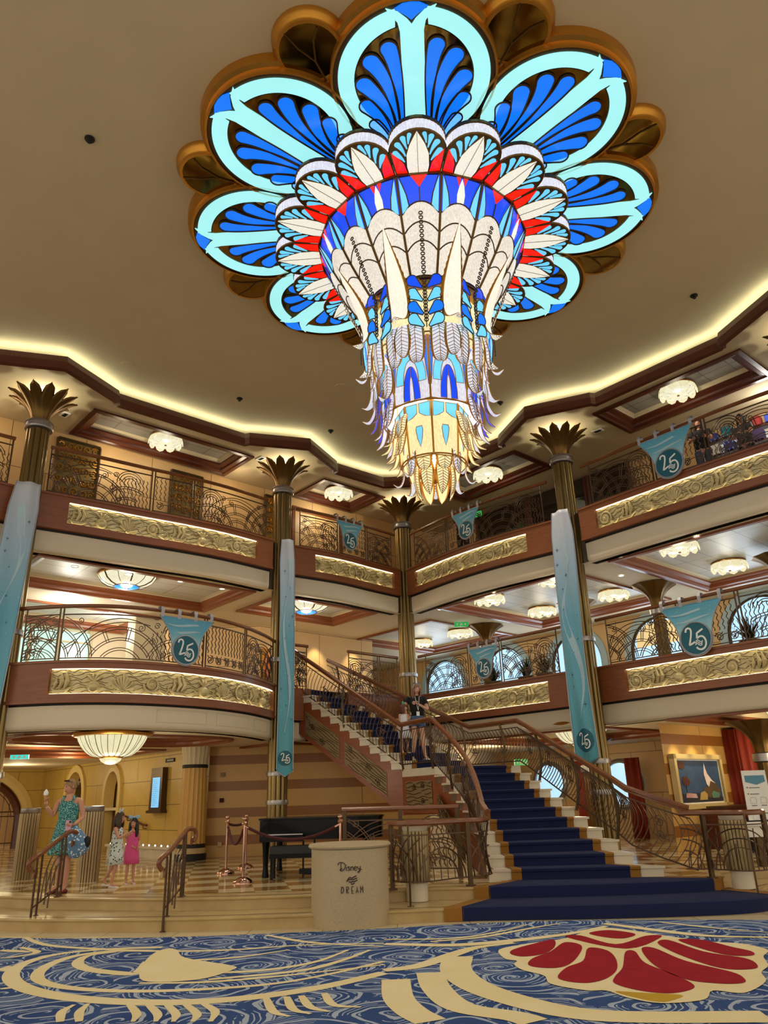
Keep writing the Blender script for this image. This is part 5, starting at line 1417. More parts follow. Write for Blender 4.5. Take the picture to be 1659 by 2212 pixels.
M['panelplaster'] = mat('bronzed_wave_plaster', (142, 118, 82), .5, .2, .15, 5)
def zU(k): return 2.113+k*r2
wave_panel(lerp2(UN[0], UN[11], .13), lerp2(UN[0], UN[11], .5), dU[0]+.13*11*(dU[1]-dU[0])+.12, dU[0]+.5*11*(dU[1]-dU[0])+.12, zU(.13*11)-.3, zU(.5*11)-.3, 3)
wave_panel(lerp2(UN[0], UN[11], .55), lerp2(UN[0], UN[11], .88), dU[0]+.55*11*(dU[1]-dU[0])+.12, dU[0]+.88*11*(dU[1]-dU[0])+.12, zU(.55*11)-.3, zU(.88*11)-.3, 4)
wave_panel(lerp2(UN[0], IN[10], .12), lerp2(UN[0], IN[10], .9), 1.3, 1.3, 1.86, 1.86, 5)
wave_panel(lerp2(IN[10], IN[0], .05), lerp2(IN[10], IN[0], .62), 1.2, .44, 1.62, .72, 6)
# soffit of the flights
mb = MB(); rows = [[(UN[k][0], UN[k][1], dU[k]+.02), (UF[k][0], UF[k][1], dU[k]+.02)] for k in range(12)]; mb.sheet(rows)
mb.sheet([[(IN[k][0], IN[k][1], max(.33, .32+k*r1-.73)), (OU[k][0], OU[k][1], max(.33, .32+k*r1-.73))] for k in range(11)])
mb.prism([(x, y, 1.22) for x, y in land], (0, 0, .02)); obj('soffit', mb, M['stringer'], stc)

# stair railings: bowed balusters between a lower rail and a timber handrail
def interp(pts, s):
    tot = [0]
    for i in range(1, len(pts)): tot.append(tot[-1]+(Vector(pts[i])-Vector(pts[i-1])).length)
    s = max(0, min(tot[-1], s))
    for i in range(1, len(pts)):
        if s <= tot[i]+1e-9:
            t = (s-tot[i-1])/max(1e-9, tot[i]-tot[i-1]); return Vector(pts[i-1]).lerp(Vector(pts[i]), t)
    return Vector(pts[-1])
def plen(pts): return sum((Vector(pts[i])-Vector(pts[i-1])).length for i in range(1, len(pts)))
def bowed_rail(label, base, hts, posts, side, grp='stair railings', step=.105, bow=.16):
    """base: 3D points at tread level along the stair edge; side: plan vector the balusters bow towards"""
    t = thing('stair_railing', label, 'railing', tuple(Vector(base[0])), grp)
    L = plen(base); top = [Vector(p)+Vector((0, 0, hts)) for p in base]
    N = max(10, int(L/.08)); pts = [interp(top, L*1.0*i/N*plen(top)/L) for i in range(N+1)]
    mb = MB(); mb.tube(top, .042, 8); mb.tube([p-Vector((0, 0, .04)) for p in top], .028, 6); obj('handrail', mb, M['rail'], t, True)
    mb = MB(); mb.tube([Vector(p)+Vector((0, 0, .1)) for p in base], .014, 5); mb.tube([Vector(p)+Vector((0, 0, hts-.15)) for p in base], .012, 5); obj('lower_rail', mb, M['iron'], t, True)
    mb = MB(); sd = Vector((side[0], side[1], 0)).normalized(); n = int(L/step)
    for i in range(n+1):
        s = L*i/n; p = interp(base, s); q = interp(base, min(L, s+.16)); pl = []
        for k in range(9):
            u = k/8; b = sin(pi*u)*bow; c = p.lerp(q, sin(u*pi/2)*.9)
            zz = p.z+.1+(p.lerp(q, .9).z+hts-.15-p.z-.1)*u
            pl.append((c.x+sd.x*b, c.y+sd.y*b, zz))
        mb.tube(pl, .009, 4)
    obj('bowed_balusters', mb, M['iron'], t, True)
    k = .6
    while k < L-.3:
        mb = MB(); p = interp(base, k); d = (interp(base, k+.1)-p).normalized(); c = p+sd*bow*.9+Vector((0, 0, .47))
        for sg in (1, -1):
            mb.tube([c+d*(x)+Vector((0, 0, y)) for x, y in spiral(0, .1*sg, .085, 90*sg, 1.5, sg)], .008, 4)
            mb.tube([c+d*(x)+Vector((0, 0, y)) for x, y in arc(.06*sg, 0, .13, 60, 300, 12)], .007, 4)
        k += .95; obj('scrollwork', mb, M['iron'], t, True)
    for s in posts:
        p = interp(base, s*L); mb = MB(); pl = []
        for k in range(9):
            u = k/8; b = sin(pi*u)*bow*.55-.02; pl.append((p.x+sd.x*b, p.y+sd.y*b, p.z-.03+(hts+.0)*u))
        mb.tube(pl, .034, 4); obj('post', mb, M['bronzed'], t)
    return t
near = [(-2.6, 18.75, Z4)]+[(UN[k][0]-.0, UN[k][1], 2.113+k*r2+.0) for k in (11, 8, 5, 2, 0)]+[(.5, 16.7, 2.113), (IN[10][0]-.02, IN[10][1], 2.113)]+[(IN[k][0]-.03, IN[k][1], .32+(k+1)*r1) for k in range(9, -1, -1)]+[(1.42, 12.35, .36)]
bowed_rail('near stair railing curving down the inner side of the staircase', near, .95, (.02, .22, .42, .55, .66, .78, .9), (-.55, -.85), bow=.12)
far = [(UF[k][0], UF[k][1], 2.113+k*r2) for k in (11, 8, 5, 2, 0)]+[(OU[10][0], OU[10][1], 2.113)]+[(OU[k][0]+.02, OU[k][1], .32+(k+1)*r1) for k in range(9, -1, -1)]+[(4.45, 12.3, .32)]
bowed_rail('far stair railing sweeping down the outer right side of the staircase', far, .95, (.03, .25, .36, .47, .6, .74, .86), (.85, -.3), bow=.14)

# level railings at the foot of the stair
def flat_rail(label, pts, z0, z1, posts, inner, foot):
    t = thing('floor_railing', label, 'railing', (pts[0][0], pts[0][1], z0), 'railings at the foot of the stairs')
    P = Path(pts, 8); L = P.L
    mb = MB(); mb.tube([P.at(s, 0, z1) for s in P.run(0, L, .1)], .04, 8); obj('handrail', mb, M['rail'], t, True)
    mb = MB()
    for z in (z0+.12, z1-.16): mb.tube([P.at(s, 0, z) for s in P.run(0, L, .1)], .012, 4)
    obj('lower_rail', mb, M['iron'], t)
    for s in posts:
        mb = MB(); p = P.at(s*L); mb.box((p[0], p[1], (z0+z1)/2), (.06, .06, z1-z0-.02), .2); mb.box((p[0], p[1], z0+.01), (.12, .12, .02), .2); obj('post', mb, M['bronzed'], t)
    mb = MB(); w = L; h = z1-z0-.28
    for r in (.3, .42, .55, .68, .8, .95, 1.1):
        for pl in clip(arc(w*inner, 0, r, 0, 180, 26), w, h): mb.tube([P.at(x, 0, z0+.12+z) for x, z in pl], .011, 4)
    for r in (.25, .4, .55):
        for c in (0, w):
            for pl in clip(arc(c, 0, r, 0, 180, 20), w, h): mb.tube([P.at(x, 0, z0+.12+z) for x, z in pl], .011, 4)
    for k in range(int(L/.14)):
        x = .07+k*.14; mb.tube([P.at(x, 0, z0+.12), P.at(x+.02, 0, z0+.12+min(h, .25+.1*(k % 4)))], .009, 4)
    obj('scroll_panel', mb, M['iron'], t)
    mb = MB(); mb.tube([foot, (foot[0], foot[1], z1)], .014, 5); mb.lathe([(.05, 0), (.04, .01), (0, .012)], 14, foot); obj('stay_rod', mb, M['bronzed'], t)
    return t
flat_rail('curved floor railing round the fluted brass bollard left of the stair foot', [(1.42, 12.5), (1.25, 12.2), (.92, 12.1), (.45, 11.72), (.12, 11.75), (-.08, 12.05)], Z3, 1.2, (.26, .97), .5, (.19, 11.5, .16))
flat_rail('curved floor railing ending the outer stair handrail at lower right', [(4.3, 12.35), (4.62, 12.15), (4.95, 11.75), (5.3, 11.85), (5.5, 12.2)], Z3, 1.2, (.2, .98), .5, (4.97, 11.62, .16))
P = Path([(-.9, 14.2), (.2, 13.9), (1.1, 13.6)], 6)
t = thing('floor_railing', 'straight level railing behind the pedestal under the stairs', 'railing', (.1, 13.9, Z3), 'railings at the foot of the stairs')
mb = MB(); mb.tube([P.at(s, 0, 1.38) for s in P.run(0, P.L, .2)], .04, 8); obj('handrail', mb, M['rail'], t, True)
mb = MB()
for pl in pattern(P.L, .8, 0, 0): mb.tube([P.at(x, 0, Z3+.15+z) for x, z in pl], .011, 4)
for z in (Z3+.12, 1.2): mb.tube([P.at(s, 0, z) for s in P.run(0, P.L, .3)], .014, 4)
obj('scroll_panel', mb, M['iron'], t)
for s in (.02, .5, .98):
    mb = MB(); p = P.at(s*P.L); mb.box((p[0], p[1], (Z3+1.36)/2), (.07, .07, 1.36-Z3)); obj('post', mb, M['bronzed'], t)
# fluted brass bollards on marble feet
def bollard(label, loc, r, h, foot, slope=0):
    t = thing('fluted_bollard', label, 'bollard', (0, 0, 0), 'fluted brass bollards')
    mb = MB(); n = 22
    for k in range(n):
        a = 2*pi*k/n; mb.tube([(r*cos(a), r*sin(a), foot), (r*cos(a), r*sin(a), h)], r*.15, 8)
    mb.tube([(0, 0, foot), (0, 0, h)], r*.97, 22); obj('fluted_body', mb, M['brass'], t, True)
    if foot > .02:
        mb = MB(); mb.lathe([(r*.92, 0), (r*.92, foot)], 28); obj('marble_foot', mb, M['marblew'], t, True)
    mb = MB(); mb.lathe([(r*1.0, h), (r*1.1, h+.02), (r*1.1, h+.09), (r*1.0, h+.1), (0, h+.1)], 28); obj('cap', mb, M['marblew'] if foot > .02 else M['steel'], t, True)
    t.location = loc; return t
bb = bollard('fluted brass bollard on a marble foot inside the curved railing left of the stairs', (.3, 12.05, .165), .17, .92, .24)
dup(bb, (5.05, 12.25, .17), None, 'fluted brass bollard on a marble foot inside the curved railing at lower right')
b2 = bollard('fluted steel and brass gate bollard just right of the woman in the teal dress', (-5.48, 14.8, Z3), .165, 1.16, .0)
dup(b2, (-7.0, 15.6, Z3), None, 'fluted steel and brass gate bollard at the far left by the arched doorway')

# ================================================================ STATUE PEDESTAL (the figure on it is not part of this scene)
pd = thing('pedestal', 'round speckled stone pedestal with ship name, in front of the steps', 'pedestal', (-.62, 11.31, 0))
mb = MB(); mb.lathe([(.52, 0), (.52, .93)], 48, (-.62, 11.31, 0)); obj('drum', mb, M['pedestal'], pd, True)
mb = MB(); mb.lathe([(.5, .93), (.535, .935), (.56, .95), (.565, .965), (.55, .99), (0, .992)], 48, (-.62, 11.31, 0)); obj('top_slab', mb, M['pedestal'], pd, True)
M['ink'] = mat('engraved_dark_letters', (48, 26, 26), .6, 0, 0)
def on_ped(u, v, o_=0.):
    th = u/.52; r = .523+o_; return (-.62+.0+r*sin(th+.07), 11.31-r*cos(th+.07), v)
def ped_text(name, strokes, cx, cy, s, w):
    mb = MB()
    for pl in strokes: stroke2d(mb, [(cx+x*s, cy+y*s) for x, y in pl], w, lambda u, v, o_: on_ped(u, v, o_), .0005)
    return obj(name, mb, M['ink'], pd)
def sm2(p, sub=5):
    Q = [Vector(q) for q in p]; Q = [2*Q[0]-Q[1]]+Q+[2*Q[-1]-Q[-2]]; o = []
    for i in range(1, len(Q)-2):
        for k in range(sub):
            t = k/sub; a, b, c, d = Q[i-1], Q[i], Q[i+1], Q[i+2]; o.append(.5*((2*b)+(c-a)*t+(2*a-5*b+4*c-d)*t*t+(3*b-a-3*c+d)*t**3))
    o.append(Q[-2]); return [(v.x, v.y) for v in o]
DIS = [sm2([(.16, 1.02), (.12, .6), (.14, 0)]), sm2([(-.35, .75), (-.1, 1.05), (.4, 1.05), (.72, .75), (.66, .3), (.3, -.02), (-.02, .08), (.1, .25), (.4, .22)]),
       [(.9, .5), (.9, 0)], [(.9, .68), (.9, .76)], sm2([(1.36, .45), (1.18, .5), (1.12, .38), (1.34, .2), (1.28, .03), (1.08, .04)]), [(1.52, 0), (1.52, .5)], sm2([(1.52, .3), (1.7, .5), (1.84, .4), (1.84, 0)]),
       sm2([(2.0, .26), (2.3, .3), (2.26, .48), (2.06, .46), (2.0, .22), (2.12, .02), (2.36, .08)]), sm2([(2.5, .5), (2.52, .25), (2.68, .16), (2.86, .26)]), sm2([(2.88, .55), (2.82, -.05), (2.62, -.3), (2.5, -.18), (2.8, .02), (3.05, .12)])]
ped_text('engraved_name', DIS, -.135, .685, .092, .009)
DR = [[(0, 0), (0, 1)], sm2([(0, 1), (.32, .85), (.34, .3), (0, 0)]), [(.85, 0), (.85, 1)], sm2([(.85, 1), (1.15, .92), (1.15, .6), (.87, .52)]), [(.92, .5), (1.18, 0)], [(1.7, 0), (1.7, 1)], [(1.7, 1), (2.0, 1)], [(1.7, .35), (1.95, .35)], [(1.7, 0), (2.0, 0)],
      [(2.4, 0), (2.58, 1), (2.78, 0)], [(2.46, .3), (2.72, .3)], [(3.15, 0), (3.18, 1), (3.36, .35), (3.54, 1), (3.58, 0)]]
ped_text('engraved_name', DR, -.12, .42, .078, .008)
WV = [sm2([(-.5, 0), (-.25, .28), (.0, .2), (.2, .3), (.5, .42)]), sm2([(-.6, -.12), (-.3, .08), (.05, .05), (.25, .1), (.6, .2)]), sm2([(-.35, -.12), (-.1, -.2), (.15, -.12), (.35, -.12), (.62, .0)]), sm2([(-.1, -.32), (.1, -.4), (.3, -.25)])]
ped_text('engraved_wave_emblem', WV, .015, .572, .115, .013)

# ================================================================ STEP HANDRAILS (two, at the front left)
def step_handrail(label, x, y0, hook):
    t = thing('step_handrail', label, 'handrail', (x, y0, 0), 'handrails on the low steps')
    L = [(x-.06, y0+.02, .74), (x-.09, y0-.02, .80), (x-.07, y0-.02, .87), (x-.02, y0+.06, .93), (x+.0, y0+.3, 1.0), (x, y0+.95, 1.18), (x+.03, y0+1.1, 1.21), (x+.07, y0+1.2, 1.18), (x+.08, y0+1.22, 1.1), (x+.05, y0+1.18, 1.03)]
    Q = [Vector(p) for p in L]; pts = []
    Q2 = [2*Q[0]-Q[1]]+Q+[2*Q[-1]-Q[-2]]
    for i in range(1, len(Q2)-2):
        for k in range(5):
            s = k/5; a, b, c, d = Q2[i-1], Q2[i], Q2[i+1], Q2[i+2]; pts.append(.5*((2*b)+(c-a)*s+(2*a-5*b+4*c-d)*s*s+(3*b-a-3*c+d)*s**3))
    pts.append(Q[-1])
    mb = MB(); mb.tube(pts, .034, 10); obj('handrail', mb, M['rail'], t, True)
    mb = MB(); mb.tube([(x-.02, y0+a, .72+b) for a, b in [(.02, .02), (.1, .04), (.1, -.06), (.0, -.06), (.03, .0)]], .02, 8); mb.tube([(x+.05, y0+1.18-a, 1.0+b) for a, b in [(0, .03), (.08, 0), (.08, .07), (.02, .06)]], .018, 8); obj('scroll_end', mb, M['rail'], t, True)
    for dy, z, zz in ((0.04, 0, .9), (.2, .16, .95), (.85, .32, 1.13), (.98, .32, 1.17)):
        mb = MB(); mb.tube([(x, y0+dy, z), (x, y0+dy, zz)], .017, 6); mb.lathe([(.04, 0), (.035, .01), (0, .012)], 12, (x, y0+dy, z)); obj('post', mb, M['iron'], t, True)
    mb = MB(); mb.tube([(x, y0+.04, .27), (x, y0+.98, .47)], .012, 5)
    for k in range(3):
        o_ = .13*k; mb.tube([(x, y0+.3+o_+.4*(1-cos(u*pi/2)), .33+.04*k+.62*sin(u*pi/2)-.10*k) for u in [i/10 for i in range(11)]], .012, 5)
    for dy in (.42, .56, .7): mb.tube([(x, y0+dy, .35+.2*dy), (x, y0+dy, .62+.2*dy)], .01, 5)
    obj('curved_bars', mb, M['iron'], t, True); return t
step_handrail('bronze step handrail in front of the woman in the teal dress', -5.05, 11.62, 1)
step_handrail('bronze step handrail standing free in the middle of the low steps', -3.07, 11.1, 1)
# ================================================================ PIANO, BENCH, ROPE BARRIER
pn = thing('grand_piano', 'black grand piano on the chequered floor behind the pedestal', 'piano', (-1.4, 14.9, Z3))
body = smooth2([(-2.36, 14.35), (-1.2, 14.2), (-.35, 14.3), (-.2, 14.7), (-.35, 15.3), (-.9, 15.7), (-1.5, 15.85), (-2.3, 15.9)], 5)
mb = MB(); mb.prism([(x, y, .92) for x, y in body], (0, 0, .32)); obj('case', mb, M['blackgloss'], pn)
mb = MB(); ctr = Vector((-1.3, 15.0)); mb.prism([tuple((ctr+(Vector(p)-ctr)*1.02).to_3d()+Vector((0, 0, 1.245))) for p in body], (0, 0, .03)); obj('lid', mb, M['blackgloss'], pn)
mb = MB(); mb.box((-1.95, 14.22, .95), (.75, .16, .1)); obj('key_slip', mb, M['blackgloss'], pn)
mb = MB(); mb.box((-1.95, 14.25, 1.01), (.72, .12, .012)); obj('keyboard', mb, M['whitepaint'], pn)
for x, y in ((-2.26, 14.45), (-2.2, 15.75), (-.5, 14.75)):
    mb = MB(); mb.lathe([(.075, .92), (.06, .8), (.045, .5), (.05, .42), (.06, .36), (.06, Z3+.0)], 10, (x, y, 0)); obj('leg', mb, M['blackgloss'], pn, True)
mb = MB(); mb.box((-1.62, 14.6, .62), (.03, .03, .6)); mb.box((-1.42, 14.6, .62), (.03, .03, .6)); mb.box((-1.52, 14.58, .40), (.32, .16, .08)); mb.box((-1.52, 14.5, .36), (.16, .1, .02)); obj('pedal_lyre', mb, M['blackgloss'], pn)
bn = thing('piano_bench', 'low black padded piano bench in front of the grand piano', 'bench', (-1.7, 14.1, Z3))
mb = MB(); mb.box((-1.7, 14.05, .78), (.8, .36, .12)); obj('cushion', mb, mat('black_leather', (16, 15, 16), .4, 0, .1), bn)
mb = MB(); mb.box((-1.7, 14.05, .69), (.82, .38, .07)); obj('frame', mb, M['blackgloss'], bn)
for sx in (-.37, .37):
    for sy in (-.15, .15): mb = MB(); mb.box((-1.7+sx, 14.05+sy, (.68+Z3)/2), (.045, .045, .66-Z3)); obj('leg', mb, M['blackgloss'], bn)
M['chrome'] = mat('polished_copper_post', (206, 160, 140), .12, 1.0, .1)
def stanchion(label, loc):
    t = thing('rope_stanchion', label, 'stanchion', (0, 0, 0), 'rope barrier posts')
    mb = MB(); mb.lathe([(.165, 0), (.165, .015), (.14, .05), (.08, .085), (.035, .1), (.0, .1)], 28); obj('base', mb, M['chrome'], t, True)
    mb = MB(); mb.tube([(0, 0, .08), (0, 0, .93)], .022, 12); obj('post', mb, M['chrome'], t, True)
    mb = MB(); mb.lathe([(.035, .88), (.045, .9), (.035, .93), (.025, .94)], 16); mb.ball((0, 0, .975), .04); obj('knob', mb, M['chrome'], t, True)
    t.location = loc; return t
S1, S2, S3 = (-3.16, 15.48, Z3), (-2.5, 13.65, Z3), (-.85, 12.9, Z3)
st = stanchion('polished rope stanchion farthest left beside the piano', S1)
dup(st, S2, None, 'polished rope stanchion in front, left of the piano bench'); dup(st, S3, None, 'polished rope stanchion hidden behind the stone pedestal')
def rope(label, a, b, sag):
    t = thing('velvet_rope', label, 'rope', (a[0], a[1], a[2]+.5), 'velvet ropes')
    pts = []
    for i in range(21):
        u = i/20; p = Vector(a).lerp(Vector(b), u); pts.append((p.x, p.y, a[2]+.87-sag*4*u*(1-u)))
    mb = MB(); mb.tube(pts[1:-1], .024, 8); obj('cord', mb, M['velvet'], t, True)
    for q, w in ((0, 1), (20, 19)): mb = MB(); mb.tube([pts[q], pts[w]], .018, 8); obj('hook', mb, M['chrome'], t, True)
rope('burgundy velvet rope sagging between the two stanchions left of the piano', S1, S2, .32)
rope('burgundy velvet rope running in front of the piano to the pedestal', S2, S3, .22)
S4 = (-3.0, 16.6, Z3); dup(st, S4, None, 'polished rope stanchion at the back near the fluted column'); rope('burgundy velvet rope at the back left of the piano', S1, S4, .05)

# ================================================================ LOWER LEFT HALL
def pilaster(label, loc, r, h):
    t = thing('fluted_pilaster', label, 'column', (0, 0, 0), 'fluted stone columns')
    mb = MB(); n = 72; rows = []
    for z, k in ((.35, 1.08), (1.0, 1.05), (2.05, .98)):
        rows.append([(r*k*(1-.07*(abs(sin(a*9))))*cos(a), r*k*(1-.07*abs(sin(a*9)))*sin(a), z) for a in [2*pi*i/n for i in range(n)]])
    mb.sheet(rows, closed=True); obj('fluted_shaft', mb, M['pilaster'], t, True)
    mb = MB(); mb.lathe([(r*1.02, 2.05), (r*1.04, 2.1), (r*1.02, 2.13)], 36); mb.lathe([(r*1.12, .26), (r*1.1, .34), (r*1.06, .36)], 36); mb.lathe([(r*1.22, 0), (r*1.22, .14), (r*1.15, .16)], 36); obj('dark_band', mb, M['black'], t, True)
    mb = MB(); rows = []
    for z, k in ((2.13, .98), (2.3, 1.02), (2.42, 1.12), (h-.32+.24, 1.22)):
        rows.append([(r*k*(1-.06*abs(sin(a*9)))*cos(a), r*k*(1-.06*abs(sin(a*9)))*sin(a), z) for a in [2*pi*i/n for i in range(n)]])
    mb.sheet(rows, closed=True); obj('flared_capital', mb, M['cream2'], t, True)
    mb = MB(); mb.lathe([(r*1.18, .14), (r*1.18, .27)], 36); obj('base_drum', mb, M['stone'], t, True)
    t.location = loc; return t
M['pilaster'] = mat('ochre_fluted_stone', (206, 158, 76), .4, 0, .15, 3)
pilaster('fluted ochre stone column between the limestone and the striped wall', (-4.82, 19.45, Z3), .30, CE3)
M['limetrim'] = mat('pale_limestone_trim', (216, 190, 122), .45, 0, .08, 3)
# arch surrounds
def arch_trim(name, wp, wq, s, w, z0, zs, pointed, label, cat, m, wd=.16, proj=.07):
    P_, Q_ = Vector(wp), Vector(wq); d = (Q_-P_).normalized(); n = Vector((d.y, -d.x))
    if n.dot(VOID-P_) < 0: n = -n
    rows = []
    pts = arch_loop(s, w, z0, zs, 18, pointed); out = arch_loop(s, w+2*wd, z0, zs, 18, pointed*.9)
    def W(s_, z, o_): q = P_+d*s_+n*o_; return (q.x, q.y, z)
    for a, b in zip(pts, out): rows.append([W(a[0], a[1], -.25), W(a[0], a[1], proj), W((a[0]+b[0])/2, (a[1]+b[1])/2, proj+.015), W(b[0], b[1], proj), W(b[0], b[1], -.02)])
    mb = MB(); mb.sheet(rows); o = obj(name, mb, m); tag(o, label, cat); return W, n
WL = (R(4.75, -14.2)[:2], R(4.75, -2.25)[:2]); WB = (R(14, -14.2)[:2], R(4.75, -14.2)[:2])
W1, n1 = arch_trim('arch_surround', *WL, 3.25, 1.4, Z3, 1.85, .15, 'cream arch surround behind the woman in the teal dress', 'arch', M['limetrim'], .2)
W2, n2 = arch_trim('arch_surround', *WL, 6.25, .95, Z3, 1.95, .25, 'narrow cream arch surround over the dark door behind the girls', 'arch', M['limetrim'], .18)
W3, n3 = arch_trim('arch_surround', *WB, 6.8, 3.8, Z3, 1.25, -.22, 'wide cream arch surround of the gated doorway at far left', 'arch', M['limetrim'], .34)
mb = MB(); mb.add([W1(.5, Z3, -.6), W1(5.2, Z3, -.6), W1(5.2, 2.87, -.6), W1(.5, 2.87, -.6)], [(0, 1, 2, 3)]); mb.add([W2(5.2, Z3, -.35), W2(7.5, Z3, -.35), W2(7.5, 2.87, -.35), W2(5.2, 2.87, -.35)], [(0, 1, 2, 3)]); struct('wall_niche', mb, M['lime'])
dr = thing('panel_door', 'dark red-brown door in the narrow arch behind the girls', 'door', W2(6.25, Z3, -.3))
mb = MB(); mb.prism([W2(5.8, Z3, -.28), W2(6.7, Z3, -.28), W2(6.7, 1.45, -.28), W2(5.8, 1.45, -.28)], (n2.x*.04, n2.y*.04, 0)); obj('door_leaf', mb, M['mahog'], dr)
mb = MB(); mb.prism([W2(5.72, 1.45, -.3), W2(6.78, 1.45, -.3), W2(6.78, 1.53, -.3), W2(5.72, 1.53, -.3)], (n2.x*.36, n2.y*.36, 0)); obj('lintel', mb, M['cream2'], dr)
# iron gate in the wide arch
gt = thing('iron_gate', 'dark arched iron gate in the wide doorway at far left', 'gate', W3(6.8, Z3, -.1))
mb = MB()
ar = arch_loop(6.8, 3.6, Z3, 1.2, 20, -.22); mb.tube([W3(s, z, -.1) for s, z in ar], .13, 6); obj('frame', mb, M['mahog'], gt)
mb = MB()
for k in range(17):
    s = 5.12+k*.21; r_ = 1.0; top = 1.2+1.38*sqrt(max(0, 1-((s-6.8)/1.76)**2)); mb.tube([W3(s, Z3, -.1), W3(s, top, -.1)], .014, 4)
for z in (.5, 1.35, 1.5): mb.tube([W3(5.1, z, -.1), W3(8.5, z, -.1)], .025, 4)
for r_ in (.4, .7, 1.0, 1.3): mb.tube([W3(6.8+r_*1.2*cos(a), 1.3+r_*.85*sin(a), -.09) for a in [pi*i/16 for i in range(17)]], .013, 4)
for sg in (-1, 1): mb.tube([W3(6.8+sg*(.8+x), 1.75+y, -.08) for x, y in spiral(0, 0, .3, 90, 1.5, sg)], .018, 4)
obj('iron_scrolls', mb, M['mahog'], gt)
mb = MB(); mb.add([W3(-4, Z3, -3), W3(13, Z3, -3), W3(13, 2.9, -3), W3(-4, 2.9, -3)], [(0, 1, 2, 3)]); struct('wall_beyond', mb, M['maple1'])
vt = tag(obj('flower_vase', MB().lathe([(.05, 0), (.16, .1), (.2, .3), (.1, .5), (.06, .6), (.12, .66)], 16, W3(6.3, 1.0, -1.2)), M['gold'], None, True), 'gold vase shining behind the iron gate', 'vase')
mb = MB(); mb.box(W3(6.3, .66, -1.2), (.5, .5, .68)); tag(obj('vase_plinth', mb, M['mahog']), 'dark plinth under the gold vase behind the iron gate', 'plinth')
light('POINT', W3(6.4, 2.2, -1.4), 9, (1, .8, .5), .2)
# framed screen, handrail on wall, signs
def wall_box(mb, W, n, s0, s1, z0, z1, o0, o1): mb.prism([W(s0, z0, o0), W(s1, z0, o0), W(s1, z1, o0), W(s0, z1, o0)], (n.x*(o1-o0), n.y*(o1-o0), 0))
sc = thing('framed_screen', 'bronze framed blue lit information screen on the limestone wall', 'screen', W1(5.95, 1.3, .1))
sS = 14.2-4.78
mb = MB(); mb.prism([W1(sS-.36, 1.42, .02), W1(sS+.36, 1.42, .02), W1(sS+.33, 2.5, .02), W1(sS-.33, 2.5, .02)], (n1.x*.14, n1.y*.14, 0)); obj('frame', mb, M['bronzed'], sc)
mb = MB(); wall_box(mb, W1, n1, sS-.42, sS+.42, 1.36, 1.43, .02, .2); obj('sill', mb, M['bronzed'], sc)
mb = MB(); wall_box(mb, W1, n1, sS-.2, sS+.22, 1.5, 2.25, .16, .17); obj('display', mb, M['g_screen'], sc)
mb = MB()
for k in range(14): wall_box(mb, W1, n1, sS-.16, sS+.05+.1*((k*37) % 10)/10, 1.56+k*.048, 1.568+k*.048, .171, .173)
obj('text_lines', mb, mat('screen_text', (96, 150, 190), .5, 0, 0), sc)
mb = MB(); wall_box(mb, W1, n1, 9.6, 10.1, 2.62, 2.72, .0, .03); sg = obj('wall_sign', mb, M['black']); tag(sg, 'small dark direction sign above the framed screen', 'sign')
mb = MB()
for k in range(7): wall_box(mb, W1, n1, 9.72+k*.05, 9.745+k*.05, 2.655, 2.685, .031, .033)
obj('lettering', mb, M['white'], sg)
hr = thing('wall_handrail', 'short dark wall handrail sloping down right of the girls', 'handrail', W1(3.3, 1.1, .1))
mb = MB(); q = [W1(7.35, 1.3, .12), W1(7.65, 1.28, .12), W1(8.75, 1.07, .12), W1(8.95, 1.06, .12)]; mb.tube(q, .03, 8); obj('rail', mb, M['mahog'], hr, True)
for s, z in ((7.65, 1.26), (8.7, 1.06)): mb = MB(); mb.tube([W1(s, z, .12), W1(s, z-.08, .1), W1(s, z-.09, 0)], .012, 5); obj('bracket', mb, M['mahog'], hr)
def cyl_sign(name, lab, c, w, h, rz, m, glyph=None):
    mb = MB(); mb.box(c, (w, .05, h), rz); o = obj(name, mb, m); tag(o, lab, 'sign')
    d = Vector((cos(rz), sin(rz), 0)); n = Vector((d.y, -d.x, 0)); mb = MB()
    for k in range(3):
        p = Vector(c)+d*(-.28+.28*k)*w+n*.027; mb.box(tuple(p), (w*.1, .004, h*.45), rz)
    if glyph:
        p = Vector(c)+n*.027; mb.ball((p.x, p.y, p.z+h*.3), (h*.1, .004, h*.1), 8, 5); mb.box((p.x-w*.06, p.y, p.z-h*.2), (w*.05, .004, h*.4), rz); mb.box((p.x+w*.09, p.y, p.z-h*.1), (w*.14, .004, h*.1), rz)
    obj('pictogram', mb, M['white'], o); return o
cyl_sign('exit_sign', 'cyan lit exit sign hanging over the far left hall', R(9.1, -2.7, 2.62), .38, .09, radians(8), M['g_cyan'], 1)
cyl_sign('exit_sign', 'green lit exit sign on the middle ceiling beam right of the corner column', R(-2.0, .3, CE4-.12), .42, .14, radians(-6), M['g_green'], 1)
cyl_sign('exit_sign', 'dark green running-man exit sign behind the stair railing', R(-2.6, 1.6, 2.35), .36, .16, 0, M['g_green'], 1)
cyl_sign('exit_sign', 'small green exit sign on the top ceiling right of the corner column', R(-1.9, 1.3, CE5-.45), .36, .16, radians(-35), M['g_green'], 1)
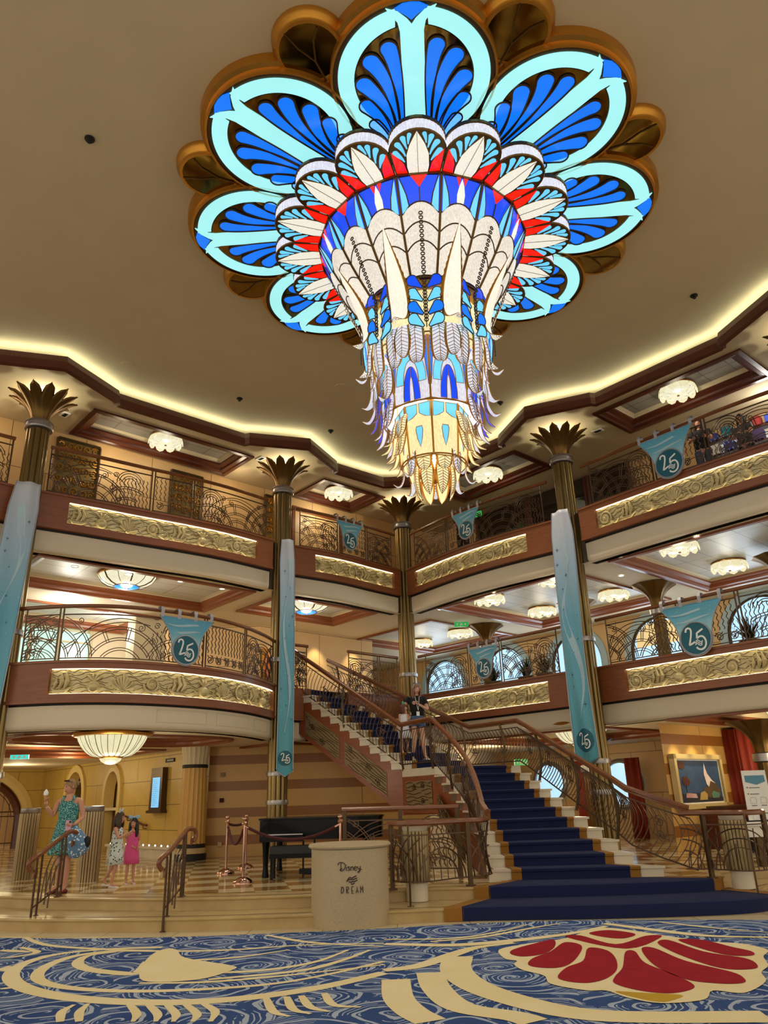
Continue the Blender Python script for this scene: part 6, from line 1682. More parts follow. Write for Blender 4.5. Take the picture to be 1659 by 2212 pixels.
# marble ledges and little floor lights at the foot of the limestone wall
mb = MB(); wall_box(mb, W1, n1, 7.5, 11.7, Z3, .56, 0.02, .55); wall_box(mb, W1, n1, 7.45, 11.7, .54, .6, 0.0, .6); tag(obj('marble_ledge', mb, M['marblew']), 'low marble ledge along the limestone wall', 'ledge')
mb = MB(); wall_box(mb, W1, n1, 4.3, 5.5, Z3, .6, 0.02, .4); tag(obj('marble_ledge', mb, M['marblew']), 'low marble ledge left of the arch behind the woman', 'ledge')
for i in range(12):
    s = 7.6+i*.34; c = W1(s, .615, .5)
    o = obj('marker_light', MB().ball(c, (.018, .018, .018), 8, 6), M['g_down'], None, True); tag(o, 'tiny round marker light in the row on the marble ledge', 'marker light', 'marker lights on the ledge')
# wall plates on the striped wall
for x, z, m_, lab in ((-4.25, 2.22, 'bronzed', 'dark square wall plate high on the striped wall'), (-4.25, 1.62, 'velvet', 'small framed notice below the dark plate on the striped wall'), (-4.25, .62, 'stone', 'wall plate near the floor on the striped wall')):
    mb = MB(); mb.box((x, 19.98, z), (.1, .05, .1), radians(3.5)); tag(obj('wall_plate', mb, M[m_]), lab, 'wall plate')

# ================================================================ GOLD PLAQUES ON THE TOP LEFT WALL
def plaque(label, a0, a1, z0, z1, sd):
    t = thing('wall_plaque', label, 'plaque', R((a0+a1)/2, -1.7, z0), 'gilded wall plaques')
    n = Vector((E2.x, E2.y, 0))
    def W(a, z, o_): x, y, _ = R(a, -1.75); return (x+n.x*o_, y+n.y*o_, z)
    mb = MB(); mb.prism([W(a0, z0, .02), W(a1, z0, .02), W(a1, z1, .02), W(a0, z1, .02)], n*.06); obj('panel', mb, M['plaq'], t)
    mb = MB()
    for o1, o2 in (((a0, z0), (a1, z0)), ((a1, z0), (a1, z1)), ((a1, z1), (a0, z1)), ((a0, z1), (a0, z0))): mb.tube([W(o1[0], o1[1], .1), W(o2[0], o2[1], .1)], .04, 4)
    obj('frame', mb, M['bronzed'], t)
    mb = MB(); rs = random.Random(sd)
    for i in range(5):
        for j in range(5):
            ca, cz = a1+(a0-a1)*(i+.5)/5, z0+(z1-z0)*(j+.5)/5
            mb.tube([W(ca+x, cz+y, .095) for x, y in spiral(0, 0, .11, rs.uniform(0, 360), 1.4, rs.choice((1, -1)))], .016, 4)
    obj('scroll_relief', mb, M['gold'], t, True)
M['plaq'] = mat('aged_gilding', (132, 112, 66), .45, .5, .3, 4)
plaque('large gilded scroll plaque behind the top railing at left', 9.5, 8.5, 8.35, 9.78, 1)
plaque('second gilded plaque behind the top railing, right of the first', 6.6, 5.7, 8.3, 9.72, 2)
plaque('narrow gilded plaque beside the second column on the top deck', 3.72, 3.3, 8.3, 9.72, 3)
t = thing('panel_door', 'timber door frame on the top deck behind the teal pennant', 'door', R(1.9, -1.7, Z5))
mb = MB(); n_ = Vector((E2.x, E2.y, 0))
for a0, a1, z0, z1 in ((2.75, 2.65, Z5, 9.6), (1.0, .9, Z5, 9.6), (2.75, .9, 9.5, 9.65)):
    x0, y0, _ = R(a0, -1.74); x1, y1, _ = R(a1, -1.74); mb.prism([(x0, y0, z0), (x1, y1, z0), (x1, y1, z1), (x0, y0, z1)], n_*.05)
obj('door_frame', mb, M['rail'], t)
mb = MB(); x0, y0, _ = R(2.65, -1.73); x1, y1, _ = R(1.0, -1.73); mb.prism([(x0, y0, Z5), (x1, y1, Z5), (x1, y1, 9.5), (x0, y0, 9.5)], n_*.02); obj('door_leaf', mb, M['maple1'], t)
# dark glazed wall and shop on the top right deck
M['darkglass'] = mat('dark_glazing', (42, 34, 26), .08, 0, .2, coat=.5)
for i, (b0, b1) in enumerate(((.4, 2.4), (2.5, 4.5), (4.6, 5.9))):
    t = thing('glazed_screen', ['left', 'middle', 'right'][i]+' dark glazed screen on the top deck right of the corner column', 'glass wall', R(-2.9, (b0+b1)/2, Z5))
    mb = MB(); p, q = R(-2.95, b0), R(-2.95, b1); mb.prism([(p[0], p[1], Z5), (q[0], q[1], Z5), (q[0], q[1], 9.9), (p[0], p[1], 9.9)], (E1.x*-.02, E1.y*-.02, 0)); obj('pane', mb, M['darkglass'], t)
    mb = MB()
    for b_ in (b0, b1): p = R(-2.93, b_); mb.box((p[0], p[1], (Z5+9.9)/2), (.08, .08, 9.9-Z5))
    obj('mullion', mb, M['mahog'], t)
t = thing('shop_shelves', 'bright shop shelving with colourful goods behind the people at top right', 'shelves', R(-3.0, 10.3, Z5))
mb = MB(); rs = random.Random(4)
def W5(b, z, o_=0.): x, y, _ = R(-3.1+o_, b); return (x, y, z)
nn5 = (-E1.x*.05, -E1.y*.05, 0)
mb.prism([W5(8.2, Z5), W5(12.5, Z5), W5(12.5, 9.6), W5(8.2, 9.6)], nn5); obj('back_panel', mb, glass('shop_light_panel', (214, 216, 214), .55, 0, .05), t)
for j in range(5):
    mb = MB(); mb.prism([W5(8.2, 8.0+.36*j, .1), W5(12.5, 8.0+.36*j, .1), W5(12.5, 8.03+.36*j, .1), W5(8.2, 8.03+.36*j, .1)], tuple(x*5 for x in nn5)); obj('shelf', mb, M['mahog'], t)
cols = [(150, 40, 40), (40, 60, 150), (220, 210, 200), (30, 110, 130), (190, 140, 90), (60, 40, 80)]
gm = [mat('folded_goods_%s' % w, c, .7) for w, c in zip(('red', 'blue', 'white', 'teal', 'tan', 'plum'), cols)]
for j in range(5):
    for i in range(12):
        b = 8.35+i*.345; c = W5(b, 8.03+.36*j, .3); hh = rs.uniform(.14, .28)
        mb = MB(); mb.box((c[0], c[1], c[2]+hh/2+.004), (.22, .24, hh), A42+pi/2); o = obj('merchandise', mb, gm[rs.randrange(6)]); tag(o, 'small colourful item on the shop shelves at top right', 'goods', 'goods on the shop shelves')

# ================================================================ MIDDLE DECK, LEFT LOUNGE
mb = MB(); x = [R(9.6, -6.9, Z4), R(6.3, -6.9, Z4), R(6.3, -6.9, CE4-.1), R(9.6, -6.9, CE4-.1)]; mb.prism(x, (E2.x*.03, E2.y*.03, 0)); 
tg = tag(obj('glass_doors', mb, M['g_teal']), 'large teal lit glass doors behind the bulging middle railing', 'glass doors')
mb = MB()
for a in (9.6, 8.8, 8.0, 7.2, 6.3): p = R(a, -6.83); mb.box((p[0], p[1], (Z4+CE4)/2), (.07, .07, CE4-Z4-.1))
for z in (Z4+.1, CE4-.4): p, q = R(9.6, -6.83, z), R(6.3, -6.83, z); mb.tube([p, q], .03, 4)
obj('mullions', mb, M['cream2'], tg)
mb = MB(); p = R(5.6, -4.6); mb.box((p[0], p[1], (Z4+CE4)/2), (.9, .5, CE4-Z4-.02), A42); struct('wall_pier', mb, M['cream2'])
# picture at the stair head and spotlit wall
t = thing('framed_picture', 'red framed picture on the spotlit wall at the stair top', 'picture', R(2.9, -3.3, Z4+.6))
def W4(a, z, o_): x, y, _ = R(a, -3.5); return (x+E2.x*o_, y+E2.y*o_, z)
mb = MB(); mb.prism([W4(2.55, 4.75, .02), W4(1.35, 4.75, .02), W4(1.35, 5.75, .02), W4(2.55, 5.75, .02)], n_*.05); obj('frame', mb, M['gold'], t)
mb = MB(); mb.prism([W4(2.45, 4.85, .075), W4(1.45, 4.85, .075), W4(1.45, 5.62, .075), W4(2.45, 5.62, .075)], n_*.01); obj('canvas', mb, mat('red_painting', (150, 52, 40), .5, 0, 0, 3, rgb2=(200, 120, 84)), t)
def spot(loc, aim, power, ang=55, col=(1, .86, .5)):
    v = Vector(aim)-Vector(loc); o = light('SPOT', loc, power, col, .04, None, radians(ang)); o.rotation_euler = v.to_track_quat('-Z', 'Y').to_euler(); return o
for a in (2.0, .6, -.9): spot(W4(a, CE4-.05, .45), W4(a, 4.4, .02), 70, 70)
for s in (.8, 2.0, 3.2): pass
def W6(a, z, o_): x, y, _ = R(-a, 6.63); return (x+E2.x*o_, y+E2.y*o_, z)
# ---- middle deck windows with daylight
def arched_window(label, b, i):
    t = thing('arched_window', label, 'window', R(-6.05, b, Z4+.35), 'arched windows of the middle deck')
    def W(s, z, o_): x, y, _ = R(-6+o_, b+s); return (x, y, z)
    lp = arch_loop(0, 1.9, Z4+.35, 5.35, 16)
    mb = MB(); mb.prism([W(s, z, -.1) for s, z in lp], (E1.x*.02, E1.y*.02, 0)); obj('pane', mb, M['g_sky1'], t)
    mb = MB(); out = arch_loop(0, 2.3, Z4+.2, 5.35, 16); mb.sheet([[W(a[0], a[1], -.1), W(a[0], a[1], .05), W(c[0], c[1], .05), W(c[0], c[1], -.01)] for a, c in zip(lp, out)]); obj('surround', mb, mat('pale_blue_reveal', (170, 196, 208), .4, 0, .05), t)
    mb = MB(); mb.tube([W(s*.97, z, -.05) for s, z in lp], .05, 6); obj('frame', mb, M['bronzed'], t)
    mb = MB(); mb.prism([W(-.8, 5.5, -.085), W(.8, 5.5, -.085), W(.75, 5.85, -.085), W(.4, 6.15, -.085), W(-.4, 6.15, -.085), W(-.75, 5.85, -.085)], (E1.x*.01, E1.y*.01, 0)) if i in (3, ) else mb.prism([W(-.9, Z4+.4, -.085), W(.9, Z4+.4, -.085), W(.9, Z4+.75, -.085), W(-.9, Z4+.75, -.085)], (E1.x*.01, E1.y*.01, 0))
    obj('outside_view', mb, mat('view_tan_%s' % 'abcdefgh'[i], (222, 196, 140) if i == 3 else (90, 120, 140), .8, 0, .1, emit=((222, 196, 140) if i == 3 else (90, 130, 150), .7)), t)
for i, (b, w) in enumerate(zip((-4.4, -1.45, 1.45, 4.35, 7.3, 10.2), ('first arched window, right beside the corner column', 'second arched window behind the stair-side pennant', 'arched window left of the long teal banner', 'arched window with a tan awning right of the long banner', 'bright arched window near the right picture edge', 'arched window beyond the right picture edge'))):
    arched_window(w, b, i)
# flared posts, tables and plants seen through the middle railing
def flared_post(label, loc, h, grp='flared bronze posts', s=1.):
    t = thing('flared_post', label, 'column', (0, 0, 0), grp)
    mb = MB(); n = 40; rows = []
    for z, r in ((0, .2*s), (.25, .17*s), (h*.68, .15*s)): rows.append([(r*(1-.08*abs(sin(a*8)))*cos(a), r*(1-.08*abs(sin(a*8)))*sin(a), z) for a in [2*pi*i/n for i in range(n)]])
    mb.sheet(rows, closed=True); obj('shaft', mb, M['bronze'], t, True)
    mb = MB(); mb.lathe([(.16*s, h*.66), (.2*s, h*.67), (.2*s, h*.73), (.16*s, h*.74)], 24); obj('collar', mb, M['steel'], t, True)
    mb = MB(); rows = []
    for i in range(7):
        u = i/6; r = (.15+.42*u**2.4)*s; rows.append([(r*(1-.07*abs(sin(a*5)))*cos(a), r*(1-.07*abs(sin(a*5)))*sin(a), h*.73+h*.26*u**.8) for a in [2*pi*k/60 for k in range(60)]])
    mb.sheet(rows, closed=True); obj('flared_capital', mb, M['bronze'], t, True)
    t.location = loc; return t
fp = flared_post('flared bronze post behind the middle railing left of the long teal banner', R(-3.0, 3.7, Z4), CE4-Z4)
for a, b, lab in ((-3.2, .2, 'flared bronze post behind the middle railing near the corner column'), (-3.1, 6.0, 'flared bronze post just right of the long teal banner on the middle deck'), (-3.1, 9.1, 'flared bronze post behind the middle railing at far right')): dup(fp, R(a, b, Z4), None, lab)
fq = flared_post('palm-capital column standing right of the large framed painting', (7.9, 16.9, Z3), CE3-Z3, 'flared bronze posts', 1.25)
dup(fq, R(-3.6, 3.1, Z3), None, 'palm-capital column behind the stair railing under the bowl lamp')
def planter(label, loc, sd):
    t = thing('potted_plant', label, 'plant', (0, 0, 0), 'plants on the middle deck')
    mb = MB(); mb.lathe([(.16, 0), (.22, .3), (.24, .42), (.2, .43)], 18); obj('pot', mb, M['bronzed'], t, True)
    mb = MB(); rs = random.Random(sd)
    for k in range(70):
        a = rs.uniform(0, 6.28); L = rs.uniform(.4, .85); b = rs.uniform(.15, .5); w = .03
        pts = [(b*u*cos(a)*1.0, b*u*sin(a), .4+L*u-.35*u*u*b*2) for u in (0, .33, .66, 1)]
        mb.sheet([[(p[0]-w*sin(a)*(1-i/3.2), p[1]+w*cos(a)*(1-i/3.2), p[2]), (p[0]+w*sin(a)*(1-i/3.2), p[1]-w*cos(a)*(1-i/3.2), p[2])] for i, p in enumerate(pts)])
    obj('leaves', mb, mat('dark_foliage', (38, 50, 32), .6, 0, .3), t); t.location = loc; return t
pp = planter('dark potted plant behind the middle railing in front of the first window', R(-2.2, 1.2, Z4), 3)
dup(pp, R(-2.3, 2.3, Z4), 1, 'dark potted plant behind the pennant on the middle railing'); dup(pp, R(-2.2, 3.0, Z4), 2, 'dark potted plant left of the flared post on the middle deck'); dup(pp, R(-2.4, 8.4, Z4), 2, 'dark potted plant near the far right pennant on the middle deck')

# ================================================================ GROUND DECK, RIGHT
pt = thing('framed_painting', 'large painting of blue sky and a pale rocky spire in a cream and gold frame', 'painting', W6(2.4, 1.05, .1))
p0, p1, zz0, zz1 = 1.3, 3.45, 1.13, 2.25
mb = MB()
for s0, s1, z0, z1 in ((p0, p1, zz0, zz0+.1), (p0, p1, zz1-.1, zz1), (p0, p0+.1, zz0, zz1), (p1-.1, p1, zz0, zz1)):
    mb.prism([W6(s0, z0, .02), W6(s1, z0, .02), W6(s1, z1, .02), W6(s0, z1, .02)], n_*.13)
obj('frame', mb, mat('cream_gilt_frame', (222, 200, 142), .4, .3, .1), pt)
mb = MB(); mb.prism([W6(p0+.09, zz0+.09, .03), W6(p1-.09, zz0+.09, .03), W6(p1-.09, zz1-.09, .03), W6(p0+.09, zz1-.09, .03)], n_*.06); obj('white_liner', mb, M['whitepaint'], pt)
def paint(name, pts, c, o_, c2=None):
    mb = MB(); w = p1-p0-.26; h = zz1-zz0-.26
    mb.prism([W6(p0+.13+u*w, zz0+.13+v*h, o_) for u, v in pts], n_*.003); return obj(name, mb, mat(name+'_paint', c, .5, 0, .12, 4, rgb2=c2), pt)
paint('painted_sky', [(0, 0), (1, 0), (1, 1), (0, 1)], (58, 98, 136), .092, (30, 48, 84))
paint('painted_ground', [(0, 0), (1, 0), (1, .1), (.75, .2), (.4, .22), (.1, .2), (0, .25)], (40, 44, 60), .097)
paint('painted_crowd', [(.12, .12), (.38, .1), (.36, .2), (.14, .23)], (180, 90, 90), .1, (210, 200, 200))
paint('painted_rock', [(.55, .12), (.9, .06), (.95, .28), (.84, .48), (.72, .52), (.66, .38), (.55, .3)], (120, 92, 60), .1, (60, 50, 36))
paint('painted_spire', [(.64, .42), (.61, .66), (.63, .82), (.645, .96), (.66, .82), (.69, .68), (.78, .52), (.86, .44), (.74, .5), (.69, .36)], (214, 190, 190), .103, (236, 222, 220))
paint('painted_tree', [(.03, .98), (.17, .98), (.18, .82), (.1, .78), (.04, .84)], (84, 42, 30), .1)
paint('painted_tree', [(.1, .6), (.2, .62), (.27, .5), (.22, .4), (.12, .4), (.08, .5)], (84, 42, 30), .1)
paint('painted_trunk', [(.155, .2), (.165, .2), (.165, .42), (.155, .42)], (50, 34, 26), .1)
paint('painted_meadow', [(.74, .08), (.9, .1), (.92, .2), (.78, .26), (.72, .18)], (88, 134, 112), .106)
paint('painted_dome', [(.42, .05), (.6, .05), (.62, .18), (.56, .26), (.46, .22)], (190, 160, 90), .106)
for s in (1.6, 2.4, 3.3): spot(W6(s, CE3-.05, .4), W6(s, 1.2, .02), 36, 70)
cn = thing('console_cabinet', 'dark wooden console cabinet under the painting', 'cabinet', W6(3.2, Z3, .3))
mb = MB(); mb.prism([W6(2.4, Z3, .02), W6(4.2, Z3, .02), W6(4.2, Z3, .5), W6(2.4, Z3, .5)], (0, 0, .8)); obj('body', mb, M['mahog'], cn)
mb = MB(); mb.prism([W6(2.35, Z3+.8, .0), W6(4.25, Z3+.8, .0), W6(4.25, Z3+.8, .54), W6(2.35, Z3+.8, .54)], (0, 0, .05)); obj('marble_top', mb, M['bronzed'], cn)
mb = MB(); mb.tube([W6(2.9+.25*cos(a), .75+.25*sin(a), .51) for a in [2*pi*i/24 for i in range(24)]], .012, 4, closed=True); obj('door_ornament', mb, M['gold'], cn)
mb = MB(); mb.box((7.25, 16.6, (Z3+.95)/2), (.5, .5, .95-Z3)); tag(obj('black_lectern', mb, M['blackgloss']), 'black box stand behind the white notice board', 'stand')
# notice board on white lectern
nb = thing('notice_board', 'white printed notice board on a small white ledge at lower right', 'sign', (6.15, 13.6, .9))
def NB(u, v, o_=0.): return (6.12+u*.985+v*.02, 13.62+u*.17-o_, 1.02+v)
mb = MB(); mb.prism([NB(-.24, 0), NB(.24, 0), NB(.2, .78), NB(-.24, .78)], (0, .02, 0)); obj('board', mb, M['whitepaint'], nb)
mb = MB(); mb.prism([NB(-.2, .6, .003), NB(0, .55, .003), NB(.17, .6, .003), NB(.16, .7, .003), NB(-.2, .7, .003)], (0, .002, 0)); obj('header_band', mb, mat('print_blue', (84, 140, 168), .5, 0, 0), nb)
mb = MB()
for u, v, w in ((-.15, .5, .2), (-.15, .4, .17), (-.15, .22, .1), (.03, .22, .1), (-.15, .1, .1), (.03, .1, .1)):
    mb.prism([NB(u, v, .003), NB(u+w, v, .003), NB(u+w, v+.012, .003), NB(u, v+.012, .003)], (0, .002, 0))
for cu, cv in ((-.1, .3), (.09, .3), (-.1, .05), (.09, .05)): mb.tube([NB(cu+x, cv+y, .004) for x, y in ((-.06, -.04), (.05, -.04), (.05, .04), (-.02, .06), (-.06, .04))], .002, 3, closed=True)
for cv in (.51, .41): mb.prism([NB(-.18+.012*cos(a), cv+.012*sin(a), .003) for a in [2*pi*i/10 for i in range(10)]], (0, .002, 0))
obj('printed_lines', mb, mat('print_grey', (92, 96, 104), .5, 0, 0), nb)
mb = MB(); mb.box((5.95, 13.55, .97), (.5, .25, .05), .17); mb.box((5.95, 13.6, .86), (.4, .16, .18), .17); obj('ledge', mb, M['whitepaint'], nb)
mb = MB(); mb.box((6.0, 13.65, .57), (.12, .12, .5), .17); obj('post', mb, M['bronzed'], nb)
# curtains, round windows and end walls
def curtain(label, p, q, z0, z1, m):
    P_, Q_ = Vector(p), Vector(q); L = (Q_-P_).length; d = (Q_-P_)/L; n = Vector((d.y, -d.x)); rows = []
    N = int(L/.035)
    for i in range(N+1):
        s = L*i/N; o_ = .04*sin(s*34)+.02*sin(s*13)
        rows.append([(P_.x+d.x*s+n.x*o_*k, P_.y+d.y*s+n.y*o_*k, z) for k, z in ((.7, z1), (1, (z0+z1)/2), (1.1, z0))])
    mb = MB(); mb.sheet(rows); o = obj('curtain', mb, m, None, True); so = o.modifiers.new('s', 'SOLIDIFY'); so.thickness = .02
    tag(o, label, 'curtain', 'red curtains'); return o
M['redcurt'] = mat('russet_curtain', (150, 50, 30), .7, 0, .2, 30)
curtain('wide russet curtain at the right picture edge', (8.1, 18.6), (12.5, 18.2), Z3, CE3-.05, M['redcurt'])
curtain('russet curtain between the painting wall and the palm-capital column', (6.95+.8, 19.5), (8.1, 18.6), Z3, CE3-.05, M['redcurt'])
curtain('narrow russet curtain right of the right-hand round window', R(-5.4, 3.02)[:2], R(-5.4, 3.5)[:2], Z3, 2.4, M['redcurt'])
curtain('russet curtain left of the long banner beside the round window', R(-5.4, 1.35)[:2], R(-5.4, 1.72)[:2], Z3, 2.4, M['redcurt'])
curtain('russet curtain behind the stair rail', R(-5.4, -1.9)[:2], R(-5.4, -1.1)[:2], Z3, 2.4, M['redcurt'])
def round_window(label, b, z, r):
    t = thing('round_window', label, 'window', R(-6.9, b, z-r), 'round windows of the ground deck')
    def W(a, q, o_): x, y, _ = R(-6.95+o_, b+r*q*cos(a)); return (x, y, z+r*q*sin(a))
    an = [2*pi*i/32 for i in range(32)]
    mb = MB(); mb.prism([W(a, 1, .04) for a in an], (E1.x*.01, E1.y*.01, 0)); obj('pane', mb, M['g_sky1'], t)
    mb = MB(); mb.sheet([[W(a, q, o_) for a in an] for q, o_ in ((1, .04), (1, .12), (1.1, .14), (1.2, .1), (1.22, .03))], closed=True); obj('frame', mb, M['steel'], t, True)
round_window('round blue window behind the stair railing', -.72, 1.85, .55); round_window('round blue window right of the long teal banner', 1.93, 1.74, .6)

# ================================================================ SMALL CEILING FITTINGS
for u, (x, y), lab in ((0, (-4.0, 8.1), 'tiny dark ceiling nozzle at upper left'), (1, (-3.3, 15.6), 'tiny dark nozzle on the ceiling above the second column'), (2, (-1.3, 17.4), 'tiny dark nozzle left of the chandelier tip'), (3, (2.9, 16.2), 'tiny dark nozzle right of the chandelier tip'), (4, (6.1, 12.2), 'tiny dark nozzle at upper right')):
    mb = MB(); mb.lathe([(.07, 0), (.07, -.02), (.03, -.03), (.03, -.07), (0, -.07)], 14, (x, y, CM)); tag(obj('ceiling_nozzle', mb, M['black'], None, True), lab, 'ceiling nozzle')
for (x, y), lab in (((-5.4, 14.0), 'round flush speaker cover at left of the ceiling'), ((-.9, 15.2), 'round flush speaker cover left of the lower chandelier')):
    mb = MB(); mb.lathe([(.14, 0), (.13, -.012), (0, -.014)], 20, (x, y, CM)); tag(obj('speaker_cover', mb, M['ceil'], None, True), lab, 'speaker cover')
for a, b, lab in ((9.0+.7, -.75, 'small square ceiling vent right of the leftmost column'), (4.9, -.05, 'small square ceiling vent left of the second column'), (-.75, 11.3, 'small square ceiling vent at far right under the top ceiling'), (-.8, 6.4, 'small square ceiling vent right of the right column')):
    t = thing('ceiling_vent', lab, 'vent', R(a, b, CE5-.03), 'small ceiling vents'); x, y, _ = R(a, b)
    mb = MB(); mb.box((x, y, CE5-.012), (.26, .16, .02), -A42); obj('frame', mb, M['whitepaint'], t); mb = MB(); mb.box((x, y, CE5-.024), (.17, .08, .006), -A42); obj('grille', mb, M['black'], t)
# ================================================================ PEOPLE
def skin_mesh(verts, edges, radii, sub=1):
    me = bpy.data.meshes.new('tmp'); bm = bmesh.new(); ly = bm.verts.layers.skin.verify(); vs = []
    for i, (v, r) in enumerate(zip(verts, radii)):
        q = bm.verts.new(v); q[ly].radius = r if isinstance(r, tuple) else (r, r); q[ly].use_root = (i == 0); vs.append(q)
    for a, b in edges: bm.edges.new((vs[a], vs[b]))
    bm.to_mesh(me); bm.free()
    o = bpy.data.objects.new('tmp', me); COL.objects.link(o)
    sk = o.modifiers.new('k', 'SKIN'); sk.use_smooth_shade = True
    sb = o.modifiers.new('b', 'SUBSURF'); sb.levels = sub; sb.render_levels = sub
    dg = bpy.context.evaluated_depsgraph_get(); em = bpy.data.meshes.new_from_object(o.evaluated_get(dg))
    V = [tuple(v.co) for v in em.vertices]; F = [tuple(p.vertices) for p in em.polygons]
    bpy.data.objects.remove(o); bpy.data.meshes.remove(me); bpy.data.meshes.remove(em)
    return V, F
def hand(wrist, d, palm_n, s=1., curl=.5):
    """five separate fingers growing out of a palm; d = direction of the hand, palm_n = palm normal"""
    d = Vector(d).normalized(); n = Vector(palm_n); n = (n-d*n.dot(d)).normalized(); w = d.cross(n)
    W_ = Vector(wrist); vs = [W_, W_+d*.045*s, W_+d*.085*s]; ed = [(0, 1), (1, 2)]; ra = [(.024*s, .019*s), (.034*s, .017*s), (.034*s, .014*s)]
    V, F = skin_mesh(vs, ed, ra); out = [(V, F)]
    for k, (o_, L) in enumerate(((-.028, .062), (-.010, .074), (.010, .070), (.027, .054))):
        b = W_+d*.08*s+w*o_*s; vs = [b]; c = b; a = curl*.35
        for seg in (.45, .32, .23):
            c = c+(d*cos(a)+n*sin(a))*L*seg*s; vs.append(c); a += curl*.8
        out.append(skin_mesh(vs, [(0, 1), (1, 2), (2, 3)], [.0095*s, .009*s, .0085*s, .007*s]))
    b = W_+d*.025*s-w*.026*s; c = b+(d*.6-w*.7+n*.25).normalized()*.034*s; e = c+(d*.9-w*.15+n*.4).normalized()*.03*s
    out.append(skin_mesh([b, c, e], [(0, 1), (1, 2)], [.012*s, .0105*s, .008*s]))
    return out
DEF = dict(pelvis=(0, 0, .93), waist=(0, 0, 1.08), chest=(0, .0, 1.25), neck=(0, .0, 1.41), head=(0, -.01, 1.475),
    shL=(-.165, .0, 1.36), elL=(-.22, .02, 1.08), wrL=(-.24, -.05, .86), shR=(.165, .0, 1.36), elR=(.22, .02, 1.08), wrR=(.24, -.05, .86),
    hiL=(-.09, 0, .88), knL=(-.10, -.01, .48), anL=(-.10, .02, .09), toL=(-.11, -.12, .04), hiR=(.09, 0, .88), knR=(.10, -.01, .48), anR=(.10, .02, .09), toR=(.11, -.12, .04))
def person(label, loc, rz, s, pose, skin, hair, look=0., tilt=0., fat=1., curlL=.6, curlR=.6, handL=None, handR=None, child=False):
    J = dict(DEF); J.update(pose); J = {k: Vector(v)*s for k, v in J.items()}
    t = thing('person', label, 'person', (0, 0, 0))
    order = ['pelvis', 'waist', 'chest', 'neck', 'head', 'shL', 'elL', 'wrL', 'shR', 'elR', 'wrR', 'hiL', 'knL', 'anL', 'toL', 'hiR', 'knR', 'anR', 'toR']
    rad = dict(pelvis=(.135, .10), waist=(.115, .09), chest=(.135, .095), neck=(.052, .052), head=(.055, .06), shL=.055, elL=.040, wrL=.027, shR=.055, elR=.040, wrR=.027, hiL=.088, knL=.054, anL=.036, toL=.032, hiR=.088, knR=.054, anR=.036, toR=.032)
    def rr(k):
        v = rad[k]; v = v if isinstance(v, tuple) else (v, v); return (v[0]*s*fat, v[1]*s*fat)
    vs = [J[k] for k in order]; ix = {k: i for i, k in enumerate(order)}
    ed = [('pelvis', 'waist'), ('waist', 'chest'), ('chest', 'neck'), ('neck', 'head'), ('chest', 'shL'), ('shL', 'elL'), ('elL', 'wrL'), ('chest', 'shR'), ('shR', 'elR'), ('elR', 'wrR'), ('pelvis', 'hiL'), ('hiL', 'knL'), ('knL', 'anL'), ('anL', 'toL'), ('pelvis', 'hiR'), ('hiR', 'knR'), ('knR', 'anR'), ('anR', 'toR')]
    V, F = skin_mesh(vs, [(ix[a], ix[b]) for a, b in ed], [rr(k) for k in order], 2)
    mb = MB(); mb.add(V, F)
    for a, b, cu, hd in (('elL', 'wrL', curlL, handL), ('elR', 'wrR', curlR, handR)):
        d = hd[0] if hd else (J[b]-J[a]); n = hd[1] if hd else (1 if b == 'wrL' else -1, 0, 0)
        for V, F in hand(J[b], d, n, s*1.05 if not child else s*1.1, cu): mb.add(V, F)
    # head with brow, nose, chin and ears, turned by look (z) and tilted (x)
    hs = s*(1.0 if not child else 1.28); hc = J['head']+Vector((0, -.012*hs, .085*hs))
    Rm = Matrix.Rotation(look, 3, 'Z') @ Matrix.Rotation(tilt, 3, 'X')
    def H(p): return tuple(hc+Rm @ (Vector(p)*hs))
    hv = []; hf = []; n1, n2 = 20, 16
    for i in range(n2+1):
        th = pi*i/n2
        for k in range(n1):
            a = 2*pi*k/n1; x, y, z = .074*sin(th)*cos(a), .090*sin(th)*sin(a), .112*cos(th)
            if z < 0: x *= 1+z*2.6; y = y*(1+z*1.2)-(.012 if y < 0 else 0)*(-z/.11)
            if y < -.05:
                y -= .022*math.exp(-((x/.013)**2+((z+.012)/.022)**2))           # nose
                y += .010*math.exp(-(((abs(x)-.03)/.014)**2+((z-.012)/.012)**2))  # eye sockets
                y -= .006*math.exp(-((x/.025)**2+((z+.052)/.010)**2))           # lips
            hv.append(H((x, y, z)))
    for i in range(n2):
        for k in range(n1): hf.append((i*n1+k, (i+1)*n1+k, (i+1)*n1+(k+1) % n1, i*n1+(k+1) % n1))
    mb.add(hv, hf)
    for sx in (-1, 1):
        c = H((sx*.077, .008, -.005)); mb.ball(c, (.010*hs, .017*hs, .028*hs), 8, 6)
    obj('body', mb, skin, t, True)
    mb = MB()
    for sx in (-1, 1): mb.ball(H((sx*.029, -.078, .012)), (.011*hs, .007*hs, .007*hs), 8, 6)
    obj('eyes', mb, M['black'], t, True)
    mb = MB(); mb.ball(H((0, -.090, -.052)), (.022*hs, .007*hs, .007*hs), 10, 6); obj('mouth', mb, mat('lips', (170, 80, 76), .5, 0, 0), t, True)
    mb = MB()
    for sx in (-1, 1): mb.tube([H((sx*.014, -.088, .034)), H((sx*.03, -.088, .040)), H((sx*.046, -.078, .034))], .004*hs, 4)
    obj('brows', mb, hair, t, True)
    return t, J, H, hs
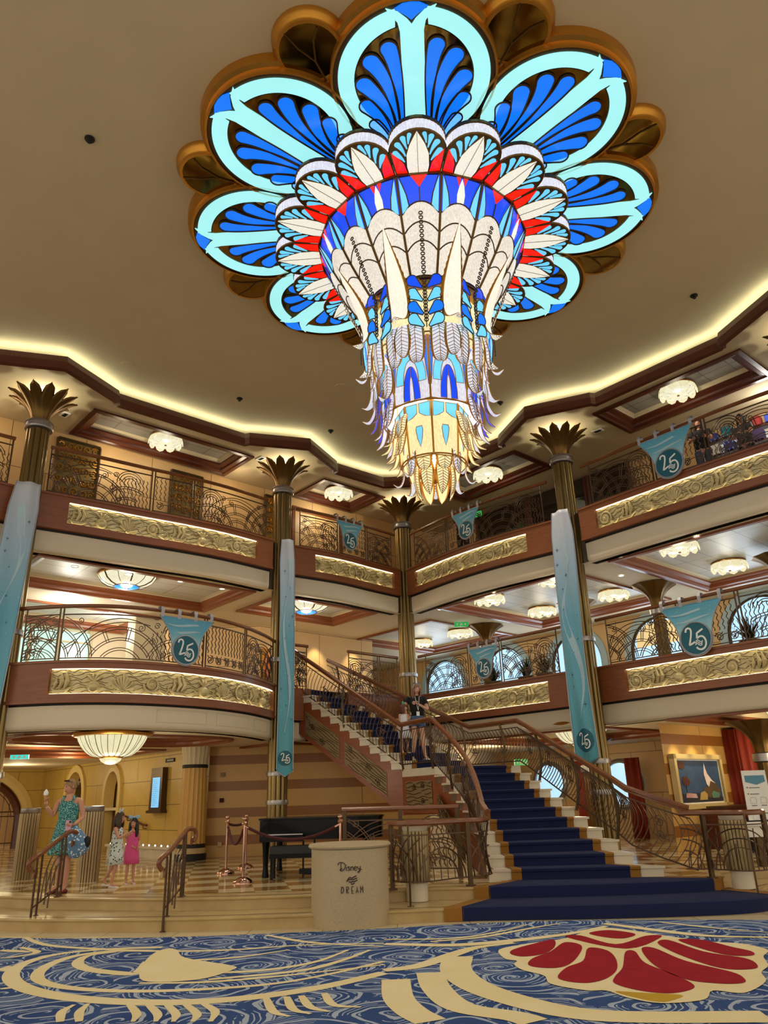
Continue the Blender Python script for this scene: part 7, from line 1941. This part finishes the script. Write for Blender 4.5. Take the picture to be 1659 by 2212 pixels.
def hair_cap(t, H, hair, back=0., side=0., length=0.):
    mb = MB(); rows = []
    for i in range(11):
        th = pi*.62*i/10; row = []
        for k in range(25):
            a = 2*pi*k/24; fr_ = max(0, -sin(a)); lim = 1-.42*fr_
            q = th*lim; row.append(H((.082*sin(q)*cos(a), .098*sin(q)*sin(a)+.006, .120*cos(q)+.004)))
        rows.append(row)
    mb.sheet(rows); 
    if length:
        for sx in (-1, 0, 1):
            for j in range(7):
                a = radians(90+sx*38+(j-3)*12) if sx == 0 else radians(90-sx*(66+j*9))
                x, y = .082*cos(a), .09*sin(a)
                mb.tube([H((x, y, .03)), H((x*1.12, y*1.1, -.05)), H((x*1.2+.006*sin(j*2), y*1.02-.01*abs(sx), -.05-length*.6)), H((x*1.1+.01*sin(j*3), y*.9-.02*abs(sx), -.06-length))], [.017, .018, .015, .006] if True else .01, 5)
    o = obj('hair', mb, hair, t, True); so = o.modifiers.new('s', 'SOLIDIFY'); so.thickness = .006; return o
def loft(name, rows_, m, t, n=28, fold=.0, th=.008):
    rows = []
    for i, (cx, cy, z, rx, ry) in enumerate(rows_):
        rows.append([(cx+rx*cos(a)*(1+fold*i/len(rows_)*sin(a*7)), cy+ry*sin(a)*(1+fold*i/len(rows_)*sin(a*7)), z) for a in [2*pi*k/n for k in range(n)]])
    mb = MB(); mb.sheet(rows, closed=True); o = obj(name, mb, m, t, True); so = o.modifiers.new('s', 'SOLIDIFY'); so.thickness = th; so.offset = 1; return o
def shoe(t, an, to, s, m, hgt=.055):
    a, b = Vector(an), Vector(to); d = (b-a); d.z = 0; L = d.length+.07*s; d.normalize(); w = Vector((-d.y, d.x, 0)); z0 = min(a.z-.09*s, b.z-.04*s); rows = []
    for u, hw, hh in ((-.045, .006, .02), (-.04, .03, .05), (.0, .036, .068), (.35, .035, .055), (.7, .042, .042), (.93, .034, .032), (1.0, .008, .018)):
        c = a+d*(u*L if u > 0 else u*s); c.z = 0
        rows.append([(c.x+w.x*hw*s*cos(q), c.y+w.y*hw*s*cos(q), z0+max(0.002, (hh*s*(.5+.5*sin(q))))) for q in [2*pi*k/12 for k in range(12)]])
    mb = MB(); mb.sheet(rows, closed=True); obj('shoe', mb, m, t, True)
def print_mat(name, a, b, scale, c=None):
    m, nt, p = new_mat(name); v = coords(nt); vo = node(nt, 'ShaderNodeTexVoronoi'); vo.inputs['Scale'].default_value = scale; nt.links.new(v, vo.inputs['Vector'])
    f = math_(nt, 'LESS_THAN', vo.outputs['Distance'], .36); nt.links.new(mixc(nt, f, lin(a), lin(b)), p.inputs['Base Color']); p.inputs['Roughness'].default_value = .8; return m
H_BLOND = mat('blond_hair', (158, 126, 84), .5, 0, .25, 40, (1, 1, .2)); H_BROWN = mat('brown_hair', (70, 48, 34), .5, 0, .3, 40, (1, 1, .2)); H_BLACK = mat('black_hair', (22, 18, 18), .4, 0, .2, 40)
H_AUB = mat('auburn_hair', (110, 60, 36), .5, 0, .3, 40); H_LONG = mat('dark_blond_long_hair', (96, 62, 52), .5, 0, .35, 30, rgb2=(170, 120, 100))
# woman in the teal dress with an ice cream
t, J, H, hs = person('woman in a teal patterned sundress holding an ice cream cone and a phone', None, 0, 1.0,
    dict(shL=(-.165, 0, 1.36), elL=(-.235, -.03, 1.12), wrL=(-.30, -.17, 1.27), elR=(.235, .03, 1.09), wrR=(.17, -.17, .98), anL=(-.06, .05, .09), toL=(-.11, -.09, .04), knL=(-.07, -.0, .48), anR=(.07, .0, .09), toR=(.04, -.15, .04), knR=(.07, -.02, .48), pelvis=(.0, 0, .93), head=(.0, -.02, 1.47)),
    M['skin'], H_BLOND, -.75, .18, 1.04, 1.1, 1.0, ((-.1, -.15, 1), (1, -.2, 0)), ((-.5, -.8, -.1), (0, .2, 1)))
W_ = t
hair_cap(t, H, H_BLOND); mb = MB(); mb.ball(H((.02, .115, .03)), (.035, .03, .035), 10, 8); mb.ball(H((.05, .13, .045)), (.018, .018, .018), 8, 6); obj('hair_bun', mb, H_BLOND, t, True)
mb = MB()
for sx in (-1, 1): mb.ball(H((sx*.036, -.055, .104)), (.03, .022, .011), 10, 6)
mb.tube([H((-.075, .0, .07)), H((-.07, -.04, .09)), H((.07, -.04, .09)), H((.075, .0, .07))], .004, 4); obj('sunglasses', mb, M['black'], t, True)
M['tealprint'] = print_mat('teal_print_dress', (44, 110, 116), (160, 226, 212), 60)
loft('dress', [(0, 0, 1.335, .118, .088), (0, 0, 1.28, .155, .112), (0, 0, 1.2, .158, .125), (0, 0, 1.08, .135, .108), (0, 0, .98, .165, .13), (0, 0, .86, .195, .15), (-.01, 0, .72, .215, .16), (-.01, 0, .6, .235, .17), (-.01, 0, .55, .238, .172)], M['tealprint'], t, 36, .04)
for sx in (-1, 1): mb = MB(); mb.sheet([[(sx*.085+o_, y, z) for o_ in (-.018, .018)] for y, z in ((-.105, 1.3), (-.085, 1.36), (-.02, 1.425), (.05, 1.4), (.09, 1.32))]); obj('shoulder_strap', mb, M['tealprint'], t, True)
for a, b in (('anL', 'toL'), ('anR', 'toR')): shoe(t, J[a], J[b], 1.0, mat('red_sandals', (120, 40, 44), .6, 0, .1))
t.location = (-5.22, 13.0, Z3)
wx, wy, wz = -5.22, 13.0, Z3
c = (wx-.315, wy-.2, wz+1.33)
ic = thing('ice_cream_cone', 'vanilla ice cream cone held up in the hand of the woman in teal', 'ice cream', (c[0], c[1], c[2]))
mb = MB(); mb.lathe([(.006, 0), (.02, .06), (.03, .11)], 14, c); obj('wafer_cone', mb, mat('wafer', (206, 160, 96), .7, 0, .2, 60), ic, True)
mb = MB(); mb.lathe([(.03, .105), (.038, .13), (.03, .16), (.018, .18), (.0, .2)], 14, c); obj('ice_cream', mb, M['white'], ic, True)
ph = thing('mobile_phone', 'mobile phone in a pink case held by the woman in teal', 'phone', (wx+.12, wy-.26, wz+.95))
mb = MB(); mb.box((wx+.12, wy-.25, wz+.98), (.08, .014, .15), .5); obj('case', mb, mat('pink_case', (222, 170, 196), .4, 0, 0), ph)
mb = MB(); mb.box((wx+.145, wy-.255, wz+1.03), (.026, .012, .03), .5); obj('camera_lens', mb, M['black'], ph)
jk = thing('cloth_bag', 'light blue dotted cloth bag hanging at the side of the woman in teal', 'bag', (wx+.2, wy-.1, wz+.5))
mb = MB(); rows = []
for z, rx, ry, cx in ((.98, .03, .03, .16), (.9, .1, .07, .18), (.78, .16, .09, .22), (.66, .17, .09, .26), (.56, .13, .08, .24), (.5, .05, .04, .22)): rows.append([(wx+cx+rx*cos(a)*(1+.12*sin(a*5)), wy-.13+ry*sin(a), wz+z) for a in [2*pi*k/20 for k in range(20)]])
mb.sheet(rows, closed=True); obj('bag_body', mb, print_mat('blue_dotted_cloth', (96, 136, 176), (214, 232, 240), 24), jk, True)
mb = MB(); mb.ball((wx+.40, wy-.14, wz+.73), (.055, .04, .085), 12, 8); mb.ball((wx+.3, wy-.16, wz+.64), (.06, .04, .03), 10, 6); obj('black_trim', mb, M['black'], jk, True)
# two small girls
BOW = mat('pale_satin_bow', (206, 224, 220), .4, 0, .1)
def bow(t, H, m, z=.13, w=.12):
    mb = MB()
    for sx in (-1, 1): mb.sheet([[H((sx*x, -.01, z+y1)), H((sx*x, .0, z+.0)), H((sx*x, -.01, z-y1*.7))] for x, y1 in ((0, .012), (w*.5, .042), (w, .055), (w*1.05, .03))])
    mb.ball(H((0, -.012, z)), .017, 8, 6); o = obj('hair_bow', mb, m, t, True); so = o.modifiers.new('s', 'SOLIDIFY'); so.thickness = .008
def girl(label, s, pose, look, dress_m, hair, rows_, loc, rz, shoe_m, skin_m, bowm, hlen=.12):
    t, J, H, hs = person(label, None, 0, s, pose, skin_m, hair, look, .05, .92, .8, .8, None, None, True)
    hair_cap(t, H, hair, length=hlen); bow(t, H, bowm)
    loft('dress', [(a*s, b*s, z*s, rx*s, ry*s) for a, b, z, rx, ry in rows_], dress_m, t, 30, .05)
    for a, b in (('anL', 'toL'), ('anR', 'toR')): shoe(t, J[a], J[b], s*1.15, shoe_m)
    t.location = loc; t.rotation_euler = (0, 0, rz); return t
fan = print_mat('fan_print_dress', (214, 222, 218), (74, 100, 102), 26)
DR_ = [(0, 0, 1.36, .105, .08), (0, 0, 1.28, .14, .105), (0, 0, 1.1, .15, .12), (0, 0, .9, .175, .145), (0, 0, .7, .205, .17), (0, 0, .52, .225, .19)]
girl('small girl in a grey and white fan-print dress stepping right with a white bow', .665,
    dict(elL=(-.2, -.14, 1.12), wrL=(-.1, -.34, 1.24), elR=(.2, -.14, 1.12), wrR=(.08, -.34, 1.24), knL=(-.09, -.06, .5), anL=(-.09, .02, .09), toL=(-.09, -.12, .04), knR=(.09, .08, .5), anR=(.08, .30, .17), toR=(.09, .22, .06)),
    .15, fan, H_BROWN, DR_, (-4.6, 13.6, Z3), radians(82), mat('white_trainers', (226, 212, 206), .6, 0, 0), M['skin'], BOW)
girl('small dark-haired girl in a bright pink dress beside the fan-print girl', .60,
    dict(elL=(-.18, .04, 1.12), wrL=(-.05, -.12, 1.0), elR=(.2, .06, 1.1), wrR=(.16, -.1, .98), knL=(-.09, -.03, .5), knR=(.09, .0, .5)),
    -.5, mat('pink_dress', (226, 84, 150), .7, 0, .1), H_BLACK, DR_, (-4.52, 14.15, Z3), radians(30), mat('pale_sandals', (216, 186, 180), .6, 0, 0), M['skin'], mat('blue_satin_bow', (150, 190, 210), .4, 0, .1), .22)
# woman in a black T-shirt on the stair landing
t, J, H, hs = person('young woman in a black T-shirt and denim shorts on the stair landing', None, 0, .98,
    dict(shL=(-.165, .02, 1.355), elL=(-.29, .02, 1.17), wrL=(-.24, -.04, 1.0), shR=(.165, 0, 1.35), elR=(.25, -.06, 1.09), wrR=(.02, -.19, 1.2), chest=(0, -.02, 1.24), neck=(0, -.04, 1.40), head=(0, -.07, 1.465), knL=(-.08, -.06, .48), anL=(-.12, .06, .09), toL=(-.12, -.07, .04), knR=(.10, -.04, .46), anR=(.15, .0, .09), toR=(.18, -.14, .04)),
    M['skin2'], H_LONG, .15, .22, .98, .9, .5, ((.2, -.2, -1), (1, 0, 0)), ((-1, -.1, .3), (0, 1, 0)))
hair_cap(t, H, H_LONG, length=.24)
mb = MB()
for sx in (-1, 1): mb.sheet([[H((sx*x, -.03, .12+y)), H((sx*x, .02, .115)), H((sx*x, -.03, .115-y*.5))] for x, y in ((0, .01), (.05, .035), (.1, .03))])
mb.tube([H((.085*cos(a), -.01, .10*sin(a)+.02)) for a in [pi*i/12 for i in range(13)]], .012, 5); obj('headband', mb, mat('silver_headband', (196, 196, 200), .4, .3, .2, 30), t, True)
S_ = .98
TB = mat('black_cotton', (14, 14, 18), .85, 0, .1)
loft('t_shirt', [(0, -.03*S_, 1.40*S_, .075, .065), (0, -.02, 1.36*S_, .15, .10), (0, -.02, 1.27*S_, .165, .12), (0, -.01, 1.1*S_, .14, .115), (0, 0, .95*S_, .155, .125)], TB, t, 28)
for sh, el in (('shL', 'elL'), ('shR', 'elR')): mb = MB(); mb.tube([J[sh]+(J[sh]-J[el])*.12, J[sh], J[sh].lerp(J[el], .3), J[sh].lerp(J[el], .5)], [.05, .068, .066, .064], 12); obj('sleeve', mb, TB, t, True)
DN = mat('blue_denim', (40, 58, 96), .8, 0, .3, 20, rgb2=(84, 104, 140))
loft('denim_shorts', [(0, 0, .99*S_, .145, .12), (0, 0, .9*S_, .172, .135), (0, 0, .84*S_, .175, .14)], DN, t, 28)
for hi, kn in (('hiL', 'knL'), ('hiR', 'knR')): mb = MB(); mb.tube([J[hi]+Vector((0, 0, .02)), J[hi].lerp(J[kn], .2), J[hi].lerp(J[kn], .38)], [.096, .1, .102], 14); obj('shorts_leg', mb, DN, t, True)
mb = MB()
for sx in (-1, 1): mb.tube([(sx*.05, -.13, 1.36), (sx*.03, -.155, 1.22), (.01, -.15, 1.05)], .006, 4)
mb.box((.0, -.16, .98), (.07, .012, .09), .2); obj('lanyard', mb, M['white'], t)
for a, b in (('anL', 'toL'), ('anR', 'toR')): shoe(t, J[a], J[b], .98, mat('light_shoes', (210, 200, 196), .6, 0, 0))
t.location = (.60, 17.8, 2.113+r2+.012); t.rotation_euler = (0, 0, radians(8)); t.scale = (1.03, 1.03, 1.03)
girl('small child in white with a mint bow beside the woman on the stairs', .62,
    dict(elL=(-.16, .0, 1.1), elR=(.2, -.04, 1.15), wrR=(.22, -.12, 1.3)), .9, mat('white_mint_dress', (226, 226, 232), .7, 0, 0, 3, rgb2=(214, 214, 226)), H_AUB, DR_, (.30, 17.74, 2.113+2*r2+.0), radians(15), M['white'], M['skin2'], mat('mint_bow', (110, 206, 190), .5, 0, .1), .1)
# people behind the top right railing
def onlooker(label, loc, rz, shirt, hair, legs):
    t, J, H, hs = person(label, None, 0, 1.0, dict(elL=(-.24, -.1, 1.12), wrL=(-.16, -.28, 1.1), elR=(.24, -.1, 1.12), wrR=(.16, -.28, 1.1)), M['skin'], hair, 0, .1)
    hair_cap(t, H, hair, length=.15)
    loft('shirt', [(0, 0, 1.40, .08, .065), (0, 0, 1.36, .155, .10), (0, 0, 1.25, .168, .125), (0, 0, .92, .16, .13)], shirt, t)
    for sh, el in (('shL', 'elL'), ('shR', 'elR')): mb = MB(); mb.tube([J[sh]+(J[sh]-J[el])*.1, J[sh], J[sh].lerp(J[el], .6)], [.05, .07, .065], 12); obj('sleeve', mb, shirt, t, True)
    for hi, kn, an in (('hiL', 'knL', 'anL'), ('hiR', 'knR', 'anR')): mb = MB(); mb.tube([J[hi], J[kn], J[an]], [.1, .075, .06], 12); obj('trouser_leg', mb, legs, t, True)
    t.location = loc; t.rotation_euler = (0, 0, rz)
onlooker('dark-haired person in a black top behind the top right railing', R(-1.1, 8.75, Z5), radians(-30), TB, H_BROWN, DN)
onlooker('second person in dark clothes farther right behind the top railing', R(-1.6, 9.5, Z5), radians(-60), mat('grey_shirt', (70, 66, 70), .8, 0, .1), H_BLACK, TB)
onlooker('person in dark clothes behind the upper railing right of the corner column', R(-.95, 1.55, Z5), radians(-20), mat('maroon_shirt', (60, 30, 30), .8, 0, .1), H_BLACK, TB)

# ================================================================ LIGHT
# spots added at the ceiling nozzles to brighten the floor; soft light of the decks
for p, aim, pw in (((-4.0, 8.1, CM-.1), (-3.5, 9.5, 0), 240), ((6.1, 12.2, CM-.1), (3, 11, 0), 300), ((2.9, 16.2, CM-.1), (2.5, 14.5, 1), 300), ((-1.3, 17.4, CM-.1), (-1.5, 13.5, 0), 260), ((-3.3, 15.6, CM-.1), (-3.2, 12.5, 0), 260)):
    spot(p, aim, pw, 95, (1, .86, .66))
for a, b, p in ((8.5, -3, 30), (6.6, -6.5, 34), (2.6, -2.0, 26), (11.5, -3.5, 22), (6.6, -11, 40)):
    if p: light('POINT', R(a, b, CE3-.35), p, (1, .8, .46), .25, name='hall_downlight')
for a, b, p in ((-3.0, 3.0, 38), (-3.5, 8.6, 45), (-3.2, 0, 26)):
    light('POINT', R(a, b, CE3-.35), p, (1, .82, .52), .25, name='hall_downlight')
for a, b in ((8.2, -3.6), (6.2, -5.2)): light('POINT', R(a, b, CE4-.4), 60, (1, .95, .84), .25, name='lounge_downlight')
for a, b in ((11.4, -1.0), (8.2, -1.2), (5.0, -1.0), (2.0, -1.2)): light('POINT', R(a, b, CE5-.5), 12, (1, .82, .56), .15, name='corridor_light')
light('POINT', R(-2.2, 10, CE5-.4), 30, (1, .97, .9), .2, name='shop_light')
for b in (-4.4, -1.45, 1.45, 4.35, 7.3):
    o = light('AREA', R(-5.7, b, 5.4), 24, (.72, .86, 1), 1.5, name='window_daylight'); o.rotation_euler = Vector((-E1.x, -E1.y, -.05)).to_track_quat('-Z', 'Y').to_euler()
w = bpy.data.worlds.new('World'); SC.world = w; w.use_nodes = True
bg = w.node_tree.nodes['Background']; bg.inputs[0].default_value = (1.0, .88, .70, 1); bg.inputs[1].default_value = .95

# ================================================================ CAMERA
cam = bpy.data.cameras.new('Camera'); co = bpy.data.objects.new('Camera', cam); COL.objects.link(co); SC.camera = co
cam.sensor_fit = 'VERTICAL'; cam.sensor_height = 24; cam.lens = 1632/2212*24; cam.clip_end = 200; cam.clip_start = .05
th, ro = radians(20.73), radians(1.85)
fwd = Vector((0, cos(th), sin(th))); right = Vector((1, 0, 0)); up = Vector((0, -sin(th), cos(th)))
# image x axis = cos(ro)*right - sin(ro)*(-up) ... roll the camera about its axis
rx = right*cos(ro)+up*(-sin(ro))*-1*-1; rx = right*cos(ro)-up*sin(ro)*-1*-1
ux = up*cos(ro)+right*sin(ro)
mtx = Matrix((rx, ux, -fwd)).transposed().to_4x4(); mtx.translation = (0, 0, 1.55); co.matrix_world = mtx
vs = SC.view_settings; vs.view_transform = 'Standard'; vs.look = 'None'; vs.gamma = 1; vs.exposure = 0.3; vs.use_curve_mapping = False
